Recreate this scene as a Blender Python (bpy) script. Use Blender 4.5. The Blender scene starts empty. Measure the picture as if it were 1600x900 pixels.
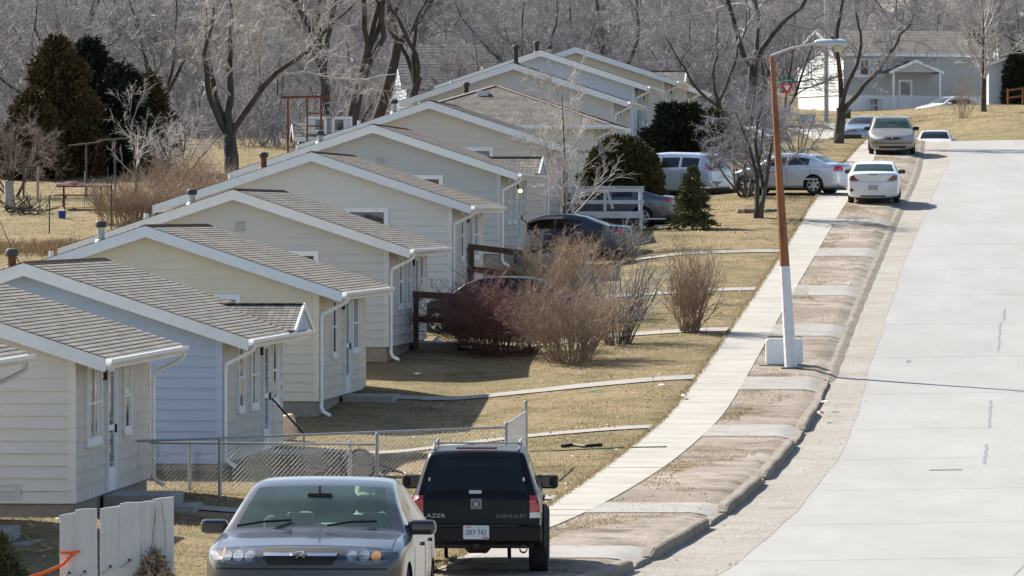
import bpy, bmesh, math, random
import numpy as np
from mathutils import Vector, Matrix
from mathutils.bvhtree import BVHTree

# ------------------------------------------------------------------ camera, sky, sun, exposure
SC = bpy.context.scene
COL = SC.collection
F_PX, HOR = 9000.0, 335.0                      # focal length and horizon row for a 1600 px wide frame
cam = bpy.data.cameras.new("camera"); camo = bpy.data.objects.new("camera", cam); COL.objects.link(camo)
cam.sensor_width = 36.0; cam.lens = 36.0 * F_PX / 1600.0
cam.clip_start = 0.5; cam.clip_end = 4000
camo.location = (0, 0, 0)
camo.rotation_euler = (math.radians(90) - math.atan((450 - HOR) / F_PX), 0, 0)
SC.camera = camo
SUN = Vector((-0.93, 0.92, 1.02)).normalized()
W = bpy.data.worlds.new("World"); SC.world = W; W.use_nodes = True
wn = W.node_tree.nodes; wl = W.node_tree.links
bg = wn["Background"]; sky = wn.new("ShaderNodeTexSky"); sky.sky_type = 'NISHITA'; sky.sun_disc = False
sky.sun_elevation = math.asin(SUN.z); sky.sun_rotation = math.atan2(SUN.x, SUN.y) % (2 * math.pi)
sky.air_density = 1.0; sky.dust_density = 1.2; sky.ozone_density = 1.0
wl.new(sky.outputs[0], bg.inputs[0]); bg.inputs[1].default_value = 0.082
sl = bpy.data.lights.new("sun", 'SUN'); sl.energy = 5.0; sl.angle = math.radians(0.55); sl.color = (1.0, 0.945, 0.85)
so = bpy.data.objects.new("sun", sl); COL.objects.link(so); so.rotation_euler = SUN.to_track_quat('Z', 'Y').to_euler()
so.location = (0, 0, 60)
SC.view_settings.view_transform = 'Standard'; SC.view_settings.look = 'None'
SC.view_settings.exposure = 1.12; SC.view_settings.gamma = 1.0; SC.view_settings.use_curve_mapping = False
SC.cycles.max_bounces = 6; SC.cycles.transparent_max_bounces = 16
SC.cycles.sample_clamp_indirect = 6.0

# ------------------------------------------------------------------ terrain
_an = np.array([(-80, -.4), (0, -1.6), (40, -3.45), (54, -3.93), (65, -4.5), (76, -4.78), (92, -4.79), (107, -4.62), (122.4, -4.28),
 (136.4, -3.44), (151, -2.5), (166, -1.55), (181, -.5), (192, .32), (210, 1.35), (228, 2.38), (238, 2.95), (246, 3.3), (254, 3.2),
 (264, 2.85), (276, 2.6), (288, 2.85), (300, 3.6), (330, 4.95), (365, 6.5), (420, 8.6), (500, 13.5), (600, 21), (750, 33), (900, 46), (1200, 62), (1700, 70)])
_tY = np.arange(-80, 1700, 0.25)
_tz = np.interp(_tY, _an[:, 0], _an[:, 1])
_k = np.exp(-0.5 * (np.arange(-40, 41) * .25 / 3.0) ** 2); _k /= _k.sum()
_tz = np.convolve(np.pad(_tz, 40, mode='edge'), _k, mode='valid')
def g(Y): return np.interp(Y, _tY, _tz)

# the house row: (distance of near gable, pixel column of ridge, pixel row of ridge)
HR = 3.74                                       # ridge above the bottom of the siding
ROW = [(77.5, None, None), (92, None, None), (107, 38, 410), (122.4, 228, 352), (136.4, 365, 295.5), (151, 487, 237), (166, 583, 194),
       (181, 671, 157), (196, 760, 134), (211, 802, 98), (226, 845, 78), (240, 900, 73), (255, 943, 90)]
HC = []                                         # corner x, y, z of siding bottom
for (Y, px, py) in ROW:
    s = F_PX / Y
    if px is None: HC.append((-8.5, Y, -4.42) if Y < 80 else (-7.0, Y, -4.62))
    else: HC.append(((px - 800) / s + 3.65, Y, -(py - HOR) / s - HR))
HC[8] = ((760 - 800) / 45.0 + 3.65, 196, 4.47 - HR)
_exp = [.25, .34, .14, .38, .38, .4, .42, .3, .3, .35, .35, .35, .35]
_ty, _tzp = [60.0], [float(g(60))]
_rise = [-.13, -.22, -.02, .06, -.06, 0, -.25, -.22, 0, 0, 0, 0, 0]
for (c, e, rs) in zip(HC, _exp, _rise):
    _ty += [c[1] - 1.0, c[1] + 9.4]; _tzp += [c[2] - e, c[2] + rs]
_ty += [268, 272]; _tzp += [float(g(268)), float(g(272))]
_pY = np.arange(-80, 1700, .25); _pz = np.where((_pY > 60) & (_pY < 270), np.interp(_pY, _ty, _tzp), g(_pY))
_k2 = np.exp(-0.5 * (np.arange(-16, 17) * .25 / .9) ** 2); _k2 /= _k2.sum()
_pz = np.convolve(np.pad(_pz, 16, mode='edge'), _k2, mode='valid')
def pad(Y): return np.interp(Y, _pY, _pz)
_fx = np.array([c[0] for c in HC]); _fy = np.array([c[1] for c in HC])
def xfront(Y): return np.interp(Y, _fy, _fx)
def sst(a, b, x):
    t = np.clip((x - a) / (b - a), 0, 1); return t * t * (3 - 2 * t)
def G0(X, Y):
    X = np.asarray(X, float); Y = np.asarray(Y, float)
    xf = xfront(Y)
    w = (1 - sst(xf + 1.8, xf + 5.2, X)) * sst(xf - 13, xf - 9.0, X)
    z = g(Y) * (1 - w) + pad(Y) * w
    d = X - xf
    z = z - .10 * sst(.6, 2.6, d) * (1 - sst(4.2, 7.2, d)) * sst(62, 70, Y) * (1 - sst(245, 262, Y))
    # the far lawn on the other side of the cross street rises towards the split-level house
    z = z + sst(20, 27, X) * sst(285, 310, Y) * (1 - sst(342, 375, Y)) * .95
    return z
def at(px, py, zo=0.0):
    Y = np.arange(42, 900, .05)
    X = (px - 800) / F_PX * Y; zr = -(py - HOR) / F_PX * Y
    d = G0(X, Y) + zo - zr
    i = int(np.argmax(d >= 0))
    if i > 0:
        a = d[i - 1] / (d[i - 1] - d[i]); y = Y[i - 1] + a * .05
    else: y = Y[i]
    return Vector(((px - 800) / F_PX * y, y, float(G0((px - 800) / F_PX * y, y)) + zo))
def xp(px, Y): return (px - 800) / F_PX * Y
def zp(py, Y): return -(py - HOR) / F_PX * Y

def curve(pts, deg=4, extra=()):
    P = [at(*p) for p in pts]
    ys = np.array([p.y for p in P] + [e[1] for e in extra]); xs = np.array([p.x for p in P] + [e[0] for e in extra])
    c = np.polyfit((ys - 150) / 100, xs, deg)
    lo, hi = ys.min(), ys.max()
    d = lambda y: (np.polyval(c, (y + .5 - 150) / 100) - np.polyval(c, (y - .5 - 150) / 100))
    def f(Y):
        Y = np.asarray(Y, float); Yc = np.clip(Y, lo, hi)
        return np.polyval(c, (Yc - 150) / 100) + np.where(Y < lo, (Y - lo) * d(lo), np.where(Y > hi, (Y - hi) * d(hi), 0))
    return f
SWL = curve([(1350, 222), (1315, 257), (1278, 305), (1258, 338), (1231, 380), (1206, 417), (1147, 505), (1103, 564), (1081, 599), (1041, 658), (929, 741), (863, 787)])
SWR = curve([(1362, 257), (1330, 305), (1315, 338), (1286, 380), (1256, 417), (1216, 505), (1181, 564), (1162, 598), (1128, 658), (1016, 741), (944, 787), (869, 824)])
CRB = curve([(935, 900), (1020, 868), (1110, 810), (1182, 750), (1247, 690), (1277, 638), (1309, 564), (1322, 517), (1350, 449), (1378, 389), (1416, 307), (1428, 276), (1437, 248)])
RDE = curve([(1077, 899), (1114, 870), (1190, 817), (1277, 741), (1318, 670), (1334, 598), (1362, 505), (1381, 458), (1400, 417), (1439, 338), (1459, 272), (1475, 224)])
ROADW = 8.6

def rdf(Y): return (1 - sst(262, 272, Y)) * np.ones_like(np.asarray(Y, float))
def G(X, Y):
    X = np.asarray(X, float); Y = np.asarray(Y, float)
    z = G0(X, Y)
    under = sst(0, .12, X - (SWL(Y) + .15)) * (1 - sst(0, .3, X - (RDE(Y) + ROADW + .2))) * rdf(Y)
    return z - .22 * under

# ------------------------------------------------------------------ materials
def _n(nt, t, **kw):
    n = nt.nodes.new(t)
    for k, v in kw.items():
        if k in n.inputs: n.inputs[k].default_value = v
        else: setattr(n, k, v)
    return n
MATS = {}
def mat(name, col, rough=.7, metal=0.0, var=.12, scale=8.0, bump=0.0, bscale=60.0, spec=.4, col2=None, mix=(.45, .65), stretch=(1, 1, 1), coat=0.0, detail=5.0, emit=None, dirt=None):
    """principled material: base colour broken up by two noise scales, optional second colour in patches, fine bump"""
    if name in MATS: return MATS[name]
    m = bpy.data.materials.new(name); MATS[name] = m; m.use_nodes = True
    nt = m.node_tree; b = nt.nodes["Principled BSDF"]; L = nt.links.new
    b.inputs["Roughness"].default_value = rough; b.inputs["Metallic"].default_value = metal
    b.inputs["Specular IOR Level"].default_value = spec; b.inputs["Coat Weight"].default_value = coat; b.inputs["Coat Roughness"].default_value = .06
    tc = _n(nt, "ShaderNodeTexCoord"); mp = _n(nt, "ShaderNodeMapping"); mp.inputs["Scale"].default_value = stretch
    L(tc.outputs["Object"], mp.inputs[0])
    n1 = _n(nt, "ShaderNodeTexNoise", Scale=scale, Detail=detail, Roughness=.6); L(mp.outputs[0], n1.inputs["Vector"])
    src = None
    if col2:
        r = _n(nt, "ShaderNodeMapRange"); r.inputs[1].default_value = mix[0]; r.inputs[2].default_value = mix[1]
        n2 = _n(nt, "ShaderNodeTexNoise", Scale=scale * .37, Detail=8.0, Roughness=.65); L(mp.outputs[0], n2.inputs["Vector"])
        L(n2.outputs[0], r.inputs[0])
        mx = _n(nt, "ShaderNodeMix", data_type='RGBA'); mx.inputs[6].default_value = (*col, 1); mx.inputs[7].default_value = (*col2, 1)
        L(r.outputs[0], mx.inputs[0]); src = mx.outputs[2]
    hs = _n(nt, "ShaderNodeHueSaturation")
    if src: L(src, hs.inputs["Color"])
    else: hs.inputs["Color"].default_value = (*col, 1)
    r2 = _n(nt, "ShaderNodeMapRange"); r2.inputs[1].default_value = .25; r2.inputs[2].default_value = .75; r2.inputs[3].default_value = 1 - var; r2.inputs[4].default_value = 1 + var
    L(n1.outputs[0], r2.inputs[0]); L(r2.outputs[0], hs.inputs["Value"])
    out = hs.outputs[0]
    if dirt:
        n4 = _n(nt, "ShaderNodeTexNoise", Scale=dirt[1], Detail=8.0, Roughness=.7); L(tc.outputs["Object"], n4.inputs["Vector"])
        r4 = _n(nt, "ShaderNodeMapRange"); r4.inputs[1].default_value = dirt[2]; r4.inputs[2].default_value = dirt[2] + .18; r4.inputs[4].default_value = dirt[3]
        L(n4.outputs[0], r4.inputs[0])
        mx2 = _n(nt, "ShaderNodeMix", data_type='RGBA'); L(r4.outputs[0], mx2.inputs[0]); L(out, mx2.inputs[6]); mx2.inputs[7].default_value = (*dirt[0], 1)
        out = mx2.outputs[2]
    L(out, b.inputs["Base Color"])
    if bump:
        n3 = _n(nt, "ShaderNodeTexNoise", Scale=bscale, Detail=4.0, Roughness=.6); L(mp.outputs[0], n3.inputs["Vector"])
        bp = _n(nt, "ShaderNodeBump", Strength=bump, Distance=.02); L(n3.outputs[0], bp.inputs["Height"]); L(bp.outputs[0], b.inputs["Normal"])
    if emit:
        b.inputs["Emission Color"].default_value = (*emit[0], 1); b.inputs["Emission Strength"].default_value = emit[1]
    return m
def glass(name, tint, refl=.9, rough=.02, base=.06, dust=None):
    if name in MATS: return MATS[name]
    m = bpy.data.materials.new(name); MATS[name] = m; m.use_nodes = True; nt = m.node_tree; nt.nodes.clear(); L = nt.links.new
    o = _n(nt, "ShaderNodeOutputMaterial"); mx = _n(nt, "ShaderNodeMixShader"); t = _n(nt, "ShaderNodeBsdfTransparent"); t.inputs[0].default_value = (*tint, 1)
    gl = _n(nt, "ShaderNodeBsdfGlossy", Roughness=rough); gl.inputs[0].default_value = (refl, refl, refl, 1)
    lw = _n(nt, "ShaderNodeFresnel", IOR=1.5); ad = _n(nt, "ShaderNodeMath", operation='ADD'); ad.inputs[1].default_value = base; ad.use_clamp = True
    L(lw.outputs[0], ad.inputs[0]); L(ad.outputs[0], mx.inputs[0]); L(t.outputs[0], mx.inputs[1]); L(gl.outputs[0], mx.inputs[2]); 
    if dust:
        df = _n(nt, "ShaderNodeBsdfDiffuse"); df.inputs[0].default_value = (*dust[1], 1); m3 = _n(nt, "ShaderNodeMixShader"); nz = _n(nt, "ShaderNodeTexNoise", Scale=3.0, Detail=6.0); tc = _n(nt, "ShaderNodeTexCoord"); L(tc.outputs["Object"], nz.inputs["Vector"])
        rr = _n(nt, "ShaderNodeMapRange"); rr.inputs[1].default_value = .25; rr.inputs[2].default_value = .75; rr.inputs[3].default_value = dust[0] * .6; rr.inputs[4].default_value = dust[0] * 1.4; L(nz.outputs[0], rr.inputs[0])
        L(rr.outputs[0], m3.inputs[0]); L(mx.outputs[0], m3.inputs[1]); L(df.outputs[0], m3.inputs[2]); L(m3.outputs[0], o.inputs[0])
    else: L(mx.outputs[0], o.inputs[0])
    return m
def shingle_mat(name, c1, c2, dark):
    m = bpy.data.materials.new(name); MATS[name] = m; m.use_nodes = True; nt = m.node_tree; L = nt.links.new; b = nt.nodes["Principled BSDF"]
    b.inputs["Roughness"].default_value = .9; b.inputs["Specular IOR Level"].default_value = .2
    tc = _n(nt, "ShaderNodeTexCoord"); sp = _n(nt, "ShaderNodeSeparateXYZ"); cb = _n(nt, "ShaderNodeCombineXYZ")
    L(tc.outputs["Object"], sp.inputs[0]); L(sp.outputs[1], cb.inputs[0]); L(sp.outputs[0], cb.inputs[1])
    br = _n(nt, "ShaderNodeTexBrick", Scale=1.0); br.inputs["Color1"].default_value = (*c1, 1); br.inputs["Color2"].default_value = (*c2, 1); br.inputs["Mortar"].default_value = (*dark, 1)
    br.inputs["Mortar Size"].default_value = .006; br.inputs["Brick Width"].default_value = .31; br.inputs["Row Height"].default_value = .135; br.offset = .41; br.inputs["Bias"].default_value = 0.0  # dark lines paint in the shadow lines between shingle courses
    L(cb.outputs[0], br.inputs["Vector"])
    n1 = _n(nt, "ShaderNodeTexNoise", Scale=1.6, Detail=8.0, Roughness=.7); L(tc.outputs["Object"], n1.inputs["Vector"])
    r = _n(nt, "ShaderNodeMapRange"); r.inputs[1].default_value = .3; r.inputs[2].default_value = .7; r.inputs[3].default_value = .75; r.inputs[4].default_value = 1.25; L(n1.outputs[0], r.inputs[0])
    n2 = _n(nt, "ShaderNodeTexNoise", Scale=90.0, Detail=2.0); L(tc.outputs["Object"], n2.inputs["Vector"])
    r2 = _n(nt, "ShaderNodeMapRange"); r2.inputs[1].default_value = .3; r2.inputs[2].default_value = .7; r2.inputs[3].default_value = .7; r2.inputs[4].default_value = 1.3; L(n2.outputs[0], r2.inputs[0])
    mu = _n(nt, "ShaderNodeMath", operation='MULTIPLY'); L(r.outputs[0], mu.inputs[0]); L(r2.outputs[0], mu.inputs[1])
    hs = _n(nt, "ShaderNodeHueSaturation"); L(br.outputs[0], hs.inputs["Color"]); L(mu.outputs[0], hs.inputs["Value"]); L(hs.outputs[0], b.inputs["Base Color"])
    return m

# ------------------------------------------------------------------ object helpers
def tag(o, label=None, cat=None, group=None, kind=None):
    if label: o["label"] = label
    if cat: o["category"] = cat
    if group: o["group"] = group
    if kind: o["kind"] = kind
    return o
def empty(name, loc=(0, 0, 0), rz=0.0, label=None, cat=None, group=None):
    o = bpy.data.objects.new(name, None); o.empty_display_size = .2; COL.objects.link(o)
    o.location = loc; o.rotation_euler = (0, 0, rz); return tag(o, label, cat, group)
def mesh_np(name, V, Fq, smooth=False):
    """mesh from an (n,3) array and an (m,k) face array (or a list of such arrays)"""
    V = np.asarray(V, np.float32)
    fl = Fq if isinstance(Fq, list) else [Fq]
    fl = [np.asarray(f, np.int32) for f in fl if len(f)]
    me = bpy.data.meshes.new(name); me.vertices.add(len(V)); me.vertices.foreach_set("co", V.ravel())
    nl = sum(f.size for f in fl); npol = sum(len(f) for f in fl)
    me.loops.add(nl); me.loops.foreach_set("vertex_index", np.concatenate([f.ravel() for f in fl]))
    tot = np.concatenate([np.full(len(f), f.shape[1], np.int32) for f in fl])
    me.polygons.add(npol); me.polygons.foreach_set("loop_start", np.concatenate([[0], np.cumsum(tot)[:-1]]).astype(np.int32))
    me.update(calc_edges=True)
    if smooth: me.polygons.foreach_set("use_smooth", np.ones(npol, bool))
    return me
def link(name, me, m=None, parent=None, bev=0.0, loc=None):
    o = bpy.data.objects.new(name, me); COL.objects.link(o)
    if m is not None: me.materials.append(m)
    if parent is not None: o.parent = parent
    if loc is not None: o.location = loc
    if bev:
        md = o.modifiers.new("bevel", 'BEVEL'); md.width = bev; md.segments = 2; md.limit_method = 'ANGLE'; md.angle_limit = .6
    return o
class MB:
    def __init__(s): s.v = []; s.f = []
    def add(s, vs, fs):
        b = len(s.v); s.v += [tuple(v) for v in vs]; s.f += [tuple(i + b for i in f) for f in fs]; return s
    def box(s, x0, x1, y0, y1, z0, z1):
        return s.add([(x0, y0, z0), (x1, y0, z0), (x1, y1, z0), (x0, y1, z0), (x0, y0, z1), (x1, y0, z1), (x1, y1, z1), (x0, y1, z1)],
                     [(0, 3, 2, 1), (4, 5, 6, 7), (0, 1, 5, 4), (1, 2, 6, 5), (2, 3, 7, 6), (3, 0, 4, 7)])
    def obox(s, c, ax, ay, az):
        """oriented box: centre and three half-axis vectors"""
        c, ax, ay, az = Vector(c), Vector(ax), Vector(ay), Vector(az)
        vs = [c + i * ax + j * ay + k * az for k in (-1, 1) for (i, j) in ((-1, -1), (1, -1), (1, 1), (-1, 1))]
        return s.add(vs, [(0, 3, 2, 1), (4, 5, 6, 7), (0, 1, 5, 4), (1, 2, 6, 5), (2, 3, 7, 6), (3, 0, 4, 7)])
    def beam(s, a, b, w, h, up=(0, 0, 1)):
        a, b = Vector(a), Vector(b); d = (b - a); l = d.length; d.normalize(); u = Vector(up); sx = d.cross(u)
        if sx.length < 1e-4: sx = d.cross(Vector((1, 0, 0)))
        sx.normalize(); u = sx.cross(d)
        return s.obox((a + b) / 2, d * l / 2, sx * w / 2, u * h / 2)
    def tube(s, pts, r, k=8, cap=True):
        pts = [Vector(p) for p in pts]; rs = r if isinstance(r, (list, tuple)) else [r] * len(pts)
        base = len(s.v); ref = Vector((0, 0, 1))
        t0 = (pts[1] - pts[0]).normalized()
        if abs(t0.dot(ref)) > .9: ref = Vector((1, 0, 0))
        for i, p in enumerate(pts):
            t = (pts[min(i + 1, len(pts) - 1)] - pts[max(i - 1, 0)]).normalized()
            u = t.cross(ref).normalized(); v = t.cross(u)
            for j in range(k):
                a = 2 * math.pi * j / k; s.v.append(tuple(p + (u * math.cos(a) + v * math.sin(a)) * rs[i]))
        for i in range(len(pts) - 1):
            for j in range(k):
                j2 = (j + 1) % k; s.f.append((base + i * k + j, base + i * k + j2, base + (i + 1) * k + j2, base + (i + 1) * k + j))
        if cap:
            s.f.append(tuple(base + j for j in range(k))); s.f.append(tuple(base + (len(pts) - 1) * k + j for j in reversed(range(k))))
        return s
    def lathe(s, prof, k=20, M=None, close=True):
        base = len(s.v); n = len(prof)
        for (r, z) in prof:
            for j in range(k):
                a = 2 * math.pi * j / k; p = Vector((r * math.cos(a), r * math.sin(a), z))
                s.v.append(tuple(M @ p if M else p))
        for i in range(n - 1):
            for j in range(k):
                j2 = (j + 1) % k; s.f.append((base + i * k + j, base + i * k + j2, base + (i + 1) * k + j2, base + (i + 1) * k + j))
        if close:
            s.f.append(tuple(base + j for j in reversed(range(k)))); s.f.append(tuple(base + (n - 1) * k + j for j in range(k)))
        return s
    def prism(s, poly, d, M=None):
        """polygon in local xy extruded by d along z, through matrix M"""
        n = len(poly); vs = [Vector((p[0], p[1], 0)) for p in poly] + [Vector((p[0], p[1], d)) for p in poly]
        if M: vs = [M @ v for v in vs]
        return s.add(vs, [tuple(reversed(range(n))), tuple(range(n, 2 * n))] + [(i, (i + 1) % n, n + (i + 1) % n, n + i) for i in range(n)])
    def build(s, name, m, parent=None, smooth=False, bev=0.0, loc=None):
        me = bpy.data.meshes.new(name); me.from_pydata(s.v, [], s.f); me.update()
        if smooth:
            me.polygons.foreach_set("use_smooth", np.ones(len(me.polygons), bool))
            try: me.set_sharp_from_angle(angle=.7)
            except Exception: pass
        return link(name, me, m, parent, bev, loc)
def build_split(mb, name, m, parent=None, **kw):
    """one object for each connected piece of the builder"""
    par = list(range(len(mb.v)))
    def fd(a):
        while par[a] != a: par[a] = par[par[a]]; a = par[a]
        return a
    for f in mb.f:
        for i in f[1:]: par[fd(i)] = fd(f[0])
    gr = {}
    for f in mb.f: gr.setdefault(fd(f[0]), []).append(f)
    out = []
    for fs in gr.values():
        ids = sorted({i for f in fs for i in f}); mp = {a: k for k, a in enumerate(ids)}
        b = MB(); b.v = [mb.v[i] for i in ids]; b.f = [tuple(mp[i] for i in f) for f in fs]; out.append(b.build(name, m, parent, **kw))
    return out
def ribbon(name, ya, yb, fl, fr, zo, m, nx=4, step=.5, zf=None, kind="structure", parent=None):
    """sheet between two plan curves, lying on the terrain at a height offset"""
    Y = np.arange(ya, yb + 1e-6, step); n = len(Y); t = np.linspace(0, 1, nx + 1)
    X = fl(Y)[:, None] * (1 - t) + fr(Y)[:, None] * t
    YY = np.repeat(Y[:, None], nx + 1, 1); Z = (zf or G0)(X, YY) + zo
    V = np.stack([X, YY, Z], -1).reshape(-1, 3)
    i = np.arange((n - 1) * (nx + 1)).reshape(n - 1, nx + 1)[:, :-1].ravel()
    Fq = np.stack([i, i + 1, i + nx + 2, i + nx + 1], -1)
    o = link(name, mesh_np(name, V, Fq, True), m, parent)
    if kind: o["kind"] = kind
    return o
# ------------------------------------------------------------------ the setting: ground, walks, kerb, road, hill
def ground_mat(name, cols, speck, rough=.95):
    m = bpy.data.materials.new(name); MATS[name] = m; m.use_nodes = True; nt = m.node_tree; L = nt.links.new; b = nt.nodes["Principled BSDF"]
    b.inputs["Roughness"].default_value = rough; b.inputs["Specular IOR Level"].default_value = .1
    tc = _n(nt, "ShaderNodeTexCoord")
    def noise(sc, det=8.0, ro=.65):
        n = _n(nt, "ShaderNodeTexNoise", Scale=sc, Detail=det, Roughness=ro); L(tc.outputs["Object"], n.inputs["Vector"]); return n.outputs[0]
    def ramp(v, a, bb, lo=0.0, hi=1.0):
        r = _n(nt, "ShaderNodeMapRange"); r.inputs[1].default_value = a; r.inputs[2].default_value = bb; r.inputs[3].default_value = lo; r.inputs[4].default_value = hi; L(v, r.inputs[0]); return r.outputs[0]
    def mixc(f, a, c):
        mx = _n(nt, "ShaderNodeMix", data_type='RGBA'); L(f, mx.inputs[0])
        if isinstance(a, tuple): mx.inputs[6].default_value = (*a, 1)
        else: L(a, mx.inputs[6])
        mx.inputs[7].default_value = (*c, 1); return mx.outputs[2]
    c = mixc(ramp(noise(.35), .42, .62), cols[0], cols[1])
    c = mixc(ramp(noise(.9), .5, .66, 0, .8), c, cols[2])
    c = mixc(ramp(noise(5.0), .55, .72, 0, .75), c, cols[3])
    c = mixc(ramp(noise(34.0, 3.0), speck[0], speck[0] + .06, 0, speck[2]), c, speck[1])
    hs = _n(nt, "ShaderNodeHueSaturation"); L(c, hs.inputs["Color"])
    L(ramp(noise(24.0, 6.0, .75), .25, .75, .5, 1.5), hs.inputs["Value"]); L(hs.outputs[0], b.inputs["Base Color"])
    bp = _n(nt, "ShaderNodeBump", Strength=.9, Distance=.05); L(noise(16.0, 6.0, .7), bp.inputs["Height"]); L(bp.outputs[0], b.inputs["Normal"])
    return m
M_lawn = ground_mat("dry_lawn", [(.265, .20, .115), (.185, .155, .08), (.10, .10, .045), (.14, .10, .058)], (.66, (.50, .42, .31), .7))
M_bare = ground_mat("bare_strip", [(.25, .212, .172), (.37, .318, .275), (.10, .085, .055), (.175, .142, .105)], (.66, (.48, .43, .38), .6))
M_hill = ground_mat("hill_floor", [(.27, .235, .205), (.22, .195, .17), (.31, .27, .22), (.18, .155, .135)], (.66, (.3, .28, .25), .4))
M_gut = ground_mat("gritty_gutter", [(.335, .305, .27), (.36, .34, .31), (.285, .25, .21), (.25, .215, .175)], (.66, (.5, .48, .45), .5))
def concrete(name, c, seam, sw=.012):
    m = mat(name, c, .85, var=.10, scale=1.7, bump=.25, bscale=45, spec=.25, col2=tuple(x * .86 for x in c), mix=(.42, .68), dirt=((.30, .245, .19), 6.0, .62, .5))
    return m
M_walk = concrete("walk_concrete", (.36, .34, .305), 1.2)
M_path = concrete("path_concrete", (.29, .275, .252), 1.2)
M_kerb = mat("kerb_concrete", (.235, .20, .16), .9, var=.22, scale=6, bump=.6, bscale=40, col2=(.15, .122, .095), dirt=((.22, .18, .14), 5.0, .55, .7))
M_seam = mat("joint_dark", (.05, .045, .04), .95)
M_tar = mat("tar_black", (.045, .043, .042), .8)
M_road = mat("road_concrete", (.29, .286, .276), .8, var=.07, scale=1.1, bump=.15, bscale=60, spec=.3, col2=(.25, .245, .235), mix=(.35, .7), stretch=(1, .22, 1), dirt=((.215, .195, .17), .6, .58, .55))

xs = np.unique(np.concatenate([np.arange(-420, -60, 30.), np.arange(-60, -18, 2.), np.arange(-18, 24, .4), np.arange(24, 60, 2.), np.arange(60, 421, 30.)]))
ys = np.unique(np.concatenate([np.arange(-70, 40, 2.), np.arange(40, 270, .5), np.arange(270, 440, 1.5), [440]]))
XX, YY = np.meshgrid(xs, ys); V = np.stack([XX, YY, G(XX, YY)], -1).reshape(-1, 3)
nx = len(xs); i = (np.arange(len(ys) - 1)[:, None] * nx + np.arange(nx - 1)).ravel()
ground = link("ground", mesh_np("ground", V, np.stack([i, i + 1, i + nx + 1, i + nx], -1), True), M_lawn); ground["kind"] = "structure"
xs2 = np.arange(-480, 481, 8.); ys2 = np.concatenate([[438.], np.arange(446, 1700, 8.)])
XX, YY = np.meshgrid(xs2, ys2)
Z = G(XX, YY) - .02 + 1.2 * np.sin(XX * .05 + YY * .02) * sst(450, 560, YY) + 1.0 * np.sin(XX * .11 - YY * .05) * sst(450, 560, YY)
V = np.stack([XX, YY, Z], -1).reshape(-1, 3); nx = len(xs2); i = (np.arange(len(ys2) - 1)[:, None] * nx + np.arange(nx - 1)).ravel()
hill = link("hill", mesh_np("hill", V, np.stack([i, i + 1, i + nx + 1, i + nx], -1), True), M_hill); hill["kind"] = "structure"
def hillz(X, Y): return float(G(X, Y)) + (1.2 * math.sin(X * .05 + Y * .02) + math.sin(X * .11 - Y * .05)) * float(sst(450, 560, Y))

YA = 44
def Yat(px, py): return at(px, py).y
ribbon("sidewalk", YA, 262, SWL, SWR, .024, M_walk, 3)
sk = MB()                                        # earth edge is hidden by the lawn: give the walk its slab sides
def GB(X, Y): return G0(X, Y) - .075 * sst(-.40, -.12, X - CRB(Y))
ribbon("boulevard", YA, 262, lambda Y: SWR(Y) - .25, lambda Y: CRB(Y) - .10, .012, M_bare, 14, zf=GB)
ribbon("gutter", YA, 264, lambda Y: CRB(Y) - .02, lambda Y: RDE(Y) + .25, -.115, M_gut, 4)
def crown(X, Y): q = np.clip(X - RDE(Y) - .4, 0, None); return .017 * np.minimum(q, np.maximum(ROADW - q - .4, 0))
def GC(X, Y): return G0(X, Y) + crown(X, Y)
ribbon("road", YA, 270, lambda Y: RDE(Y) + .1, lambda Y: RDE(Y) + ROADW, -.106, M_road, 12, zf=GC)
# irregular tongues of grit that wash over the road edge
rng = np.random.default_rng(5)
def wob(Y, a, f, ph): return a * (np.sin(Y * f + ph) + .6 * np.sin(Y * f * 2.3 + ph * 2) + .4 * np.sin(Y * f * 5.1 + ph))
ribbon("road_grit", YA, 255, lambda Y: RDE(Y) + .05, lambda Y: RDE(Y) + .20 + wob(Y, .03, .17, 1.0) + .012 * np.sin(Y * 7.7) * np.sin(Y * 3.1), -.101, M_gut, 2, .25)
ribbon("verge", YA, 264, lambda Y: RDE(Y) + ROADW + .01, lambda Y: RDE(Y) + ROADW + 3.0, -.03, M_lawn, 3)
def cross_line(name, Yc, fl, fr, zo, w, m, skew=0.0):
    return ribbon(name, Yc, Yc + w, lambda Y: fl(Y), lambda Y: fr(Y), zo, m, 6, max(w, .01))
# slab joints of the walk and of the road
mbs = []
Yj = 60.0; r_ = random.Random(2)
def joint_rib(ya, yb, fl, fr, zo, mb, zf=None):
    t = np.linspace(0, 1, 13)
    for a, b in zip(t[:-1], t[1:]):
        P = []
        for (y, tt) in ((ya, a), (ya, b), (yb, b), (yb, a)):
            x = float(fl(y) * (1 - tt) + fr(y) * tt); P.append((x, y, float((zf or G0)(x, y)) + zo))
        mb.add(P, [(0, 1, 2, 3)])
jm = MB()
while Yj < 245:
    wj = .07 if r_.random() < .13 else .022
    joint_rib(Yj, Yj + wj, SWL, SWR, .028, jm); Yj += 1.55
o = jm.build("sidewalk_joint", mat("joint_brown", (.13, .11, .09), .95)); o["kind"] = "structure"
jm = MB(); Yj = 62.0
while Yj < 258:
    joint_rib(Yj, Yj + .03, lambda Y: RDE(Y) + .3, lambda Y: RDE(Y) + ROADW, -.100, jm, GC); Yj += 9.5
for yy in np.arange(60, 250, .5): joint_rib(yy, yy + .505, lambda Y: RDE(Y) + 4.30 + .01 * np.sin(Y * 2.1), lambda Y: RDE(Y) + 4.325 + .01 * np.sin(Y * 1.7), -.101, jm, GC)
pm = MB(); pr_ = random.Random(4)
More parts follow.
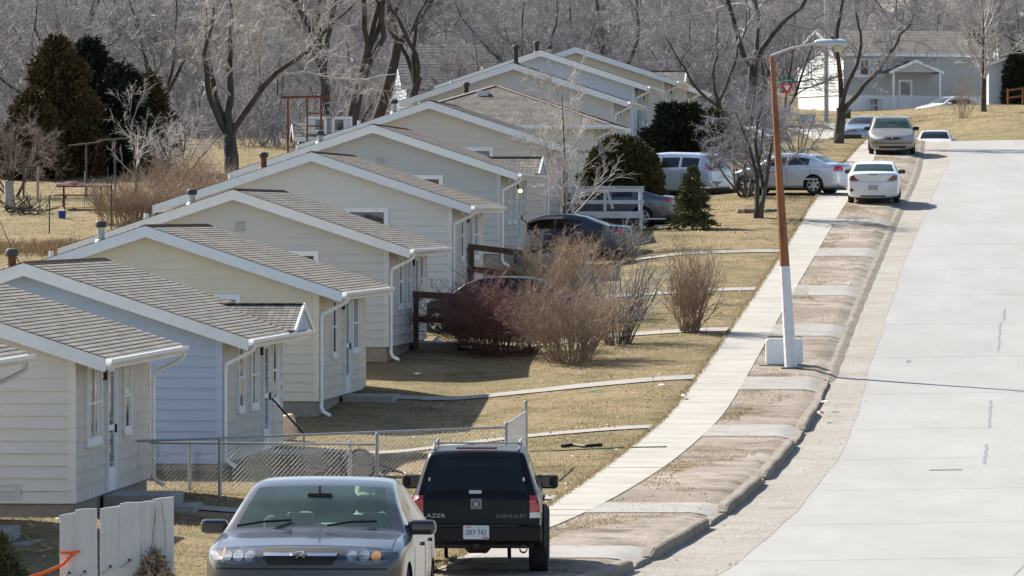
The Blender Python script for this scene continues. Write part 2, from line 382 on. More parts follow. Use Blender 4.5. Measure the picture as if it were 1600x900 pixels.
for (px, y0, y1) in ((1545, 622, 664), (1540, 690, 720), (1562, 500, 545), (1569, 480, 498)):
    ya, yb = Yat(px, y1), Yat(px, y0); xo = at(px, (y0 + y1) / 2).x - float(RDE((ya + yb) / 2)); n = 22
    for k in range(n):
        a, b = ya + (yb - ya) * k / n, ya + (yb - ya) * (k + 1.02) / n; w = .022 + .014 * math.sin(k * 1.9 + px); o_ = .012 * math.sin(k * .8 + px); joint_rib(a, b, lambda Y: RDE(Y) + xo - w + o_, lambda Y: RDE(Y) + xo + w + o_, -.0985, pm, GC)
o = pm.build("road_patch", mat("crack_seal", (.205, .208, .218), .7, var=.2, scale=9)); o["kind"] = "structure"
pm = MB(); joint_rib(Yat(1530, 729), Yat(1530, 727.5), lambda Y: RDE(Y) + 2.05, lambda Y: RDE(Y) + 2.65, -.098, pm, GC); joint_rib(Yat(1405, 560), Yat(1405, 557), lambda Y: RDE(Y) + 1.0, lambda Y: RDE(Y) + 1.1, -.098, pm, GC); o = pm.build("road_stain", mat("stain_dark", (.15, .15, .15), .8)); o["kind"] = "structure"
o = jm.build("road_joint", mat("joint_grey", (.225, .218, .208), .9)); o["kind"] = "structure"
# kerb: raised pieces with dips where walks cross
def kerb(ya, yb, h):
    mb = MB(); Y = np.arange(ya, yb + .01, .5); prof = [(-.20, -.13), (-.20, .03), (-.18, .05), (-.05, .05), (-.012, .03), (.02, -.125)]
    ring = []
    for k, y in enumerate(Y):
        x = float(CRB(y)); e = min(1.0, (y - ya) / .6 + .35, (yb - y) / .6 + .35); sx = []
        for (dx, dz) in prof:
            z = dz if dz < -.1 else -.10 + (dz + .10) * (h * e); dx = dx + (.14 if (h < .36 and dz < -.12 and dx > 0) else 0); sx.append((x + dx + .012 * math.sin(y * 1.7), y, float(G0(x, y)) + z))
        ring.append(sx)
    n = len(prof); V = [p for r in ring for p in r]; F = []
    for a in range(len(ring) - 1):
        for b in range(n - 1): F.append((a * n + b, (a + 1) * n + b, (a + 1) * n + b + 1, a * n + b + 1))
    F += [tuple(range(n)), tuple((len(ring) - 1) * n + b for b in reversed(range(n)))]
    mb.add(V, F); o = mb.build("kerb", M_kerb); o["kind"] = "structure"
kb = [YA, Yat(993, 879) + .3, Yat(1016, 868) + .6, Yat(1104, 812), Yat(1118, 797) + .4, Yat(1181, 745) - .1, Yat(1184, 742) + .25, Yat(1248, 688), Yat(1255, 668) + .2, Yat(1278, 638)]
for a, b in zip(kb[0::2], kb[1::2]): kerb(a, b, 1.0)
for a, b in zip(kb[1:-1:2], kb[2::2]): kerb(a - .02, b + .02, .42)
kerb(kb[-1], Yat(1307, 590), .38); kerb(Yat(1307, 590) + .1, 258, .30)
# slabs across the boulevard and front walks to the houses
def slab(pxc, y0, y1, m=M_path):
    a, b = Yat(pxc, y1), Yat(pxc, y0); ribbon("walkway", a, b, lambda Y: SWR(Y) - .01, lambda Y: CRB(Y) - .12, .022, m, 12, (b - a) / 6, zf=GB)
for (pxc, y0, y1) in ((955, 855, 874), (1040, 787, 803), (1170, 665, 683), (1220, 590, 610), (1255, 508, 526), (1295, 447, 463), (1330, 388, 401), (1350, 343, 352), (1375, 302, 309)):
    slab(pxc, y0, y1)
def walkway(X0, Yc0, Yc1, w, name="walkway", m=M_path):
    """walk from the house side (X0, Yc0) to the sidewalk edge at Yc1"""
    n = 26; V = []; F = []
    X1 = float(SWL(Yc1)) + .02
    for i in range(n + 1):
        t = i / n; x = X0 + (X1 - X0) * t; yc = Yc0 + (Yc1 - Yc0) * t
        for k in range(3):
            y = yc + (k - 1) * w / 2; V.append((x, y, float(G0(x, y)) + .022))
    for i in range(n):
        for k in range(2):
            a = i * 3 + k; F.append((a, a + 3, a + 4, a + 1))
    o = MB().add(V, F).build(name, m, smooth=True); o["kind"] = "structure"
# ------------------------------------------------------------------ row houses
M_white = mat("white_trim", (.72, .74, .76), .5, var=.05, scale=5, spec=.35, dirt=((.5, .48, .44), 4.0, .66, .4))
M_gutterw = mat("white_gutter", (.74, .75, .76), .4, var=.05, spec=.4, dirt=((.45, .43, .40), 3.0, .62, .45))
M_found = mat("foundation_concrete", (.27, .235, .20), .9, var=.2, scale=4, bump=.4, bscale=30, dirt=((.16, .13, .10), 2.5, .55, .7))
M_stoop = mat("stoop_concrete", (.30, .285, .27), .9, var=.15, scale=5, bump=.3, dirt=((.18, .16, .14), 3.0, .55, .6))
M_pane = mat("window_pane", (.035, .04, .05), .06, var=.3, scale=2.0, spec=.7, col2=(.16, .17, .18), mix=(.5, .56))
M_curtain = mat("curtain", (.62, .62, .63), .9, var=.15, scale=9, stretch=(6, 6, .6))
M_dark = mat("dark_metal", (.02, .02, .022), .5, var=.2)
M_galv = mat("galvanised", (.42, .43, .44), .42, .55, var=.18, scale=14, dirt=((.30, .28, .26), 6.0, .6, .5))
M_rust = mat("rusty_steel", (.22, .085, .035), .75, .2, var=.3, scale=12, col2=(.10, .045, .025), bump=.2)
M_soffit = mat("soffit", (.60, .57, .50), .8, var=.06)
SH = [shingle_mat("shingles", (.20, .188, .168), (.12, .112, .102), (.05, .046, .042)), shingle_mat("brown_shingles", (.205, .185, .16), (.13, .118, .102), (.05, .045, .04)), shingle_mat("grey_shingles", (.195, .18, .16), (.145, .13, .115), (.065, .06, .053))]
M_ridge = mat("ridge_shingle", (.18, .13, .105), .9, var=.3, scale=14, bump=.3)
M_sfront = {}
def siding_mat(name, c): return mat(name, c, .62, var=.045, scale=1.2, spec=.25, bump=.06, bscale=25, stretch=(1, 1, 4), dirt=(tuple(x * .72 for x in c), .7, .62, .35))
def front_mat(name, c): return mat(name, c, .85, var=.10, scale=3.0, bump=.25, bscale=18, stretch=(1, 1, .5), dirt=(tuple(x * .6 for x in c), 1.6, .62, .5))

def siding(mb, O, U, N, ext, z0, z1, e, rnd):
    """lapped boards from z0 to z1; ext(z) gives the start and end along U"""
    O, U, N = Vector(O), Vector(U), Vector(N); z = z0; K = Vector((0, 0, 1))
    while z < z1 - 1e-4:
        zt = min(z + e, z1); a0, b0 = ext(z + 1e-4); a1, b1 = ext(zt - 1e-4)
        if b0 - a0 < .02: break
        w = rnd.uniform(-.0025, .0025)
        P = [O + U * a0 + N * (.034 + w) + K * z, O + U * b0 + N * (.034 + w) + K * z, O + U * b1 + N * .006 + K * zt, O + U * a1 + N * .006 + K * zt]
        Q = [O + U * a0 + K * z, O + U * b0 + K * z]
        mb.add(P + Q, [(0, 1, 2, 3), (4, 5, 1, 0)]); z = zt
def frame_box(mb, O, U, N, u0, u1, z0, z1, d0, d1):
    O, U, N = Vector(O), Vector(U), Vector(N); K = Vector((0, 0, 1))
    mb.obox(O + U * (u0 + u1) / 2 + K * (z0 + z1) / 2 + N * (d0 + d1) / 2, U * (u1 - u0) / 2, N * (d1 - d0) / 2, K * (z1 - z0) / 2)
def window(parent, O, U, N, u0, u1, z0, z1, cols=1, mid=True, cur=True, tr=.075, mframe=None):
    """trim, sashes and glass standing on a wall plane"""
    f = MB(); mt = mframe or M_white
    for (a, b, c, d) in ((u0 - tr, u0, z0 - tr, z1 + tr), (u1, u1 + tr, z0 - tr, z1 + tr), (u0, u1, z1, z1 + tr), (u0, u1, z0 - tr, z0)):
        frame_box(f, O, U, N, a, b, c, d, .0, .066)
    frame_box(f, O, U, N, u0 - tr - .02, u1 + tr + .02, z0 - tr - .03, z0 - tr - .002, .0, .085)
    s = MB(); w = (u1 - u0) / cols
    for k in range(cols):
        a, b = u0 + k * w, u0 + (k + 1) * w
        for (p, q, c, d) in ((a, a + .04, z0, z1), (b - .04, b, z0, z1), (a + .04, b - .04, z0, z0 + .045), (a + .04, b - .04, z1 - .045, z1)):
            frame_box(s, O, U, N, p, q, c, d, .038, .058)
        if mid: frame_box(s, O, U, N, a + .04, b - .04, (z0 + z1) / 2 - .02, (z0 + z1) / 2 + .02, .039, .06)
    fo = f.build("window", mt, parent); s.build("sash", mt, fo)
    p = MB(); frame_box(p, O, U, N, u0 + .001, u1 - .001, z0 + .001, z1 - .001, .036, .042); p.build("pane", M_pane, fo)
    if cur:
        c = MB(); frame_box(c, O, U, N, u0 + .05, u0 + (u1 - u0) * .3, z0 + .06, z1 - .06, .040, .0435); frame_box(c, O, U, N, u1 - (u1 - u0) * .28, u1 - .05, z0 + .06, z1 - .06, .040, .0435)
        build_split(c, "curtain", M_curtain, fo)
    return fo
def slope_courses(mb, y0, y1, x_eave, z_eave, x_ridge, z_ridge, course=.14, cut=None):
    """shingle courses as small steps; cut(t) optionally gives y-limits as the slope rises (hip)"""
    L = math.hypot(x_ridge - x_eave, z_ridge - z_eave); n = int(round(L / course)); nz = Vector((z_eave - z_ridge, 0, x_ridge - x_eave)).normalized()
    if nz.z < 0: nz = -nz
    for k in range(n):
        t0, t1 = k / n, (k + 1) / n
        a = Vector((x_eave + (x_ridge - x_eave) * t0, 0, z_eave + (z_ridge - z_eave) * t0)); b = Vector((x_eave + (x_ridge - x_eave) * t1, 0, z_eave + (z_ridge - z_eave) * t1))
        ya, yb = (y0, y1) if cut is None else cut(t0); yc, yd = (y0, y1) if cut is None else cut(t1)
        up = nz * .013; lo = nz * .002
        P = [a + up + Vector((0, ya, 0)), a + up + Vector((0, yb, 0)), b + lo + Vector((0, yd, 0)), b + lo + Vector((0, yc, 0)), a + Vector((0, ya, 0)), a + Vector((0, yb, 0))]
        mb.add(P, [(0, 1, 2, 3), (4, 5, 1, 0)])
PITCH = 1.0 / 3.0
def gutter_run(mb, x, z, y0, y1):
    prof = [(0, 0), (0, -.11), (.07, -.115), (.115, -.06), (.125, 0), (.112, 0), (.10, -.055), (.065, -.1), (.012, -.1), (.012, 0)]
    M = Matrix(((1, 0, 0, x), (0, 0, 1, y0), (0, 1, 0, z), (0, 0, 0, 1)))
    mb.prism(prof, y1 - y0, M)

def house(spec, c, sl, label):
    rnd = random.Random(spec.get("seed", 1)); D = 7.3; LN = spec.get("len", 9.0); HW = 2.42
    t = empty(spec.get("name", "row_house"), c, -math.atan(sl), label, "house", spec.get("group", "row houses along the street"))
    mg = siding_mat(spec["mg"][0], spec["mg"][1]); mf = front_mat(spec["mf"][0], spec["mf"][1]); ms = spec.get("roof", SH[0])
    ridge = HW + D / 2 * PITCH; e = .2
    # walls
    ext_g = lambda z: (0.0, D) if z <= HW else ((z - HW) / PITCH, D - (z - HW) / PITCH)
    wtop = HW if spec.get("hip") else ridge - .02
    w = MB(); siding(w, (0, 0, 0), (-1, 0, 0), (0, -1, 0), ext_g, 0, wtop, e, rnd); w.build("gable_wall", mg, t)
    w = MB(); siding(w, (-D, LN, 0), (1, 0, 0), (0, 1, 0), ext_g, 0, wtop, e, rnd); siding(w, (-D, 0, 0), (0, 1, 0), (-1, 0, 0), lambda z: (0, LN), 0, HW, e, rnd); w.build("rear_wall", mg, t)
    w = MB(); siding(w, (0, LN, 0), (0, -1, 0), (1, 0, 0), lambda z: (0, LN), 0, HW, .24, rnd); w.build("front_wall", mf, t)
    w = MB(); w.box(-D + .005, -.005, .005, LN - .005, .0, HW); w.build("wall_core", mg, t)
    b = MB()
    for (x, y) in ((0, 0), (0, LN), (-D, 0), (-D, LN)):
        sx = 1 if x == 0 else -1; sy = -1 if y == 0 else 1
        poly = [(x + sx * .031, y + sy * .032), (x - sx * .09, y + sy * .032), (x - sx * .09, y), (x, y), (x, y - sy * .09), (x + sx * .031, y - sy * .09)]
        if sx * sy < 0: poly = poly[::-1]
        b.prism(poly, HW - .02)
    for o_ in build_split(b, "corner_board", mat(spec["mg"][0] + "_trim", tuple(min(1, v * 1.08) for v in spec["mg"][1]), .6, var=.04), t): pass
    f = MB(); f.box(-D + .03, -.03, .03, LN - .03, -1.6, -.002); f.build("foundation", M_found, t)
    # roof
    ov, oe = .32, .55; xe, ze = oe, HW + .10 - oe * PITCH; zr = ridge + .10
    hip = spec.get("hip")
    r = MB()
    if not hip:
        slope_courses(r, -ov, LN + ov, xe, ze, -D / 2, zr); slope_courses(r, -ov, LN + ov, -D - xe, ze, -D / 2, zr)
        deck = MB()
        for sx in (1, -1):
            X0 = xe if sx > 0 else -D - xe
            P = [(X0, -ov, ze), (-D / 2, -ov, zr), (-D / 2, LN + ov, zr), (X0, LN + ov, ze)]
            deck.add([(p[0], p[1], p[2] - .004) for p in P] + [(p[0], p[1], p[2] - .035) for p in P], [(0, 1, 2, 3), (7, 6, 5, 4), (0, 4, 5, 1), (2, 6, 7, 3), (0, 3, 7, 4)])
    else:
        run = D / 2 + oe
        cf = lambda tt: (-oe + run * tt, LN + oe - run * tt)
        slope_courses(r, 0, 0, xe, ze, -D / 2, zr, cut=cf); slope_courses(r, 0, 0, -D - xe, ze, -D / 2, zr, cut=cf)
        for (yb, sg) in ((-oe, 1), (LN + oe, -1)):
            h = MB(); slope_courses(h, 0, 0, 0, ze, run, zr, cut=lambda tt: (-D - xe + run * tt, xe - run * tt))
            r.add([(p[1], yb + sg * p[0], p[2]) for p in h.v], h.f)
        deck = MB(); ym = cf(1.0)
        deck.box(-D - xe + .02, xe - .02, -oe + .02, LN + oe - .02, ze - .04, ze - .02)
    ro = r.build("roof", ms, t)
    deck.build("roof_deck", M_soffit, ro)
    rg = MB(); k = 0; ya, yb = (-ov, LN + ov) if not hip else cf(1.0)
    y = ya
    while y < yb - .02:
        y2 = min(y + .16, yb)
        rg.add([(-D / 2 - .15, y, zr - .032), (-D / 2, y, zr + .026), (-D / 2 + .15, y, zr - .032), (-D / 2 - .15, y2, zr - .042), (-D / 2, y2, zr + .014), (-D / 2 + .15, y2, zr - .042)], [(0, 1, 4, 3), (1, 2, 5, 4), (0, 2, 1)]); y = y2
    if hip:
        for (cx, cy, sg) in ((xe, -oe, 1), (-D - xe, -oe, 1), (xe, LN + oe, -1), (-D - xe, LN + oe, -1)):
            rg.beam((cx, cy, ze + .01), (-D / 2, cy + sg * run, zr + .012), .22, .022)
    rg.build("ridge_cap", M_ridge, ro)
    # rake boards, soffit, fascia
    if not hip:
        fb = MB(); hgt = .235
        for yy in (-ov - .001, LN + ov - .027):
            for sx in (1, -1):
                X0 = (xe - .005) if sx > 0 else (-D - xe + .005)
                P = [(X0, ze - .012), (-D / 2, zr - .012), (-D / 2, zr - .012 - hgt), (X0, ze - .012 - hgt * .92)]
                fb.add([(p[0], yy, p[1]) for p in P] + [(p[0], yy + .028, p[1]) for p in P], [(0, 3, 2, 1), (4, 5, 6, 7), (0, 1, 5, 4), (1, 2, 6, 5), (2, 3, 7, 6), (3, 0, 4, 7)])
        build_split(fb, "rake_board", M_white, ro)
        sf = MB()
        for sx in (1, -1):
            X0 = xe if sx > 0 else -D - xe; X1 = 0 if sx > 0 else -D
            sf.add([(X0, -ov + .03, ze - .17), (X1, -ov + .03, HW - .03), (X1, LN + ov - .03, HW - .03), (X0, LN + ov - .03, ze - .17)], [(0, 1, 2, 3)])
            sf.add([(X1, -ov + .03, HW - .12), (-D / 2, -ov + .03, ridge - .06), (-D / 2, 0, ridge - .06), (X1, 0, HW - .12)], [(0, 1, 2, 3)])
        build_split(sf, "soffit", M_soffit, ro)
        fa = MB(); fa.box(xe - .028, xe - .002, -ov, LN + ov, ze - .19, ze - .012); fa.box(-D - xe + .002, -D - xe + .028, -ov, LN + ov, ze - .19, ze - .012); build_split(fa, "fascia", M_white, ro)
        gt = MB(); gutter_run(gt, xe, ze - .022, -ov - .02, LN + ov + .02)
    else:
        fa = MB(); fa.box(-D - xe, xe, -oe - .02, -oe, ze - .17, ze - .01); fa.box(xe, xe + .02, -oe, LN + oe, ze - .17, ze - .01); fa.box(-D - xe - .02, -D - xe, -oe, LN + oe, ze - .17, ze - .01); build_split(fa, "fascia", M_white, ro)
        gt = MB(); gt.box(-D - xe, xe + .1, -oe - .12, -oe - .022, ze - .12, ze - .015); gt.box(xe + .022, xe + .12, -oe, LN + oe, ze - .12, ze - .015)
        vb = MB(); vb.box(-D / 2 - .55, -D / 2 - .15, run - oe - 1.15, run - oe - .85, zr - .42, zr - .2); vb.build("roof_vent", M_galv, ro, bev=.02)
    go = gt.build("gutter", M_gutterw, t)
    # downspout with its two elbows and a kick at the foot
    yd = spec.get("dy", .06); dn = MB(); zb = -spec.get("exp", .3) + .10
    zt = ze - .13
    dn.tube([(xe + .06, yd, zt + .02), (xe + .06, yd, zt - .08), (xe - .03, yd, zt - .15), (.10, yd, zt - .36), (.075, yd, zt - .48), (.075, yd, zb + .16), (.11, yd, zb + .06), (.27, yd - .05, zb - .03)], .042, 6)
    dn.build("downspout", M_gutterw, t, True)
    # windows and door on the front wall
    O = (0, 0, 0); U = (0, 1, 0); N = (1, 0, 0)
    for (a, b_, z0, z1, cols) in spec["win"]: window(t, O, U, N, a, b_, z0, z1, cols)
    d0, d1 = spec["door"]; zd = .02
    fr = MB()
    for (a, b_, q, z) in ((d0 - .09, d0, zd, 2.14), (d1, d1 + .09, zd, 2.14), (d0 - .09, d1 + .09, 2.14, 2.23)): frame_box(fr, O, U, N, a, b_, q, z, 0, .085)
    dd = MB()
    for (a, b_, q, z) in ((d0, d0 + .11, zd, 2.13), (d1 - .11, d1, zd, 2.13), (d0 + .11, d1 - .11, zd, .42), (d0 + .11, d1 - .11, 2.0, 2.13), (d0 + .11, d1 - .11, 1.02, 1.12)): frame_box(dd, O, U, N, a, b_, q, z, .026, .06)
    do = dd.build("door", M_white, t); fr.build("door_frame", M_white, do)
    p = MB(); frame_box(p, O, U, N, d0 + .11, d1 - .11, .42, 2.0, .026, .034); p.build("pane", M_pane, do)
    hn = MB(); frame_box(hn, O, U, N, d1 - .08, d1 - .05, .98, 1.12, .06, .10); hn.build("handle", M_dark, do)
    ll = MB(); frame_box(ll, O, U, N, d0 - .28, d0 - .2, 1.88, 2.03, 0, .09); ll.build("wall_lamp", M_dark, t, bev=.02)
    # concrete stoop and step at the door
    st = MB(); zt = -.02
    st.box(.03, 1.15, d0 - .35, d1 + .45, -1.2, zt); st.box(1.15, 1.5, d0 - .1, d1 + .3, -1.2, zt - .19); st.build("stoop", M_stoop, t, bev=.012)
    if spec.get("rail"):
        rl = MB()
        rl.beam((.09, d1 + .12, 1.0), (.75, d1 + .12, .28), .035, .035); rl.beam((.73, d1 + .12, -.05), (.73, d1 + .12, .3), .03, .03)
        rl.build("handrail", M_dark, t)
    # gable wall: high bathroom window, crawl-space vent
    gu = (-1, 0, 0); gn = (0, -1, 0)
    if spec.get("gwin", True): window(t, O, gu, gn, 1.72, 2.72, 1.42, 2.2, 1, False, False)
    if spec.get("vent"):
        u, z = spec["vent"]; v = MB(); frame_box(v, O, gu, gn, u, u + .46, z, z + .05, 0, .04); frame_box(v, O, gu, gn, u, u + .46, z + .21, z + .26, 0, .04)
        frame_box(v, O, gu, gn, u, u + .05, z + .05, z + .21, 0, .04); frame_box(v, O, gu, gn, u + .41, u + .46, z + .05, z + .21, 0, .04)
        for q in range(3): frame_box(v, O, gu, gn, u + .05, u + .41, z + .06 + q * .05, z + .085 + q * .05, 0, .034)
        v.build("wall_vent", mat("vent_grey", (.50, .52, .54), .6), t)
    if spec.get("box"):
        u, z = spec["box"]; v = MB(); frame_box(v, O, gu, gn, u, u + .22, z, z + .2, 0, .06); v.build("wall_box", mat("box_grey", (.32, .34, .36), .6), t, bev=.01)
    # flue and plumbing vent through the rear slope
    fx = -D / 2 - spec.get("fx", 1.25); fy = spec.get("fy", 1.6); fz = zr - (abs(fx) - D / 2) * PITCH
    hgt = spec.get("fh", .5); fl = MB(); fl.lathe([(.082, fz - .1), (.082, fz + hgt - .1)], 14, Matrix.Translation((fx, fy, 0)), False)
    fl.lathe([(.19, fz - .075), (.12, fz + .10), (.105, fz + .11)], 14, Matrix.Translation((fx, fy, 0)), False)
    fo = fl.build("flue_pipe", spec.get("fm", M_galv), t, True)
    cp = MB(); cp.lathe([(.09, fz + hgt - .13), (.125, fz + hgt - .12), (.13, fz + hgt - .04), (.10, fz + hgt + .005), (.02, fz + hgt + .025)], 14, Matrix.Translation((fx, fy, 0))); cp.build("flue_cap", mat("sooty_cap", (.07, .065, .06), .6, .3, var=.3), fo, True)
    vp = MB(); px_ = -D / 2 - 2.6; pz = zr - 2.6 * PITCH
    vp.lathe([(.055, pz - .1), (.055, pz + .3), (.03, pz + .3)], 10, Matrix.Translation((px_, 3.2, 0))); vp.build("vent_pipe", mat("white_pvc", (.75, .76, .76), .5), t, True)
    # small gable over the door
    if spec.get("gablet"):
        yc = spec["gablet"]; hw = 1.5; za = ze + .50; xb = xe - (za - ze) / PITCH; gb = MB()
        n = 11
        for sg in (1, -1):
            for k in range(n):
                t0, t1 = k / n, (k + 1) / n; ya, yb = yc + sg * hw * (1 - t0), yc + sg * hw * (1 - t1); z0, z1 = ze + .50 * t0 + .012, ze + .50 * t1 + .012
                xa = xe - (z0 - ze) / PITCH - .1; xb_ = xe - (z1 - ze) / PITCH - .1; X1 = xe + .10
                P = [(X1, ya, z0 + .02), (xa, ya, z0 + .02), (xb_, yb, z1 + .008), (X1, yb, z1 + .008), (X1, ya, z0 - .01), (xa, ya, z0 - .01)]
                gb.add(P, [(0, 1, 2, 3) if sg > 0 else (3, 2, 1, 0), (4, 5, 1, 0)])
        g1 = gb.build("porch_roof", spec.get("roof2", ms), t)
        rc = MB()
        for k in range(12): rc.box(xb - .2 + k * (xe + .1 - xb + .2) / 12, xb - .2 + (k + .93) * (xe + .1 - xb + .2) / 12, yc - .11, yc + .11, za + .022 + .004 * (k % 2), za + .045)
        rc.build("ridge_cap", M_ridge, g1)
        tr = MB(); X = xe + .085
        tr.prism([(yc - hw, ze - .0), (yc + hw, ze - .0), (yc, za + .005)], -.05, Matrix(((0, 0, 1, X), (1, 0, 0, 0), (0, 1, 0, 0), (0, 0, 0, 1)))); tr.build("porch_gable", mg, g1)
        tb = MB()
        for sg in (1, -1): tb.beam((X + .03, yc + sg * (hw + .02), ze + .02), (X + .03, yc, za + .0), .06, .11, (1, 0, 0)) if False else tb.obox((X + .025, yc + sg * hw / 2, (ze + za) / 2 - .015), (.02, 0, 0), (0, -sg * hw / 2 - .01, .25), (0, 0, .055))
        tb.build("porch_fascia", M_white, g1)
    return t
PA = dict(win=[(1.15, 2.75, .95, 2.15, 2), (5.55, 6.35, .98, 2.12, 1)], door=(3.45, 4.35))
PB = dict(win=[(2.2, 2.95, .95, 2.12, 1), (4.0, 5.05, .95, 2.12, 2), (7.25, 8.0, .95, 2.12, 1)], door=(5.75, 6.65))
PC = dict(win=[(2.35, 3.15, .95, 2.12, 1), (6.15, 7.65, .95, 2.12, 2)], door=(4.6, 5.5))
c_cream = ("cream_siding", (.63, .61, .575)); c_blue = ("blue_grey_siding", (.38, .455, .58)); c_yel = ("yellow_cream_siding", (.66, .595, .465))  # blue-grey siding carries the skylight's blue cast in its base colour
c_sage = ("sage_grey_siding", (.49, .50, .50)); c_beige = ("beige_siding", (.62, .605, .57)); c_grn = ("green_grey_siding", (.435, .455, .46)); c_tan = ("tan_siding", (.57, .53, .475))
c_gb = ("warm_grey_siding", (.52, .51, .495)); c_bl2 = ("pale_blue_siding", (.45, .51, .60)); c_y2 = ("straw_siding", (.58, .53, .44)); c_g3 = ("ash_siding", (.47, .47, .47))
f_pink = ("pinkish_shakes", (.58, .53, .49)); f_grey = ("grey_shakes", (.54, .51, .48)); f_warm = ("cream_shakes", (.60, .54, .47)); f_gr2 = ("ash_shakes", (.50, .47, .44))  # pinkish fronts have the warm ground bounce mixed into their colour
specs = [
 dict(mg=c_beige, mf=f_pink, seed=1, dy=9.0, **PA), dict(mg=c_cream, mf=f_pink, seed=2, dy=9.05, exp=.2, vent=(.85, .05), **PA),
 dict(mg=c_blue, mf=f_grey, seed=3, exp=.12, gablet=7.4, rail=True, fm=M_rust, fh=.42, fx=.55, **PB), dict(mg=c_yel, mf=f_warm, seed=4, exp=.38, roof=SH[1], **PC),
 dict(mg=c_sage, mf=f_grey, seed=5, exp=.38, box=(3.4, 2.75), fh=.42, **PB), dict(mg=c_beige, mf=f_pink, seed=6, exp=.4, roof=SH[1], fm=M_rust, fx=1.5, **PC),
 dict(mg=c_grn, mf=f_grey, seed=7, exp=.42, gablet=7.4, box=(3.35, 2.55), fh=.42, rail=True, fx=1.75, **PB), dict(mg=c_tan, mf=f_warm, seed=8, exp=.3, fx=1.3, **PC),
 dict(mg=c_beige, mf=f_warm, seed=9, exp=.3, hip=True, roof=SH[2], gwin=False, fm=M_dark, fx=1.1, fy=4.5, **PA), dict(mg=c_gb, mf=f_grey, seed=10, exp=.35, fm=M_dark, fx=.1, fy=2.2, fh=.75, **PA),
 dict(mg=c_bl2, mf=f_gr2, seed=11, exp=.35, fm=M_dark, fx=.3, **PB), dict(mg=c_y2, mf=f_warm, seed=12, exp=.35, gablet=5.4, **PC), dict(mg=c_g3, mf=f_gr2, seed=13, exp=.35, **PA)]
labs = ["house cut off by the picture edge, showing only a roof corner and curled downspout", "cream house with a louvred vent low on its gable, behind the picket boards",
 "blue-grey house with a small porch gable, behind the chain-link fence", "yellow-cream house behind the blue-grey one, with a bare concrete foundation and grey stoop",
 "sage-grey house whose front corner stands by the dark red bush", "beige house with a wooden ramp rail at its door, beside the dark black-roofed bush car",
 "green-grey house with a small porch gable and lit wall lamp beside the navy sedan", "tan gabled house behind the bare white-twigged young tree",
 "house with a grey hipped roof and a boxy roof vent, midway along the row", "warm grey gabled house directly behind the hipped roof",
 "pale blue gabled house above the dark spreading juniper", "straw-coloured gabled house behind the pale blue one, with a porch gable over its front", "ash-grey last house of the row, only a white rake and a wall strip showing"]
labs[5] = "beige house with a wooden ramp rail at its door, between the sage-grey and green-grey houses"
for k, (c, sp) in enumerate(zip(HC, specs)):
    c = tuple(float(v) for v in c)
    H = house(sp, c, .07 if k < 2 else .085, labs[k])
    if k == 6:
        bl = MB(); bl.lathe([(.005, -.05), (.05, -.03), (.06, .02), (.03, .06)], 12, Matrix.Translation((.14, 5.42, 1.83))); bl.build("lamp_bulb", mat("warm_bulb", (.9, .7, .3), .4, emit=((1, .72, .25), 2.2)), H, True)
for k, yc in ((1, Yat(330, 798)), (2, Yat(760, 679)), (3, Yat(830, 601)), (4, Yat(1050, 517)), (5, Yat(1150, 452)), (6, Yat(1180, 393))):
    sp = specs[k]; c = HC[k]; sl = .085 if k > 1 else .07; yd = c[1] + sum(sp["door"]) / 2
    walkway(c[0] + sl * sum(sp["door"]) / 2 + 1.0, yd + .55, yc, 1.05)
# ------------------------------------------------------------------ vegetation
def nrm(a): return a / np.maximum(np.linalg.norm(a, axis=-1, keepdims=True), 1e-9)
def tubes_np(P, R, k):
    """(n,m,3) polylines and (n,m) radii -> vertices and quads"""
    n, m, _ = P.shape
    T = nrm(P[:, -1] - P[:, 0]); ref = np.where(np.abs(T[:, 2:3]) > .9, np.array([[1., 0, 0]]), np.array([[0, 0, 1.]]))
    U = nrm(np.cross(T, ref)); Vv = np.cross(T, U)
    a = np.arange(k) * 2 * np.pi / k
    ring = U[:, None, :] * np.cos(a)[None, :, None] + Vv[:, None, :] * np.sin(a)[None, :, None]
    V = P[:, :, None, :] + ring[:, None, :, :] * R[:, :, None, None]
    idx = np.arange(n * m * k).reshape(n, m, k)
    A = idx[:, :-1, :]; B = np.roll(A, -1, 2); C = idx[:, 1:, :]; D = np.roll(C, -1, 2)
    return V.reshape(-1, 3), np.stack([A, B, D, C], -1).reshape(-1, 4)
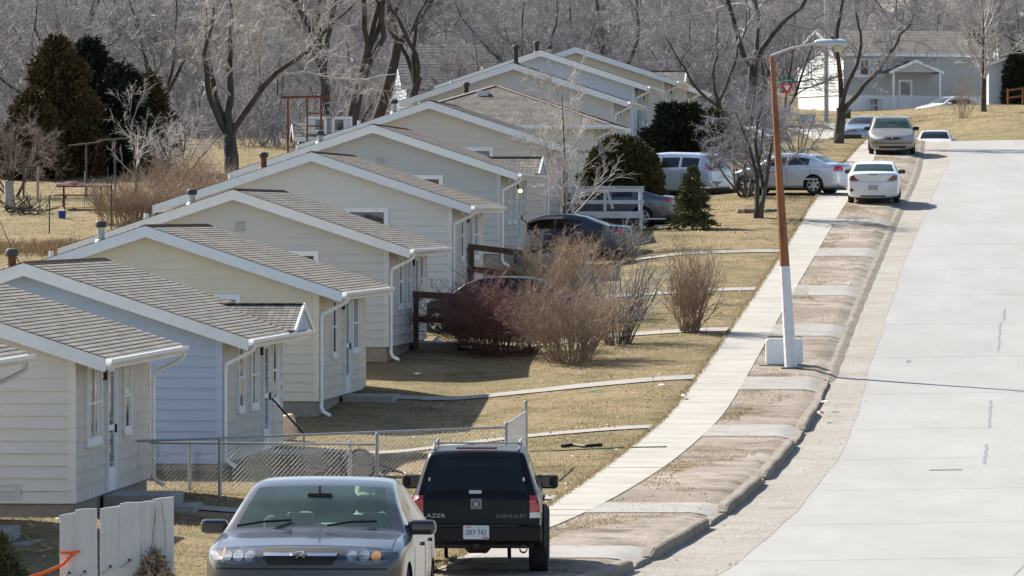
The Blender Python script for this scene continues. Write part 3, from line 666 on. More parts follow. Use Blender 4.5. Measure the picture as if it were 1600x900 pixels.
class Grow:
    """levels of branches grown all together; every level is an array of polylines"""
    def __init__(s, seed): s.r = np.random.default_rng(seed); s.lv = []
    def run(s, P0, D, L, R, seg, wig, trop, tip=.5):
        n = len(P0); pts = [P0]; P = P0.copy(); D = nrm(D); dirs = []
        for i in range(seg):
            D = nrm(D + s.r.normal(0, wig, (n, 3)) + np.array(trop)); P = P + D * (L / seg)[:, None]; pts.append(P); dirs.append(D)
        P = np.stack(pts, 1); t = np.linspace(0, 1, seg + 1)
        RR = R[:, None] * (1 - t * (1 - tip))[None, :]
        s.lv.append((P, RR, np.stack(dirs, 1), L)); return s
    def sprout(s, lv, cnt, t0, t1, ang, lf, rf, seg, wig, trop, tip=.5, along=True, jl=.3, rmin=0.004):
        P, RR, DD, L = s.lv[lv]; n, m1, _ = P.shape; seg0 = m1 - 1
        ids = np.repeat(np.arange(n), cnt); N = len(ids)
        if N == 0: return s
        t = s.r.uniform(t0, t1, N); f = t * seg0; i = np.minimum(f.astype(int), seg0 - 1); fr = (f - i)[:, None]
        P0 = P[ids, i] * (1 - fr) + P[ids, i + 1] * fr; d = DD[ids, i]
        rnd = nrm(s.r.normal(0, 1, (N, 3))); perp = nrm(rnd - d * (rnd * d).sum(1, keepdims=True))
        a = np.radians(s.r.normal(ang, ang * .25, N))[:, None]
        D = d * np.cos(a) + perp * np.sin(a)
        Ln = L[ids] * lf * (1 - .45 * t if along else 1.0) * s.r.uniform(1 - jl, 1 + jl, N)
        R = np.maximum((RR[ids, i] * (1 - fr[:, 0]) + RR[ids, i + 1] * fr[:, 0]) * rf, rmin)
        return s.run(P0, D, Ln, R, seg, wig, trop, tip)
    def mesh(s, levels, ks):
        Vs, Fs, b = [], [], 0
        for l in levels:
            P, RR, _, _ = s.lv[l]; V, F = tubes_np(P, RR, ks[l]); Vs.append(V); Fs.append(F + b); b += len(V)
        return np.concatenate(Vs), np.concatenate(Fs)
def A(*r): return np.array(r, float)
M_bark = mat("bark", (.06, .05, .044), .95, var=.45, scale=5, bump=1.0, bscale=14, stretch=(1, 1, .25), col2=(.10, .086, .078))
M_twig = mat("grey_twig", (.33, .312, .31), .8, var=.3, scale=1.5, col2=(.22, .202, .203), spec=.6)
M_twigw = mat("pale_twig", (.50, .46, .43), .75, var=.25, scale=2, col2=(.30, .26, .24), spec=.5)
M_twigd = mat("far_twig", (.265, .252, .268), .9, var=.45, scale=.5, col2=(.165, .155, .166))
M_twigb = mat("brown_twig", (.34, .25, .18), .85, var=.3, scale=4, col2=(.23, .17, .125))
M_twigr = mat("red_twig", (.23, .115, .095), .8, var=.35, scale=5, col2=(.15, .075, .065))
M_stem = mat("tan_stem", (.33, .24, .165), .85, var=.3, scale=5, col2=(.22, .16, .115))

def big_tree(seed, H, r0, fork=.2, lean=(0, 0), nl=4, spread=34, c=(5, 6, 6, 6), droop=0.0, tw=.009):
    q = Grow(seed); q.run(A((0, 0, -.3)), A((lean[0], lean[1], 1)), A(H * fork + .3), A(r0), 6, .09, (0, 0, .05), .80)
    q.sprout(0, nl, .80, 1.0, spread, H * .56 / (H * fork + .3), .62, 10, .17, (0, 0, .06), .3, False, .25)
    q.sprout(1, c[0], .18, 1.0, 44, .60, .52, 8, .19, (0, 0, .03), .3)
    q.sprout(2, c[1], .12, 1.0, 46, .52, .48, 6, .2, (0, 0, .01 - droop), .35)
    q.sprout(3, c[2], .08, 1.0, 46, .52, .5, 4, .22, (0, 0, -droop), .4, rmin=tw)
    q.sprout(4, c[3], .1, 1.0, 42, .58, .6, 3, .2, (0, 0, -droop * 1.5), .4, rmin=tw * .7)
    ks = [9, 8, 6, 5, 3, 3]
    return q.mesh([0, 1], ks), q.mesh([2, 3, 4, 5], ks)
def slim_tree(seed, H, r0, nb=16, up=.12, c=(6, 5), tw=.006, low=.18, ang=45):
    q = Grow(seed); q.run(A((0, 0, -.2)), A((0, 0, 1)), A(H + .2), A(r0), 9, .035, (0, 0, .08), .12)
    q.sprout(0, nb, low, .97, ang, .46, .5, 6, .09, (0, 0, up), .3)
    q.sprout(1, c[0], .2, 1.0, 38, .5, .5, 4, .13, (0, 0, up * .6), .4, rmin=tw)
    q.sprout(2, c[1], .1, 1.0, 40, .5, .6, 3, .16, (0, 0, .03), .4, rmin=tw * .7)
    ks = [8, 6, 4, 3]; return q.mesh([0], ks), q.mesh([1, 2, 3], ks)
def multi_tree(seed, stems, H, r0, c=(6, 6, 5), lean=.35, tw=.007):
    q = Grow(seed); n = stems; a = np.linspace(0, 2 * np.pi, n, endpoint=False) + q.r.uniform(0, 1)
    D = np.stack([np.cos(a) * lean, np.sin(a) * lean, np.ones(n)], 1)
    q.run(np.stack([np.cos(a) * r0 * 1.3, np.sin(a) * r0 * 1.3, np.full(n, -.15)], 1), D, np.full(n, H * .66) * q.r.uniform(.8, 1.15, n), np.full(n, r0), 7, .12, (0, 0, .05), .35)
    q.sprout(0, c[0], .35, 1.0, 48, .6, .6, 5, .16, (0, 0, .04), .35)
    q.sprout(1, c[1], .2, 1.0, 44, .55, .55, 4, .18, (0, 0, .0), .4, rmin=tw)
    q.sprout(2, c[2], .1, 1.0, 44, .55, .6, 3, .2, (0, 0, 0), .4, rmin=tw * .7)
    ks = [7, 5, 4, 3]; return q.mesh([0], ks), q.mesh([1, 2, 3], ks)
def bush(seed, H, rad, stems, lean, sub=(6, 4), r0=.012, up=.03, wig=.09, tw=.0045):
    q = Grow(seed); n = stems; a = q.r.uniform(0, 2 * np.pi, n); rr = np.sqrt(q.r.uniform(0, 1, n)) * rad; l = lean * np.sqrt(q.r.uniform(0, 1, n))
    D = np.stack([np.cos(a) * l, np.sin(a) * l, np.ones(n)], 1)
    q.run(np.stack([np.cos(a) * rr, np.sin(a) * rr, np.full(n, -.05)], 1), D, H * q.r.uniform(.6, 1.05, n), np.full(n, r0) * q.r.uniform(.7, 1.4, n), 6, wig, (0, 0, up), .4)
    q.sprout(0, sub[0], .25, 1.0, 30, .42, .6, 4, .15, (0, 0, up), .5, rmin=tw)
    q.sprout(1, sub[1], .15, 1.0, 36, .5, .7, 2, .2, (0, 0, 0), .6, rmin=tw * .8)
    ks = [4, 3, 3]; return q.mesh([0], ks), q.mesh([1, 2], ks)
def put_tree(name, tc, loc, mt, mc, label, cat="tree", group=None, rz=0.0, sc=1.0, parts=("trunk", "crown")):
    t = empty(name, loc, rz, label, cat, group); t.scale = (sc, sc, sc)
    link(parts[0], mesh_np(parts[0], *tc[0], True), mt, t); link(parts[1], mesh_np(parts[1], *tc[1]), mc, t)
    return t
def copy_thing(src, loc, rz, sc, label=None, group=None):
    c = src.copy(); COL.objects.link(c); c.location = loc; c.rotation_euler = (0, 0, rz); c.scale = (sc, sc, sc * 1.0)
    if label: c["label"] = label
    if group: c["group"] = group
    for ch in list(src.children):
        d = ch.copy(); COL.objects.link(d); d.parent = c
    return c
def leaf_clumps(rng, C, N, per, size, spread, up=.5):
    """little pointed faces gathered in clumps round centres C, pointing roughly along N"""
    n = len(C); ids = np.repeat(np.arange(n), per); M = len(ids)
    P = C[ids] + rng.normal(0, spread, (M, 3)); d = nrm(N[ids] + rng.normal(0, .55, (M, 3)) + np.array([0, 0, up]))
    s = nrm(np.cross(d, rng.normal(0, 1, (M, 3)))); l = size * rng.uniform(.6, 1.4, M)[:, None]; w = l * .24
    V = np.stack([P - s * w, P + s * w, P + d * l + s * w * .3, P + d * l - s * w * .3], 1).reshape(-1, 3)
    return V, np.arange(M * 4).reshape(M, 4)
def conifer(seed, H, R, prof, n=900, per=14, size=.12, spread=.07, lump=.25, up=.5, asym=None):
    """dense evergreen: clumps on and inside a lumpy profile; prof(t) is the radius fraction at height fraction t"""
    rng = np.random.default_rng(seed); t = rng.uniform(0.0, 1, n) ** .9; a = rng.uniform(0, 2 * np.pi, n)
    k = rng.uniform(0, 6.3, 8); lum = 1 + lump * (np.sin(a * 3 + t * 9 + k[0]) * .5 + np.sin(a * 5 - t * 14 + k[1]) * .35 + np.sin(a * 2 + t * 23 + k[2]) * .35)
    depth = np.where(rng.uniform(0, 1, n) < .72, rng.uniform(.86, 1.02, n), rng.uniform(.35, .86, n))
    r = R * np.array([prof(x) for x in t]) * lum * depth
    C = np.stack([np.cos(a) * r, np.sin(a) * r, t * H], 1); N = np.stack([np.cos(a), np.sin(a), np.full(n, .1)], 1)
    return leaf_clumps(rng, C, N, per, size, spread, up)
def put_conifer(name, VF, loc, H, m, label, cat="tree", group=None, r0=.09, sc=1.0):
    t = empty(name, loc, 0, label, cat, group); t.scale = (sc, sc, sc)
    tr = MB(); tr.tube([(0, 0, -.2), (.02, 0, H * .45), (0, 0, H * .93)], [r0, r0 * .7, .015], 8); tr.build("trunk", M_bark, t, True)
    link("crown", mesh_np("crown", *VF), m, t); return t
M_jun = mat("juniper_brown_green", (.075, .06, .024), .8, var=.45, scale=2.5, col2=(.10, .06, .024), spec=.2)
M_jund = mat("dark_juniper", (.022, .030, .018), .8, var=.45, scale=2.5, col2=(.033, .036, .016), spec=.2)
M_arb = mat("arborvitae_olive", (.095, .083, .026), .8, var=.45, scale=3, col2=(.05, .052, .02), spec=.2)
M_spr = mat("spruce_green", (.09, .105, .045), .8, var=.4, scale=4, col2=(.14, .125, .06), spec=.2)
def gpt(px, Y, dz=0.0): x = xp(px, Y); return (x, Y, float(G(x, Y)) + dz)

# big bare trees that can be told apart
def place_big(px, Y, label, seed, H, r0, m=M_twig, **kw):
    return put_tree("bare_tree", big_tree(seed, H, r0, **kw), gpt(px, Y), M_bark, m, label, group="bare trees behind the row of houses")
BIG = {}
BIG[0] = place_big(362, 213, "big bare tree with a forked grey trunk standing left of the row's rear roofs", 11, 11.5, .30, M_twigw, fork=.13, nl=4, spread=26, c=(6, 7, 7, 6))
BIG[1] = place_big(508, 240, "bare cottonwood with one dark upright trunk, first of the clump behind the rooftops", 12, 12, .25, fork=.30, lean=(-.05, 0), nl=4, spread=30, c=(7, 7, 8, 7), droop=.03)
BIG[2] = place_big(540, 244, "bare cottonwood whose thick trunk leans over the rusty playground frame", 23, 12.5, .29, fork=.30, lean=(.30, 0), nl=4, spread=28, c=(7, 7, 8, 7), droop=.03)
BIG[3] = place_big(575, 252, "bare cottonwood with a steeply leaning trunk in the middle of the rooftop clump", 34, 13, .27, fork=.36, lean=(.42, 0), nl=4, spread=28, c=(7, 7, 8, 7), droop=.03)
BIG[4] = place_big(628, 250, "bare cottonwood with a crooked dark trunk beside the grey-roofed far house", 35, 11, .22, fork=.26, lean=(.36, 0), nl=3, spread=34, c=(7, 7, 8, 7), droop=.03)
BIG[5] = place_big(126, 262, "dark-limbed bare tree rising behind the brown junipers", 16, 11, .19, fork=.46, lean=(-.10, 0), nl=3, spread=30, c=(4, 5, 6, 6))
BIG[6] = place_big(978, 300, "spreading bare tree whose fan of limbs rises over the last gabled roofs", 17, 13, .24, fork=.30, nl=5, spread=40, c=(7, 7, 8, 7), droop=.03)
BIG[7] = place_big(1162, 262, "tall bare elm with a wide fork between the last house and the lamp post", 38, 13.5, .27, fork=.30, nl=3, spread=30, c=(6, 7, 8, 7))
BIG[8] = place_big(1150, 236, "smaller bare tree with a bent dark trunk beside the spreading juniper", 19, 6.5, .14, fork=.34, lean=(-.38, 0), nl=3, spread=36, c=(5, 6, 6, 5))
BIG[9] = place_big(1311, 238, "bare street tree with a thick dark forked trunk beside the sidewalk crest", 45, 10.5, .235, fork=.14, nl=3, spread=27, c=(6, 7, 8, 6), m=M_twig)
BIG[10] = put_tree("bare_tree", slim_tree(51, 9.5, .17, 30, .10, (7, 7)), gpt(1537, 330), M_bark, M_twigw, "slender pale-twigged bare tree on the far lawn beside the rusty handrail", group=None)
t = put_tree("bare_tree", multi_tree(61, 4, 5.4, .085, (9, 8, 8), .2, .008), gpt(1184, 186.5), M_bark, M_twigd, "low bare tree growing from a stone ring in front of the silver saloon")
t = put_tree("bare_tree", slim_tree(73, 4.7, .075, 34, .10, (9, 7), .0085, .16, 52), gpt(883, 177.5), M_bark, M_twigw, "young bare tree with white twigs standing before the round olive evergreen")
t = put_tree("bare_tree", slim_tree(77, 3.6, .06, 14, .06, (6, 6), .006, .25, 50), gpt(213, 196), M_bark, M_twigw, "thin bare tree in front of the dark junipers beyond the picnic table")
t = put_tree("bare_sapling", slim_tree(79, 2.9, .022, 7, .06, (3, 2), .004, .35), gpt(45, 160), M_bark, M_twig, "leaning leafless sapling in the back yard behind the rusty flue"); t.rotation_euler = (0, math.radians(-24), .3)
put_tree("bare_shrub", multi_tree(83, 7, 3.6, .04, (7, 7, 6), .75, .006), gpt(280, 206), M_bark, M_twigw, "low spiky white-twigged shrub between the junipers and the forked tree", "shrub", parts=("stem", "crown"))
put_tree("bare_shrub", multi_tree(85, 8, 3.4, .04, (7, 7, 7), .6, .006), gpt(1165, 198), M_bark, M_twigd, "tangled grey leafless shrub behind the stone-ringed tree", "shrub", parts=("stem", "crown"))
put_tree("bare_shrub", multi_tree(86, 8, 3.0, .035, (7, 7, 7), .7, .006), gpt(1245, 222), M_bark, M_twig, "tangled grey leafless shrub behind the lamp post at the yield sign", "shrub", parts=("stem", "crown"))
put_tree("bare_shrub", multi_tree(87, 9, 3.6, .04, (7, 7, 7), .7, .007), gpt(22, 197), M_bark, mat("mauve_twig", (.20, .15, .135), .85, var=.3, scale=2, col2=(.26, .18, .14)), "reddish brown leafless thicket at the picture edge beside the clothes line", "shrub", parts=("stem", "crown"))
put_tree("bare_shrub", bush(89, 2.4, .3, 26, .5, (5, 4)), gpt(1505, 322), M_stem, M_twigb, "short twiggy shrub at the foot of the slender lawn tree", "shrub", parts=("stem", "crown"))
# garden bushes
def pb(px, py, VF, ms, mc, label):
    p = at(px, py) if py > 200 else Vector(gpt(px, py)); return put_tree("leafless_bush", VF, (p.x, p.y, p.z), ms, mc, label, "bush", None, parts=("stem", "crown"))
pb(1078, 519, bush(91, 2.15, .24, 70, .42, (7, 4), .013), M_stem, M_twigb, "tall upright vase-shaped brown bush standing alone near the sidewalk")
pb(965, 141.5, bush(92, 2.15, .30, 46, .52, (6, 4), .015), M_bark, M_twig, "grey twiggy bush with few thick stems between the brown mound and the upright bush")
pb(890, 137.0, bush(93, 2.0, .5, 120, .75, (8, 5), .011, .02, .13), M_stem, M_twigb, "rounded tan bush with fine twigs, nearest of the bush clump")
pb(885, 150.5, bush(94, 2.15, .5, 95, .75, (8, 5), .011, .02, .13), M_stem, mat("tan_twig", (.40, .29, .20), .85, var=.3, scale=4, col2=(.30, .22, .15)), "tan mounded bush behind the nearest one, below the navy sedan")
pb(785, 140.2, bush(95, 2.05, .8, 170, 1.0, (8, 6), .010, .01, .14), mat("red_stem", (.12, .05, .04), .8, var=.3), M_twigr, "dense dark red barberry bush against the house with the ramp rail")
pb(975, 172, bush(96, 1.2, .3, 60, .6, (7, 4), .009), M_bark, M_twig, "small grey bush at the corner of the white deck")
for (px, py, h, sd, lb) in ((235, 352, 1.7, 1, "tall brown brush thicket in the back fence row above the third house roof"), (300, 338, 1.9, 2, "brown brush thicket in the back fence row next to the roof's rear eave"), (195, 350, 1.4, 3, "brown brush thicket in the back fence row beside the thin wire post"), (285, 312, 1.5, 4, "brown brush thicket in the back yard below the white spiky shrub")):
    p = at(px, py); put_tree("brush_thicket", bush(100 + sd, h, .8, 110, .55, (8, 4), .010, .0, .12), p, M_stem, M_twigb, lb, "brush", "brown brush along the back fence", parts=("stem", "crown"))
# evergreens
pc = lambda x: (1 - x) ** .62 * (.45 + .55 * min(1, x * 5 + .3))
put_conifer("juniper_tree", conifer(1, 4.9, 1.75, pc, 2300, 16, .17, .12, .42), gpt(90, 211), 4.9, M_jun, "conical brownish green juniper, tallest of the dark clump behind the picnic table", group="dark junipers")
put_conifer("juniper_tree", conifer(2, 4.7, 1.5, pc, 1800, 16, .17, .12, .45), gpt(140, 215), 4.7, M_jund, "narrow dark green juniper close behind the tallest cone", group="dark junipers")
put_conifer("juniper_tree", conifer(3, 3.8, 1.75, pc, 1900, 16, .17, .12, .45), gpt(186, 213), 3.8, M_jund, "broad low dark juniper in the middle of the clump behind the clothes poles", group="dark junipers")
put_conifer("juniper_tree", conifer(4, 3.4, 1.1, pc, 1100, 16, .16, .12, .45), gpt(232, 214), 3.4, M_jun, "small brownish juniper at the end of the dark clump nearest the white shrub", group="dark junipers")
put_conifer("juniper_tree", conifer(5, 3.0, 1.3, pc, 1100, 16, .16, .12, .45), gpt(52, 209), 3.0, M_jun, "short brown juniper at the foot of the tallest cone", group="dark junipers")
pr = lambda x: math.sqrt(max(0, 1 - (x * 1.25 - .35) ** 2 / .82)) if x < 1 else 0
p = gpt(972, 191); put_conifer("round_evergreen", conifer(6, 2.75, 1.36, pr, 2300, 18, .13, .06, .08, .7), p, 2.4, M_arb, "big rounded olive-green evergreen beside the silver hatchback", "shrub")
p = gpt(1062, 226); put_conifer("spreading_juniper", conifer(7, 1.9, 1.35, lambda x: (1 - x * .8) ** .6, 1500, 16, .16, .08, .35, .3), p, 1.5, M_jund, "dark spreading juniper in front of the pale blue house", "shrub")
p = gpt(1105, 228); put_conifer("spreading_juniper", conifer(8, 1.7, 1.1, lambda x: (1 - x * .8) ** .6, 1000, 16, .15, .08, .35, .3), p, 1.4, M_arb, "olive spreading juniper beside the bent bare tree", "shrub")
def spruce(seed, H, R):
    rng = np.random.default_rng(seed); C, N = [], []
    for k in range(150):
        t = rng.uniform(.06, .99); a = rng.uniform(0, 6.283); r = R * (1 - t) ** .8 * rng.uniform(.7, 1.12) + .05
        for q in np.linspace(.15, 1, 9):
            C.append((math.cos(a) * r * q, math.sin(a) * r * q, t * H - .12 * q * q * (1 - t) + rng.normal(0, .012))); N.append((math.cos(a), math.sin(a), .15))
    return leaf_clumps(rng, np.array(C), np.array(N), 11, .075, .035, .25)
p = at(1082, 358); put_conifer("young_spruce", spruce(9, 1.95, .78), p, 1.95, M_spr, "small green spruce alone on the lawn by the white deck", r0=.04)
put_conifer("columnar_evergreen", conifer(10, 3.2, .78, lambda x: (1 - x ** 2.5) ** .6, 1000, 14, .15, .08, .1, .7), gpt(1588, 352), 3.0, M_jund, "dark columnar evergreen at the corner of the blue-sided house")
put_conifer("columnar_evergreen", conifer(11, 4.6, .75, pc, 900, 14, .16, .09, .2, .7), gpt(1522, 385), 4.4, M_arb, "loose olive conifer showing through the slender bare tree")
p = gpt(2, 63); put_conifer("garden_evergreen", conifer(12, .78, .42, lambda x: (1 - x) ** .5, 500, 16, .05, .03, .25, .6), (p[0] - .12, 63, p[2] + .05), .6, M_spr, "small dark evergreen cut by the picture edge near the picket boards", "shrub", r0=.02)

# the wood on the hill: individual trees first, the far wood as one mass
rg = random.Random(7); nr = np.random.default_rng(7)
proto = []
for k in range(8):
    if k < 5: tc = big_tree(200 + k, 9.5 + k % 3, .19, fork=(.12 + .04 * k), lean=(rg.uniform(-.15, .15), rg.uniform(-.1, .1)), nl=4 + k % 3, spread=36, c=(7, 7, 7, 6), droop=.02, tw=.012)
    else: tc = multi_tree(200 + k, 3 + k % 3, 7.5 + k % 3, .10, (11, 9, 9), .38 + .05 * (k % 3), .011)
    proto.append((tc, M_twigd if k % 2 else M_twig))
made = {}
LBL = "bare grey tree massed with others on the wooded slope beyond the houses"
occupied = [(xp(a, b), b) for a, b in ((508, 240), (540, 244), (575, 252), (628, 250), (126, 262), (978, 300), (1158, 262), (1311, 238), (1537, 330))]
n = 0; tries = 0
while n < 225 and tries < 6000:
    tries += 1
    Y = 250 + 340 * rg.random() ** 1.1; px = rg.uniform(-160, 1760); X = xp(px, Y)
    if px > 1215 and Y < 400: continue
    if 640 < px < 1100 and Y < 285: continue
    if any((X - a) ** 2 + (Y - b) ** 2 < 14 for a, b in occupied): continue
    occupied.append((X, Y)); k = rg.randrange(8); z = hillz(X, Y) - .1; sc = rg.uniform(.62, 1.1); n += 1
    if k not in made: made[k] = put_tree("bare_tree", proto[k][0], (X, Y, z), M_bark, proto[k][1], LBL, "tree", "bare trees on the wooded slope", rg.uniform(0, 6.28), sc)
    else: copy_thing(made[k], (X, Y, z), rg.uniform(0, 6.28), sc)
# far wood
Vs, Fs, b = [], [], 0; lows = []
for k in range(4):
    q = Grow(300 + k); q.run(A((0, 0, -.3)), A((0, 0, 1)), A(3.2), A(.22), 3, .06, (0, 0, .05), .8)
    q.sprout(0, 5, .7, 1.0, 34, 2.3, .6, 4, .12, (0, 0, .05), .35, False); q.sprout(1, 6, .2, 1, 42, .55, .5, 3, .15, (0, 0, .03), .4); q.sprout(2, 8, .1, 1, 44, .55, .55, 2, .18, (0, 0, 0), .5, rmin=.03); q.sprout(3, 4, .1, 1, 44, .6, .7, 2, .2, (0, 0, 0), .5, rmin=.022)
    lows.append(q.mesh([0, 1, 2, 3, 4], [5, 4, 3, 3, 3]))
for k in range(280):
    Y = rg.uniform(585, 1050); X = xp(rg.uniform(-260, 1860), Y); v, f = lows[k % 4]; a = rg.uniform(0, 6.28); s_ = rg.uniform(.8, 1.35)
    c_, s2 = math.cos(a) * s_, math.sin(a) * s_; R3 = np.array([[c_, -s2, 0], [s2, c_, 0], [0, 0, s_]])
    Vs.append(v @ R3.T + np.array([X, Y, hillz(X, Y)])); Fs.append(f + b); b += len(v)
woods = link("far_woods", mesh_np("far_woods", np.concatenate(Vs), np.concatenate(Fs)), M_twigd); woods["kind"] = "stuff"
tag(woods, "grey leafless wood covering the far hillside", "woods")
# undergrowth that hides the hill floor: low leafless scrub
ub = []
for k in range(4):
    v1, f1 = bush(400 + k, 2.0, .8, 24, .7, (4, 3), .012, .02, .14, .010)[0]; v2, f2 = bush(400 + k, 2.0, .8, 24, .7, (4, 3), .012, .02, .14, .010)[1]
    ub.append((np.concatenate([v1, v2]), np.concatenate([f1, f2 + len(v1)])))
Vs, Fs, b = [], [], 0; k = 0
while k < 420:
    Y = 226 + 330 * rg.random() ** 1.3; px = rg.uniform(-60, 1660)
    if px > 1190 and Y < 405: continue
    if 225 < px < 470 and Y < 232: continue
    if 470 < px < 660 and Y < 246: continue
    if px > 660 and Y < 268: continue
    if px < 225 and Y < 226: continue
    X = xp(px, Y); v, f = ub[k % 4]; a = rg.uniform(0, 6.28); s_ = rg.uniform(.7, 1.5); c_, s2 = math.cos(a) * s_ * 1.2, math.sin(a) * s_ * 1.2
    Vs.append(v @ np.array([[c_, -s2, 0], [s2, c_, 0], [0, 0, s_]]).T + np.array([X, Y, hillz(X, Y)])); Fs.append(f + b); b += len(v); k += 1
o = link("undergrowth", mesh_np("undergrowth", np.concatenate(Vs), np.concatenate(Fs)), M_twigd); o["kind"] = "stuff"; tag(o, "grey leafless undergrowth below the trees on the slope", "undergrowth")
# ------------------------------------------------------------------ vehicles
def paint(name, c, metal=.0, rough=.32, coat=.8, dust=.25, dustc=(.33, .29, .24)):
    return mat(name, c, rough, metal, var=.05, scale=2.2, spec=.5, coat=coat, dirt=(dustc, 2.6, .52, dust))
M_tyre = mat("tyre_rubber", (.022, .021, .02), .85, var=.3, scale=20, bump=.3, dirt=((.12, .10, .08), 6.0, .6, .4))
M_rim = mat("alloy_rim", (.50, .51, .52), .32, .75, var=.1, scale=10)
M_blk = mat("black_plastic", (.018, .018, .019), .55, var=.2, scale=8)
M_seal = mat("rubber_seal", (.012, .012, .012), .7)
M_int = mat("grey_upholstery", (.16, .165, .17), .9, var=.2, scale=9, bump=.2)
M_intd = mat("dark_upholstery", (.035, .036, .04), .9, var=.2, scale=9)
M_chrome = mat("chrome", (.62, .63, .64), .12, 1.0, var=.03)
M_lens = mat("headlamp_lens", (.30, .32, .33), .08, .35, var=.25, scale=14, col2=(.10, .11, .12), spec=.8, coat=.6)
M_lensd = mat("headlamp_dark", (.045, .05, .055), .08, .2, var=.2, scale=12, spec=.8, coat=.8)
M_red = mat("tail_lamp_red", (.42, .012, .016), .15, var=.15, scale=16, spec=.7, coat=.7)
M_redd = mat("tail_lamp_dark_red", (.13, .02, .024), .15, var=.2, scale=12, spec=.7, coat=.7)
M_amber = mat("amber_lens", (.50, .22, .05), .15, var=.15, spec=.7, coat=.6)
M_clear = mat("clear_lens", (.62, .62, .60), .12, var=.1, spec=.7, coat=.6)
M_plate = mat("plate_white", (.62, .66, .70), .4, var=.18, scale=9, col2=(.36, .52, .66))
M_plated = mat("plate_grey", (.42, .40, .42), .5, var=.25, scale=14, col2=(.32, .28, .30))
G_lite = glass("car_glass", (.74, .92, .86), .75, base=0.0, dust=(.075, (.30, .52, .47)))  # teal diffuse film paints haze and reflected light into the glass
G_mid = glass("tinted_glass", (.30, .36, .36), .9)
G_dark = glass("privacy_glass", (.075, .085, .09), .9, base=.02)

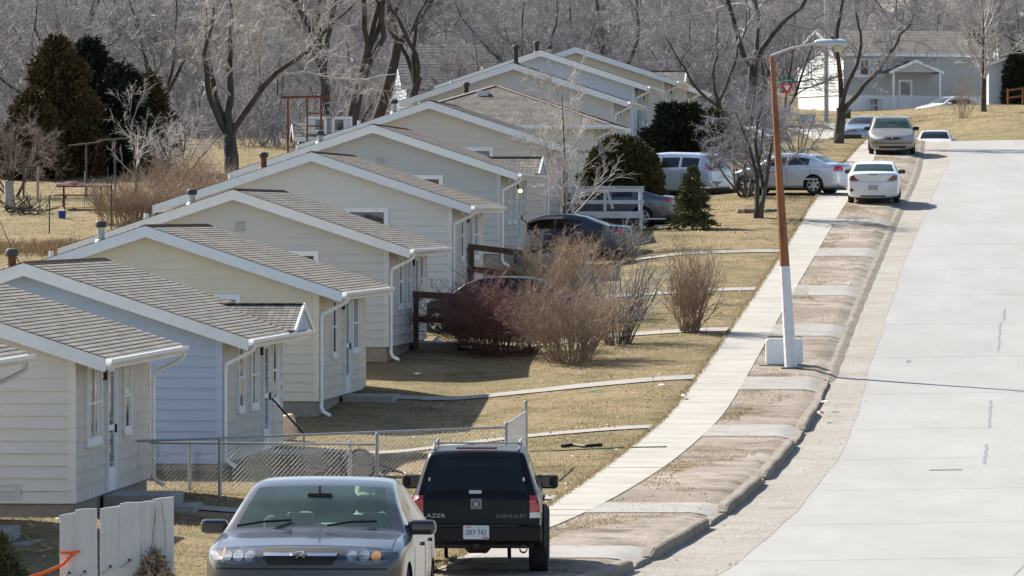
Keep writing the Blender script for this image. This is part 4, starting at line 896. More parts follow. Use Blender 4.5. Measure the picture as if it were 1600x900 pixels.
def interp(keys):
    a = np.array(keys, float); return lambda t: float(np.interp(t, a[:, 0], a[:, 1]))
def car_shell(sp, sub):
    L, Wd = sp["L"], sp["W"]; top, belt, hw = interp(sp["top"]), interp(sp["belt"]), interp(sp["hw"])
    ws, bl, side = sp["ws"], sp["bl"], sp["side"]; tum = sp.get("tum", .42); gc = sp.get("gc", .2)
    ts = set(np.round(np.linspace(0, 1, 27), 4)); ts |= {k[0] for k in sp["top"]} | set(ws) | set(bl)
    for a, b in side: ts |= {a, b}
    hard = sorted({0, 1} | set(ws) | set(bl) | {v for s_ in side for v in s_})
    T = []
    for t in sorted(ts):
        if t in hard or all(abs(t - h) > .012 for h in hard): T.append(t)
    bow = interp(sp.get("bow", [(0, .26), (.05, .2), (.12, .12), (.27, .09), (.42, .03), (.5, 0), (.62, -.03), (.8, -.07), (.92, -.12), (1, -.2)]))
    gcs = interp(sp.get("gcs", [(0, gc + .02), (.1, gc), (.9, gc), (1, gc + .06)]))
    rows = []
    for t in T:
        zt, zb, w = top(t), belt(t), hw(t); cab = max(0.0, zt - zb); wr = w - .045 - cab * tum; g0 = gcs(t)
        e = min(1.0, cab / .12)
        cr = .022 + .02 * (1 - e)
        zr = zt - cr - .03 * e; zsg = zb + (zr - zb) * .86; xsg = (w - .03) + (wr - (w - .03)) * .86
        zm = g0 + (zb - g0) * .58
        pts = [(0, zt), (wr * .5, zt - cr * .25), (wr * .93, zt - cr * .8), (wr, zr), (xsg, zsg), (w - .03, zb), (w - .004, zb - .05), (w, zm), (w - .015, g0 + .14), (w - .05, g0), (w * .5, g0 - .02), (0, g0 - .02)]
        rows.append([(x, L / 2 - t * L - bow(t) * min(1.0, (x / w)) ** 2.2 if w > 0 else L / 2 - t * L, z) for x, z in pts])
    n = len(rows[0]); V = []; idx = {}
    def vid(i, j, s):
        j0 = j; s = 1 if j0 in (0, n - 1) else s
        k = (i, j0, s)
        if k not in idx: x, y, z = rows[i][j0]; idx[k] = len(V); V.append((x * s, y, z))
        return idx[k]
    F, MI = [], []
    ins = lambda a, b, sp_: any(a >= p - 1e-6 and b <= q + 1e-6 for p, q in sp_)
    for i in range(len(T) - 1):
        for j in range(n - 1):
            mi = 0
            if j in (0, 1) and (ins(T[i], T[i + 1], [ws]) or ins(T[i], T[i + 1], [bl])): mi = 1
            if j == 4 and ins(T[i], T[i + 1], side): mi = 2
            for s in (1, -1):
                q = (vid(i, j, s), vid(i, j + 1, s), vid(i + 1, j + 1, s), vid(i + 1, j, s)); q = q if s > 0 else q[::-1]
                F.append(q); MI.append(mi)
    for (i, flip) in ((0, False), (len(T) - 1, True)):            # end caps: inner columns follow the bow of the bumper
        xs_ = [-3, -2, -1, 0, 1, 2, 3]; prev = None
        wend = hw(T[i]); yb = L / 2 - T[i] * L; bw = bow(T[i])
        for j in range(3, n):
            line = []
            for c in xs_:
                s = 1 if c >= 0 else -1; a = abs(c)
                if j == 3: line.append(vid(i, a, s)); continue
                if j >= n - 1: line.append(vid(i, n - 1, 1)); continue
                if a == 3: line.append(vid(i, j, s)); continue
                xo, yo, zo = rows[i][j]; f = {0: 0, 1: .5, 2: .93}[a]; x = xo * f
                bulge = sp.get("bulge", .05) * math.sin(math.pi * min(1, max(0, (zo - .15) / .7))) * (1 if i == 0 else -1)
                line.append(len(V)); V.append((x * s, yb - bw * min(1, abs(x) / wend) ** 2.2 + bulge, zo))
            if prev:
                for k in range(6):
                    q = [prev[k], prev[k + 1], line[k + 1], line[k]]; q = list(dict.fromkeys(q))
                    if len(q) > 2: F.append(tuple(q) if not flip else tuple(reversed(q))); MI.append(0)
            prev = line
    me = bpy.data.meshes.new("shell"); me.from_pydata(V, [], F); me.update()
    me.polygons.foreach_set("material_index", MI)
    bm = bmesh.new(); bm.from_mesh(me); bmesh.ops.recalc_face_normals(bm, faces=bm.faces); bm.to_mesh(me); bm.free()
    o = bpy.data.objects.new("shell", me); COL.objects.link(o)
    md = o.modifiers.new("s", 'SUBSURF'); md.levels = sub; md.render_levels = sub
    dg = bpy.context.evaluated_depsgraph_get(); full = bpy.data.meshes.new_from_object(o.evaluated_get(dg))
    bm = bmesh.new(); bm.from_mesh(full); bvh = BVHTree.FromBMesh(bm); bm.free()
    # wheel arches
    cut = MB(); R = sp["R"] * sp.get("arch", 1.13)
    for t in sp["wh"]:
        for s in (1, -1):
            y = L / 2 - t * L
            Mx = Matrix(((0, 0, 1, 0), (1, 0, 0, y), (0, 1, 0, sp["R"] + sp.get("lift", 0)), (0, 0, 0, 1)))
            x0 = s * (Wd / 2 - .32); x1 = s * (Wd / 2 + .3); lo, hi = min(x0, x1), max(x0, x1)
            poly = [(R * math.cos(a), R * math.sin(a)) for a in np.linspace(0, 2 * math.pi, 36, endpoint=False)]
            cut.prism(poly, hi - lo, Matrix.Translation((lo, 0, 0)) @ Mx)
    me2 = bpy.data.meshes.new("cut"); me2.from_pydata(cut.v, [], cut.f); me2.update(); c = bpy.data.objects.new("cut", me2); COL.objects.link(c)
    bm = bmesh.new(); bm.from_mesh(me2); bmesh.ops.recalc_face_normals(bm, faces=bm.faces); bm.to_mesh(me2); bm.free()
    b = o.modifiers.new("b", 'BOOLEAN'); b.object = c; b.operation = 'DIFFERENCE'; b.solver = 'EXACT'
    dg = bpy.context.evaluated_depsgraph_get(); dg.update(); res = bpy.data.meshes.new_from_object(o.evaluated_get(dg))
    for ob in (o, c): bpy.data.objects.remove(ob)
    parts = {0: [], 1: [], 2: [], 3: []}
    for p in res.polygons:
        mi = p.material_index; cc = p.center
        if mi == 0:
            for t in sp["wh"]:
                y = L / 2 - t * L; d = math.hypot(cc.y - y, cc.z - sp["R"] - sp.get("lift", 0))
                if abs(cc.x) < Wd / 2 - .315 and abs(cc.x) > Wd / 2 - .325 and d < R * 1.01: mi = 3
                elif abs(d - R) < .012 and abs(cc.x) > Wd / 2 - .33 and abs(Vector((0, cc.y - y, cc.z - sp["R"] - sp.get("lift", 0))).normalized().dot(p.normal)) > .95: mi = 3
        parts[mi].append(p)
    out = {}
    co = [v.co.copy() for v in res.vertices]
    for mi, ps in parts.items():
        if not ps: continue
        ids = sorted({i for p in ps for i in p.vertices}); mp = {a: k for k, a in enumerate(ids)}
        m = bpy.data.meshes.new("m"); m.from_pydata([co[i] for i in ids], [], [tuple(mp[i] for i in p.vertices) for p in ps]); m.update()
        m.polygons.foreach_set("use_smooth", np.ones(len(m.polygons), bool))
        try: m.set_sharp_from_angle(angle=.75)
        except Exception: pass
        out[mi] = m
    return out, bvh
def patch(bvh, polys, view, m, name, parent, off=.006, res=.04, back=.012):
    """a thin shaped piece lying on the body surface: polygons in the view plane are projected on to the shell"""
    bm = bmesh.new()
    for poly in polys:
        b2 = bmesh.new(); vs = [b2.verts.new((p[0], p[1], 0)) for p in poly]; b2.faces.new(vs)
        us = [p[0] for p in poly]; ws = [p[1] for p in poly]
        for ax, (lo, hi) in ((0, (min(us), max(us))), (1, (min(ws), max(ws)))):
            k = lo + res
            while k < hi - res * .3:
                pc = (k, 0, 0) if ax == 0 else (0, k, 0); pn = (1, 0, 0) if ax == 0 else (0, 1, 0)
                bmesh.ops.bisect_plane(b2, geom=b2.verts[:] + b2.edges[:] + b2.faces[:], plane_co=pc, plane_no=pn); k += res
        dv = {'front': Vector((0, -1, 0)), 'rear': Vector((0, 1, 0)), 'left': Vector((1, 0, 0)), 'right': Vector((-1, 0, 0)), 'top': Vector((0, 0, -1))}[view]
        last = None
        for v in b2.verts:
            u, w = v.co.x, v.co.y
            o = Vector((u, 0, w)) if view in ('front', 'rear') else (Vector((0, u, w)) if view != 'top' else Vector((u, w, 0)))
            o = o - dv * 8; hit = bvh.ray_cast(o, dv)
            if hit[0] is None: hit = bvh.find_nearest(o + dv * 6); 
            v.co = hit[0] - dv * off; last = hit
        ext = bmesh.ops.extrude_face_region(b2, geom=b2.faces[:])
        nv = [e for e in ext["geom"] if isinstance(e, bmesh.types.BMVert)]
        for v in nv: v.co += dv * (off + back)
        tmp = bpy.data.meshes.new("t"); bmesh.ops.recalc_face_normals(b2, faces=b2.faces); b2.to_mesh(tmp); b2.free(); bm.from_mesh(tmp); bpy.data.meshes.remove(tmp)
    me = bpy.data.meshes.new(name); bm.to_mesh(me); bm.free()
    return link(name, me, m, parent)
def rrect(u0, u1, v0, v1, r=.02, k=4):
    out = []
    for (cx, cy, a0) in ((u1 - r, v1 - r, 0), (u0 + r, v1 - r, 90), (u0 + r, v0 + r, 180), (u1 - r, v0 + r, 270)):
        for i in range(k + 1): a = math.radians(a0 + 90 * i / k); out.append((cx + r * math.cos(a), cy + r * math.sin(a)))
    return out
def mir(poly): return [(-p[0], p[1]) for p in reversed(poly)]
def text_mesh(name, body, size, loc, rot, m, parent, ext=.003, align='CENTER', sx=1.0):
    cu = bpy.data.curves.new("t", 'FONT'); cu.body = body; cu.size = size; cu.extrude = ext; cu.align_x = align; cu.align_y = 'CENTER'; cu.resolution_u = 2; cu.space_character = 1.05
    o = bpy.data.objects.new("t", cu); COL.objects.link(o); dg = bpy.context.evaluated_depsgraph_get()
    me = bpy.data.meshes.new_from_object(o.evaluated_get(dg)); bpy.data.objects.remove(o)
    n = link(name, me, m, parent); n.location = loc; n.rotation_euler = rot; n.scale = (sx, 1, 1); return n
def wheel_parts(parent, x, y, R, wdt, side, spokes=5, rimf=.66, rm=None):
    Mx = Matrix.Translation((x, y, R)) @ Matrix(((0, 0, side, 0), (0, 1, 0, 0), (1, 0, 0, 0), (0, 0, 0, 1)))
    t = MB(); h = wdt / 2; rr = R * rimf
    t.lathe([(rr, -h * .8), (R * .80, -h), (R * .95, -h * .93), (R, -h * .6), (R, h * .6), (R * .95, h * .93), (R * .80, h), (rr, h * .8), (rr, -h * .8)], 32, Mx, False)
    to = t.build("wheel", M_tyre, parent, True)
    r = MB(); r.lathe([(rr, -h * .5), (rr, h * .82), (rr * .93, h * .86), (rr * .88, h * .6), (rr * .86, h * .1)], 32, Mx, False)
    for k in range(spokes):
        a = 2 * math.pi * k / spokes; c, s = math.cos(a), math.sin(a); w0, w1 = rr * .20, rr * .15
        P = []
        for (rad, w, z) in ((rr * .14, w0, h * .66), (rr * .92, w1, h * .78)):
            for (q, zz) in ((-w, z), (w, z), (w, z - .05), (-w, z - .05)): P.append(Mx @ Vector((c * rad - s * q, s * rad + c * q, zz)))
        r.add(P, [(0, 1, 5, 4), (1, 2, 6, 5), (2, 3, 7, 6), (3, 0, 4, 7), (0, 3, 2, 1), (4, 5, 6, 7)])
    r.lathe([(.001, h * .74), (rr * .22, h * .72), (rr * .26, h * .55)], 16, Mx, False); r.build("rim", rm or M_rim, to, False)
    d = MB(); d.lathe([(.001, h * .05), (rr * .97, h * .05)], 24, Mx, False); d.build("brake_disc", M_blk, to)
def seat(parent, x, y, z, w=.5, m=None, name="seat", head=True, hh=.62):
    b = MB(); b.obox((x, y, z + hh / 2), (w / 2, 0, 0), (0, .07, 0), (0, -.09, hh / 2)); s = b.build(name, m or M_int, parent, bev=.07)
    if head: h = MB(); h.obox((x, y - .13, z + hh + .11), (.13, 0, 0), (0, .05, 0), (0, -.01, .085)); h.build("headrest", m or M_int, s, bev=.045)
def vehicle(name, sp, loc, rz, label, body, cat="car", group=None, pitch=None, sub=2):
    x, y, z = loc
    if pitch is None:
        hd = Vector((-math.sin(rz), math.cos(rz))); e = 1.4
        pitch = math.atan2(float(G0(x + hd.x * e, y + hd.y * e)) - float(G0(x - hd.x * e, y - hd.y * e)), 2 * e)
    t = empty(name, (x, y, z), rz, label, cat, group); t.rotation_euler = (pitch, 0, rz)
    parts, bvh = car_shell(sp, sub); L, Wd, R = sp["L"], sp["W"], sp["R"]
    bo = link("body", parts[0], body, t)
    if 3 in parts:
        wb = MB(); wb.v = [v.co[:] for v in parts[3].vertices]; wb.f = [tuple(p.vertices) for p in parts[3].polygons]; build_split(wb, "wheel_well", M_blk, t)
    if 1 in parts:
        fr_, re_ = [], []
        src = parts[1]; ymid = L / 2 - L * (sp["ws"][1] + sp["bl"][0]) / 2
        for nm, test, gm in (("windshield", lambda c: c.y > ymid, sp.get("gf", G_lite)), ("rear_window", lambda c: c.y <= ymid, sp.get("gr", G_lite))):
            fs = [p for p in src.polygons if test(p.center)]
            if not fs: continue
            ids = sorted({i for p in fs for i in p.vertices}); mp = {a: k for k, a in enumerate(ids)}
            m = bpy.data.meshes.new(nm); m.from_pydata([src.vertices[i].co[:] for i in ids], [], [tuple(mp[i] for i in p.vertices) for p in fs]); m.update(); m.polygons.foreach_set("use_smooth", np.ones(len(m.polygons), bool)); link(nm, m, gm, t)
    if 2 in parts:
        src = parts[2]
        par = {}
        mbv = MB(); mbv.v = [v.co[:] for v in src.vertices]; mbv.f = [tuple(p.vertices) for p in src.polygons]
        build_split(mbv, "side_window", sp.get("gs", G_mid), t, smooth=True)
    for ft in sp["wh"]:
        for s in (1, -1): wheel_parts(t, s * (Wd / 2 - sp.get("tw", .2) / 2 - .02 + sp.get("track", 0)), L / 2 - ft * L, R, sp.get("tw", .2), s, sp.get("spokes", 5), sp.get("rimf", .66), sp.get("rimm"))
    # cabin floor, dash, seats
    zb = interp(sp["belt"])(.45); w = Wd / 2 - .12; ya = L / 2 - L * sp["ws"][0]; yb = L / 2 - L * sp["bl"][1]
    fl = MB(); fl.box(-w, w, yb + .12, ya - .15, .36, .40); fl.build("cabin_floor", M_intd, t)
    ds = MB(); ds.obox((0, ya - .52, zb - .12), (w, 0, 0), (0, .36, -.03), (0, .0, .10)); ds.build("dashboard", sp.get("im2", M_intd), t, bev=.05)
    im = sp.get("im", M_int); yf = ya - 1.45
    for s in (1, -1): seat(t, s * .38, yf, .50, .50, im)
    rs = MB(); yr = max(yb + .62, yf - 1.0) if not sp.get("wagon") else yf - .95
    rs.obox((0, yr, .76), (w - .1, 0, 0), (0, .07, 0), (0, -.08, .28)); rso = rs.build("rear_seat", im, t, bev=.06)
    for s in (1, -1):
        hb = MB(); hb.obox((s * .36, yr - .1, 1.08), (.13, 0, 0), (0, .05, 0), (0, 0, .07)); hb.build("headrest", im, rso, bev=.04)
    if not sp.get("wagon"): sh = MB(); sh.box(-w, w, yb + .05, yr - .1, zb - .08, zb - .05); sh.build("parcel_shelf", M_intd, t)
    sw = MB(); c = Vector((.38, ya - .92, zb - .03)); ring = [c + Vector((math.cos(a) * .18, -math.sin(a) * .05, math.sin(a) * .17)) for a in np.linspace(0, 2 * math.pi, 19)]
    sw.tube([( -p.x, p.y, p.z) for p in ring], .016, 6, False); sw.build("steering_wheel", M_blk, t, True)
    # mirrors
    tm = sp["ws"][0] + .085; ym = L / 2 - tm * L; zm = interp(sp["belt"])(tm) + .07; wm = interp(sp["hw"])(tm)
    for s in (1, -1):
        a = sp.get("mir", (.12, .09, .075)); mm = MB(); mm.obox((s * (wm + a[0] * .32), ym, zm + .01), (a[0], s * -.02, 0), (0, a[1], 0), (0, 0, a[2])); mo = mm.build("side_mirror", sp.get("mirm", body), t, bev=.045)
        st = MB(); st.beam((s * (wm - .14), ym + .02, zm - .03), (s * (wm - .02), ym, zm - .02), .05, .04); st.build("mirror_arm", M_blk, mo)
        mg_ = MB(); mg_.obox((s * (wm + a[0] * .32), ym - a[1] - .002, zm + .01), (a[0] * .8, 0, 0), (0, .002, 0), (0, 0, a[2] * .75)); mg_.build("mirror_glass", M_pane, mo)
    # door gaps and handles
    zs = sp.get("gc", .2) + .14
    for s, vw in ((1, 'right'), (-1, 'left')):
        for ty in sp["gaps"]:
            yy = L / 2 - ty * L; zb_ = interp(sp["belt"])(ty) - .02
            patch(bvh, [[(yy - .006, zs), (yy + .006, zs), (yy + .006, zb_), (yy - .006, zb_)]], vw, M_seal, "door_gap", t, .0025, .12)
        for ty in sp["hand"]:
            yy = L / 2 - ty * L; zb_ = interp(sp["belt"])(ty) - .10
            patch(bvh, [rrect(yy - .09, yy + .09, zb_ - .018, zb_ + .018, .015)], vw, sp.get("hm", body), "door_handle", t, .026, .05)
        if sp.get("strip"): z0 = sp["strip"]; patch(bvh, [[(L / 2 - .80 * L, z0), (L / 2 - .22 * L, z0), (L / 2 - .22 * L, z0 + .045), (L / 2 - .80 * L, z0 + .045)]], vw, sp.get("stm", M_blk), "rub_strip", t, .012, .1)
    # dark underbody
    ub = MB(); ub.box(-Wd / 2 + .30, Wd / 2 - .30, -L / 2 + .35, L / 2 - .35, sp.get("gc", .2) - .06, sp.get("gc", .2) + .02); ub.build("underbody", M_blk, t)
    return t, bvh
def sedan(**kw):
    d = dict(L=4.8, W=1.80, R=.32, wh=(.195, .775), gc=.2, tum=.40, ws=(.265, .43), bl=(.70, .845), side=[(.335, .545), (.562, .70)], gaps=(.30, .553, .735), hand=(.50, .70),
      top=[(0, .70), (.012, .74), (.05, .80), (.14, .90), (.25, 1.00), (.265, 1.01), (.36, 1.28), (.43, 1.40), (.48, 1.44), (.56, 1.455), (.64, 1.44), (.70, 1.395), (.78, 1.22), (.845, 1.09), (.87, 1.065), (.96, 1.03), (.99, .98), (1, .93)],
      belt=[(0, .62), (.05, .73), (.14, .82), (.26, .90), (.5, .93), (.75, .97), (.85, .98), (.97, .95), (1, .86)],
      hw=[(0, .70), (.03, .80), (.10, .87), (.25, .9), (.6, .9), (.85, .88), (.95, .83), (1, .76)])
    d.update(kw); f = d["W"] / 1.8; d["hw"] = [(a, b * f) for a, b in d["hw"]]
    if "hs" in d: k = d["hs"]; d["top"] = [(a, b * k) for a, b in d["top"]]; d["belt"] = [(a, b * k) for a, b in d["belt"]]
    return d
P_imp = paint("taupe_paint", (.036, .036, .040), .25, .26, .5, .10, (.22, .195, .165))
P_blk = paint("black_paint", (.005, .005, .007), .0, .35, .08, .03); P_blk.node_tree.nodes["Principled BSDF"].inputs["Specular IOR Level"].default_value = .22
P_navy = paint("navy_paint", (.012, .016, .03), .1, .22, 1.0, .10)
P_grey = paint("grey_blue_paint", (.10, .115, .14), .5, .3, .9, .2)
P_silv = paint("silver_blue_paint", (.54, .59, .67), .4, .3, 1.0, .2, (.42, .40, .37))
P_wht = paint("white_paint", (.70, .70, .68), .0, .3, .8, .35, (.44, .40, .34))
P_pew = paint("pewter_paint", (.24, .225, .205), .5, .36, .5, .3, (.36, .33, .29))
P_blu = paint("steel_blue_paint", (.17, .23, .31), .5, .3, .9, .2)

# 1: taupe saloon, facing the camera, nearest
sp = sedan(L=5.0, W=1.86, R=.335, hs=1.008, im=mat('light_upholstery', (.30, .31, .31), .9, var=.15, scale=9), mir=(.13, .08, .07), bulge=.05, tum=.44,
  top=[(0, .785), (.012, .81), (.05, .86), (.14, .93), (.25, .985), (.262, .995), (.36, 1.27), (.43, 1.405), (.48, 1.455), (.56, 1.487), (.64, 1.475), (.70, 1.43), (.78, 1.27), (.845, 1.13), (.87, 1.11), (.96, 1.07), (.99, 1.02), (1, .95)],
  belt=[(0, .725), (.05, .80), (.14, .86), (.26, .92), (.5, .95), (.75, .985), (.85, 1.0), (.97, .97), (1, .88)],
  hw=[(0, .80), (.03, .86), (.08, .885), (.25, .905), (.6, .905), (.85, .89), (.95, .85), (1, .78)])
cx, cy = -1.775, 54.72
t, bv = vehicle("saloon_car", sp, (cx, cy, float(G0(cx, cy))), math.pi - .062, "taupe saloon parked facing us with chrome-barred grille, nearest of all the cars", P_imp)
hl = [(.40, .715), (.41, .83), (.60, .853), (.76, .853), (.845, .83), (.835, .755), (.78, .71), (.6, .69)]
for q in (hl, mir(hl)): 
    h = patch(bv, [q], 'front', M_lensd, "headlight", t, .008)
    sg = 1 if q is hl else -1
    for k, (u, r) in enumerate(((.47, .048), (.575, .05), (.68, .045))):
        cpoly = [(sg * (u + r * math.cos(a)), .77 + r * math.sin(a)) for a in np.linspace(0, 2 * math.pi, 16, endpoint=False)]
        if sg < 0: cpoly = cpoly[::-1]
        patch(bv, [cpoly], 'front', M_lens if not (k == 2 and sg < 0) else M_amber, "lamp_reflector", h, .0115, .03)
    if sg > 0: patch(bv, [[(.71, .715), (.732, .715), (.732, .838), (.71, .838)]], 'front', M_amber, "marker_lens", h, .012, .05)
gr = [(-.37, .845), (.37, .845), (.34, .755), (.29, .69), (-.29, .69), (-.34, .755)]
go = patch(bv, [gr], 'front', M_seal, "grille", t, .008)
patch(bv, [[(-.33, .772), (.33, .772), (.34, .80), (-.34, .80)]], 'front', M_chrome, "grille_bar", go, .024)
bt = [(u, v + .06) for u, v in [(-.085, .712), (-.085, .738), (-.034, .738), (-.034, .756), (.048, .756), (.042, .742), (.09, .742), (.078, .714), (.034, .714), (.030, .696), (-.05, .696), (-.044, .712)]]
patch(bv, [bt], 'front', M_chrome, "emblem", go, .032, .06); bi = [(u * .78, .786 + (v - .786) * .62) for u, v in bt]; patch(bv, [bi], 'front', M_blk, "emblem_field", go, .034, .06)
patch(bv, [[(-.45, .42), (.45, .42), (.40, .30), (-.40, .30)]], 'front', M_blk, "lower_intake", t, .006)
patch(bv, [[(-.89, .645), (.89, .645), (.89, .66), (-.89, .66)]], 'front', M_seal, "bumper_gap", t, .003, .06)
yh = [(-.80, 2.12), (-.42, 2.20), (0, 2.23), (.42, 2.20), (.80, 2.12)]
for a, b in zip(yh[:-1], yh[1:]): patch(bv, [[(a[0], a[1]), (b[0], b[1]), (b[0], b[1] + .014), (a[0], a[1] + .014)]], 'top', M_seal, "hood_gap", t, .002, .1)
for s in (1, -1): patch(bv, [[(s * .80, 1.25), (s * .812, 1.25), (s * .812, 2.1), (s * .80, 2.1)] if s > 0 else [(-.812, 1.25), (-.80, 1.25), (-.80, 2.1), (-.812, 2.1)]], 'top', M_seal, "hood_gap", t, .002, .1)
for s, p1, p2 in ((1, (.72, 1.19, 1.03), (.22, 1.06, 1.085)), (-1, (-.12, 1.20, 1.035), (-.58, 1.08, 1.075))):
    wpm = MB(); wpm.tube([p1, ((p1[0] + p2[0]) / 2, 1.14, 1.07), p2], .012, 6); wpm.build("wiper", M_blk, t)
mm = MB(); mm.obox((0, .62, 1.30), (.12, 0, 0), (0, .015, 0), (0, 0, .038)); ro_ = mm.build("rear_view_mirror", M_blk, t, bev=.02); mm = MB(); mm.tube([(0, .62, 1.33), (0, .60, 1.40)], .012, 6); mm.build("mirror_stalk", M_blk, ro_)
b = MB(); b.tube([(0, .61, 1.26), (.003, .61, 1.14)], .004, 5); b.lathe([(.0, 1.08), (.02, 1.1), (.0, 1.14)], 8, Matrix.Translation((.003, .61, 0))); b.build("mirror_charm", M_blk, t)
hat = MB(); hat.lathe([(.10, 0), (.075, .015), (.062, .07), (.02, .085)], 12, Matrix.Translation((-.23, -1.45, 1.12))); tag(hat.build("cap_on_shelf", mat("cap_tan", (.45, .40, .33), .9), t, True))

# 2: black lifted sport utility, rear view
sp = dict(L=4.65, W=1.74, R=.385, tw=.26, track=.09, lift=.02, arch=1.16, wh=(.18, .77), gc=.42, tum=.30, ws=(.30, .41), bl=(.94, .992), side=[(.36, .555), (.572, .715), (.73, .925)], gaps=(.33, .563, .725), hand=(.53, .70), wagon=True, gr=G_dark, gs=G_dark, gf=G_mid, im=M_intd, mir=(.15, .07, .095), mirm=M_blk, bulge=.03, rimf=.55,
  gcs=[(0, .45), (.1, .42), (.9, .42), (1, .44)],
  bow=[(0, .2), (.1, .1), (.3, .07), (.45, .02), (.6, 0), (.85, -.02), (.95, -.035), (1, -.06)],
  top=[(0, .92), (.03, 1.0), (.15, 1.08), (.28, 1.13), (.30, 1.14), (.36, 1.42), (.41, 1.58), (.45, 1.635), (.55, 1.665), (.75, 1.67), (.88, 1.66), (.925, 1.65), (.94, 1.63), (.965, 1.40), (.992, 1.10), (1, 1.03)],
  belt=[(0, .85), (.1, .98), (.3, 1.05), (.5, 1.06), (.9, 1.06), (1, 1.0)], hw=[(0, .74), (.05, .82), (.2, .86), (.5, .87), (.9, .865), (.97, .855), (1, .835)])
cx, cy = -.44, 77.9
t, bv = vehicle("sport_utility", sp, (cx, cy, float(G0(cx, cy)) + .0), -.012, "black lifted sport utility seen from behind with red tail lamps and roof rack", P_blk, "car")
tl = [(.70, .84), (.835, .84), (.835, 1.06), (.70, 1.06)]; cl = [(.70, .765), (.835, .765), (.835, .838), (.70, .838)]
for q, q2 in ((tl, cl), (mir(tl), mir(cl))):
    o = patch(bv, [q], 'rear', M_red, "tail_light", t, .012); patch(bv, [q2], 'rear', M_clear, "reverse_lens", o, .012)
    s = 1 if q is tl else -1; patch(bv, [[(-2.26, .84), (-2.17, .84), (-2.17, 1.06), (-2.26, 1.06)]], 'right' if s > 0 else 'left', M_red, "tail_light_side", o, .008)
bmp = MB(); bmp.obox((0, -2.36, .56), (.86, 0, 0), (0, .09, 0), (0, 0, .125)); bo = bmp.build("rear_bumper", P_blk, t, bev=.04)
st = MB(); st.obox((0, -2.452, .67), (.55, 0, 0), (0, .004, 0), (0, 0, .012)); st.build("step_pad", M_blk, bo)
pl = MB(); pl.prism(rrect(-.17, .17, -.09, .09, .02), .006, Matrix(((1, 0, 0, 0), (0, 0, -1, -2.455), (0, 1, 0, .585), (0, 0, 0, 1)))); po = pl.build("licence_plate", M_plate, bo)
text_mesh("plate_number", "2R7 742", .098, (0, -2.463, .578), (math.pi / 2, 0, 0), mat("plate_ink", (.05, .055, .08), .6), po, .001, sx=.78)
b = MB(); b.obox((-.10, -2.463, .654), (.04, 0, 0), (0, .001, 0), (0, 0, .007)); b.obox((.12, -2.463, .514), (.035, 0, 0), (0, .001, 0), (0, 0, .01)); b.build("plate_sticker", mat("sticker_red", (.5, .12, .08), .6), po)
M_badge = mat("badge_grey", (.42, .43, .45), .35, .4)
yr = -2.352
text_mesh("badge_text", "BLAZER", .075, (-.585, bv.ray_cast(Vector((-.585, -8, .795)), Vector((0, 1, 0)))[0].y - .035, .795), (math.pi / 2, 0, -.09), M_badge, t, .003, sx=1.35)
text_mesh("badge_text", "CHEVROLET", .06, (.45, bv.ray_cast(Vector((.45, -8, .79)), Vector((0, 1, 0)))[0].y - .03, .79), (math.pi / 2, 0, .05), mat("badge_dim", (.20, .20, .21), .4, .3), t, .003, sx=1.15)
em = patch(bv, [rrect(-.075, .07, .885, 1.02, .012)], 'rear', mat("sticker_grey", (.20, .21, .22), .5), "rear_sticker", t, .006); ring = [(.048 * math.cos(a) - .003, .95 + .05 * math.sin(a)) for a in np.linspace(0, 6.283, 18, endpoint=False)]
patch(bv, [ring], 'rear', M_blk, "sticker_disc", em, .0085, .03)
patch(bv, [[(-.03, .915), (-.012, .915), (.0, .945), (.012, .915), (.026, .915), (.022, .985), (.01, .985), (.0, .955), (-.012, .985), (-.026, .985)]], 'rear', M_badge, "sticker_mark", em, .010, .05)
patch(bv, [rrect(-.10, .07, 1.085, 1.13, .018)], 'rear', mat("handle_silver", (.55, .55, .55), .4, .2), "tailgate_handle", t, .03)
patch(bv, [[(-.86, .70), (.86, .70), (.86, .712), (-.86, .712)]], 'rear', M_seal, "tailgate_gap", t, .003, .08)
for s in (1, -1): patch(bv, [[(s * .675 - .006, .71), (s * .675 + .006, .71), (s * .675 + .006, 1.10), (s * .675 - .006, 1.10)]], 'rear', M_seal, "tailgate_gap", t, .003, .08)
for s in (1, -1):
    hg = MB(); hg.obox((s * .62, -2.20, 1.27), (.012, 0, 0), (0, .01, 0), (0, 0, .022)); hg.build("window_hinge", M_chrome, t)
sl_ = MB(); sl_.obox((0, -2.05, 1.675), (.27, 0, 0), (0, .03, 0), (0, 0, .014)); sl_.build("high_brake_light", M_redd, t, bev=.008)
for s in (1, -1):
    rk = MB(); rk.tube([(s * .56, -1.95, 1.65), (s * .56, -1.85, 1.725), (s * .56, 0.0, 1.725), (s * .56, .12, 1.65)], .02, 6); rk.build("roof_rail", mat("rail_grey", (.28, .28, .28), .4, .4), t, True)
rk = MB(); rk.beam((-.56, -1.84, 1.735), (.56, -1.84, 1.735), .05, .022); rk.build("roof_crossbar", mat("rail_grey", (.28, .28, .28)), t)
for s in (1, -1):
    fl_ = MB(); ybx = 2.325 - .77 * 4.65
    arc = [(math.cos(a) * .47, math.sin(a) * .47) for a in np.linspace(-.1, math.pi + .1, 16)]
    fl_.tube([(s * .885, ybx + u, .40 + v) for u, v in arc], .045, 6); fl_.build("fender_flare", mat("dusty_black", (.05, .045, .04), .7, var=.3, scale=5), t, True)
ax = MB(); ax.tube([(-.80, -1.255, .385), (-.2, -1.255, .385), (-.12, -1.255, .385), (.12, -1.255, .385), (.2, -1.255, .385), (.80, -1.255, .385)], [.05, .05, .14, .14, .05, .05], 10); ax.build("rear_axle", M_rust, t, True)
ht = MB(); ht.beam((-.55, -2.25, .40), (.55, -2.25, .40), .06, .06); ht.box(-.04, .04, -2.47, -2.2, .365, .435); ht.build("hitch_bar", M_blk, t)
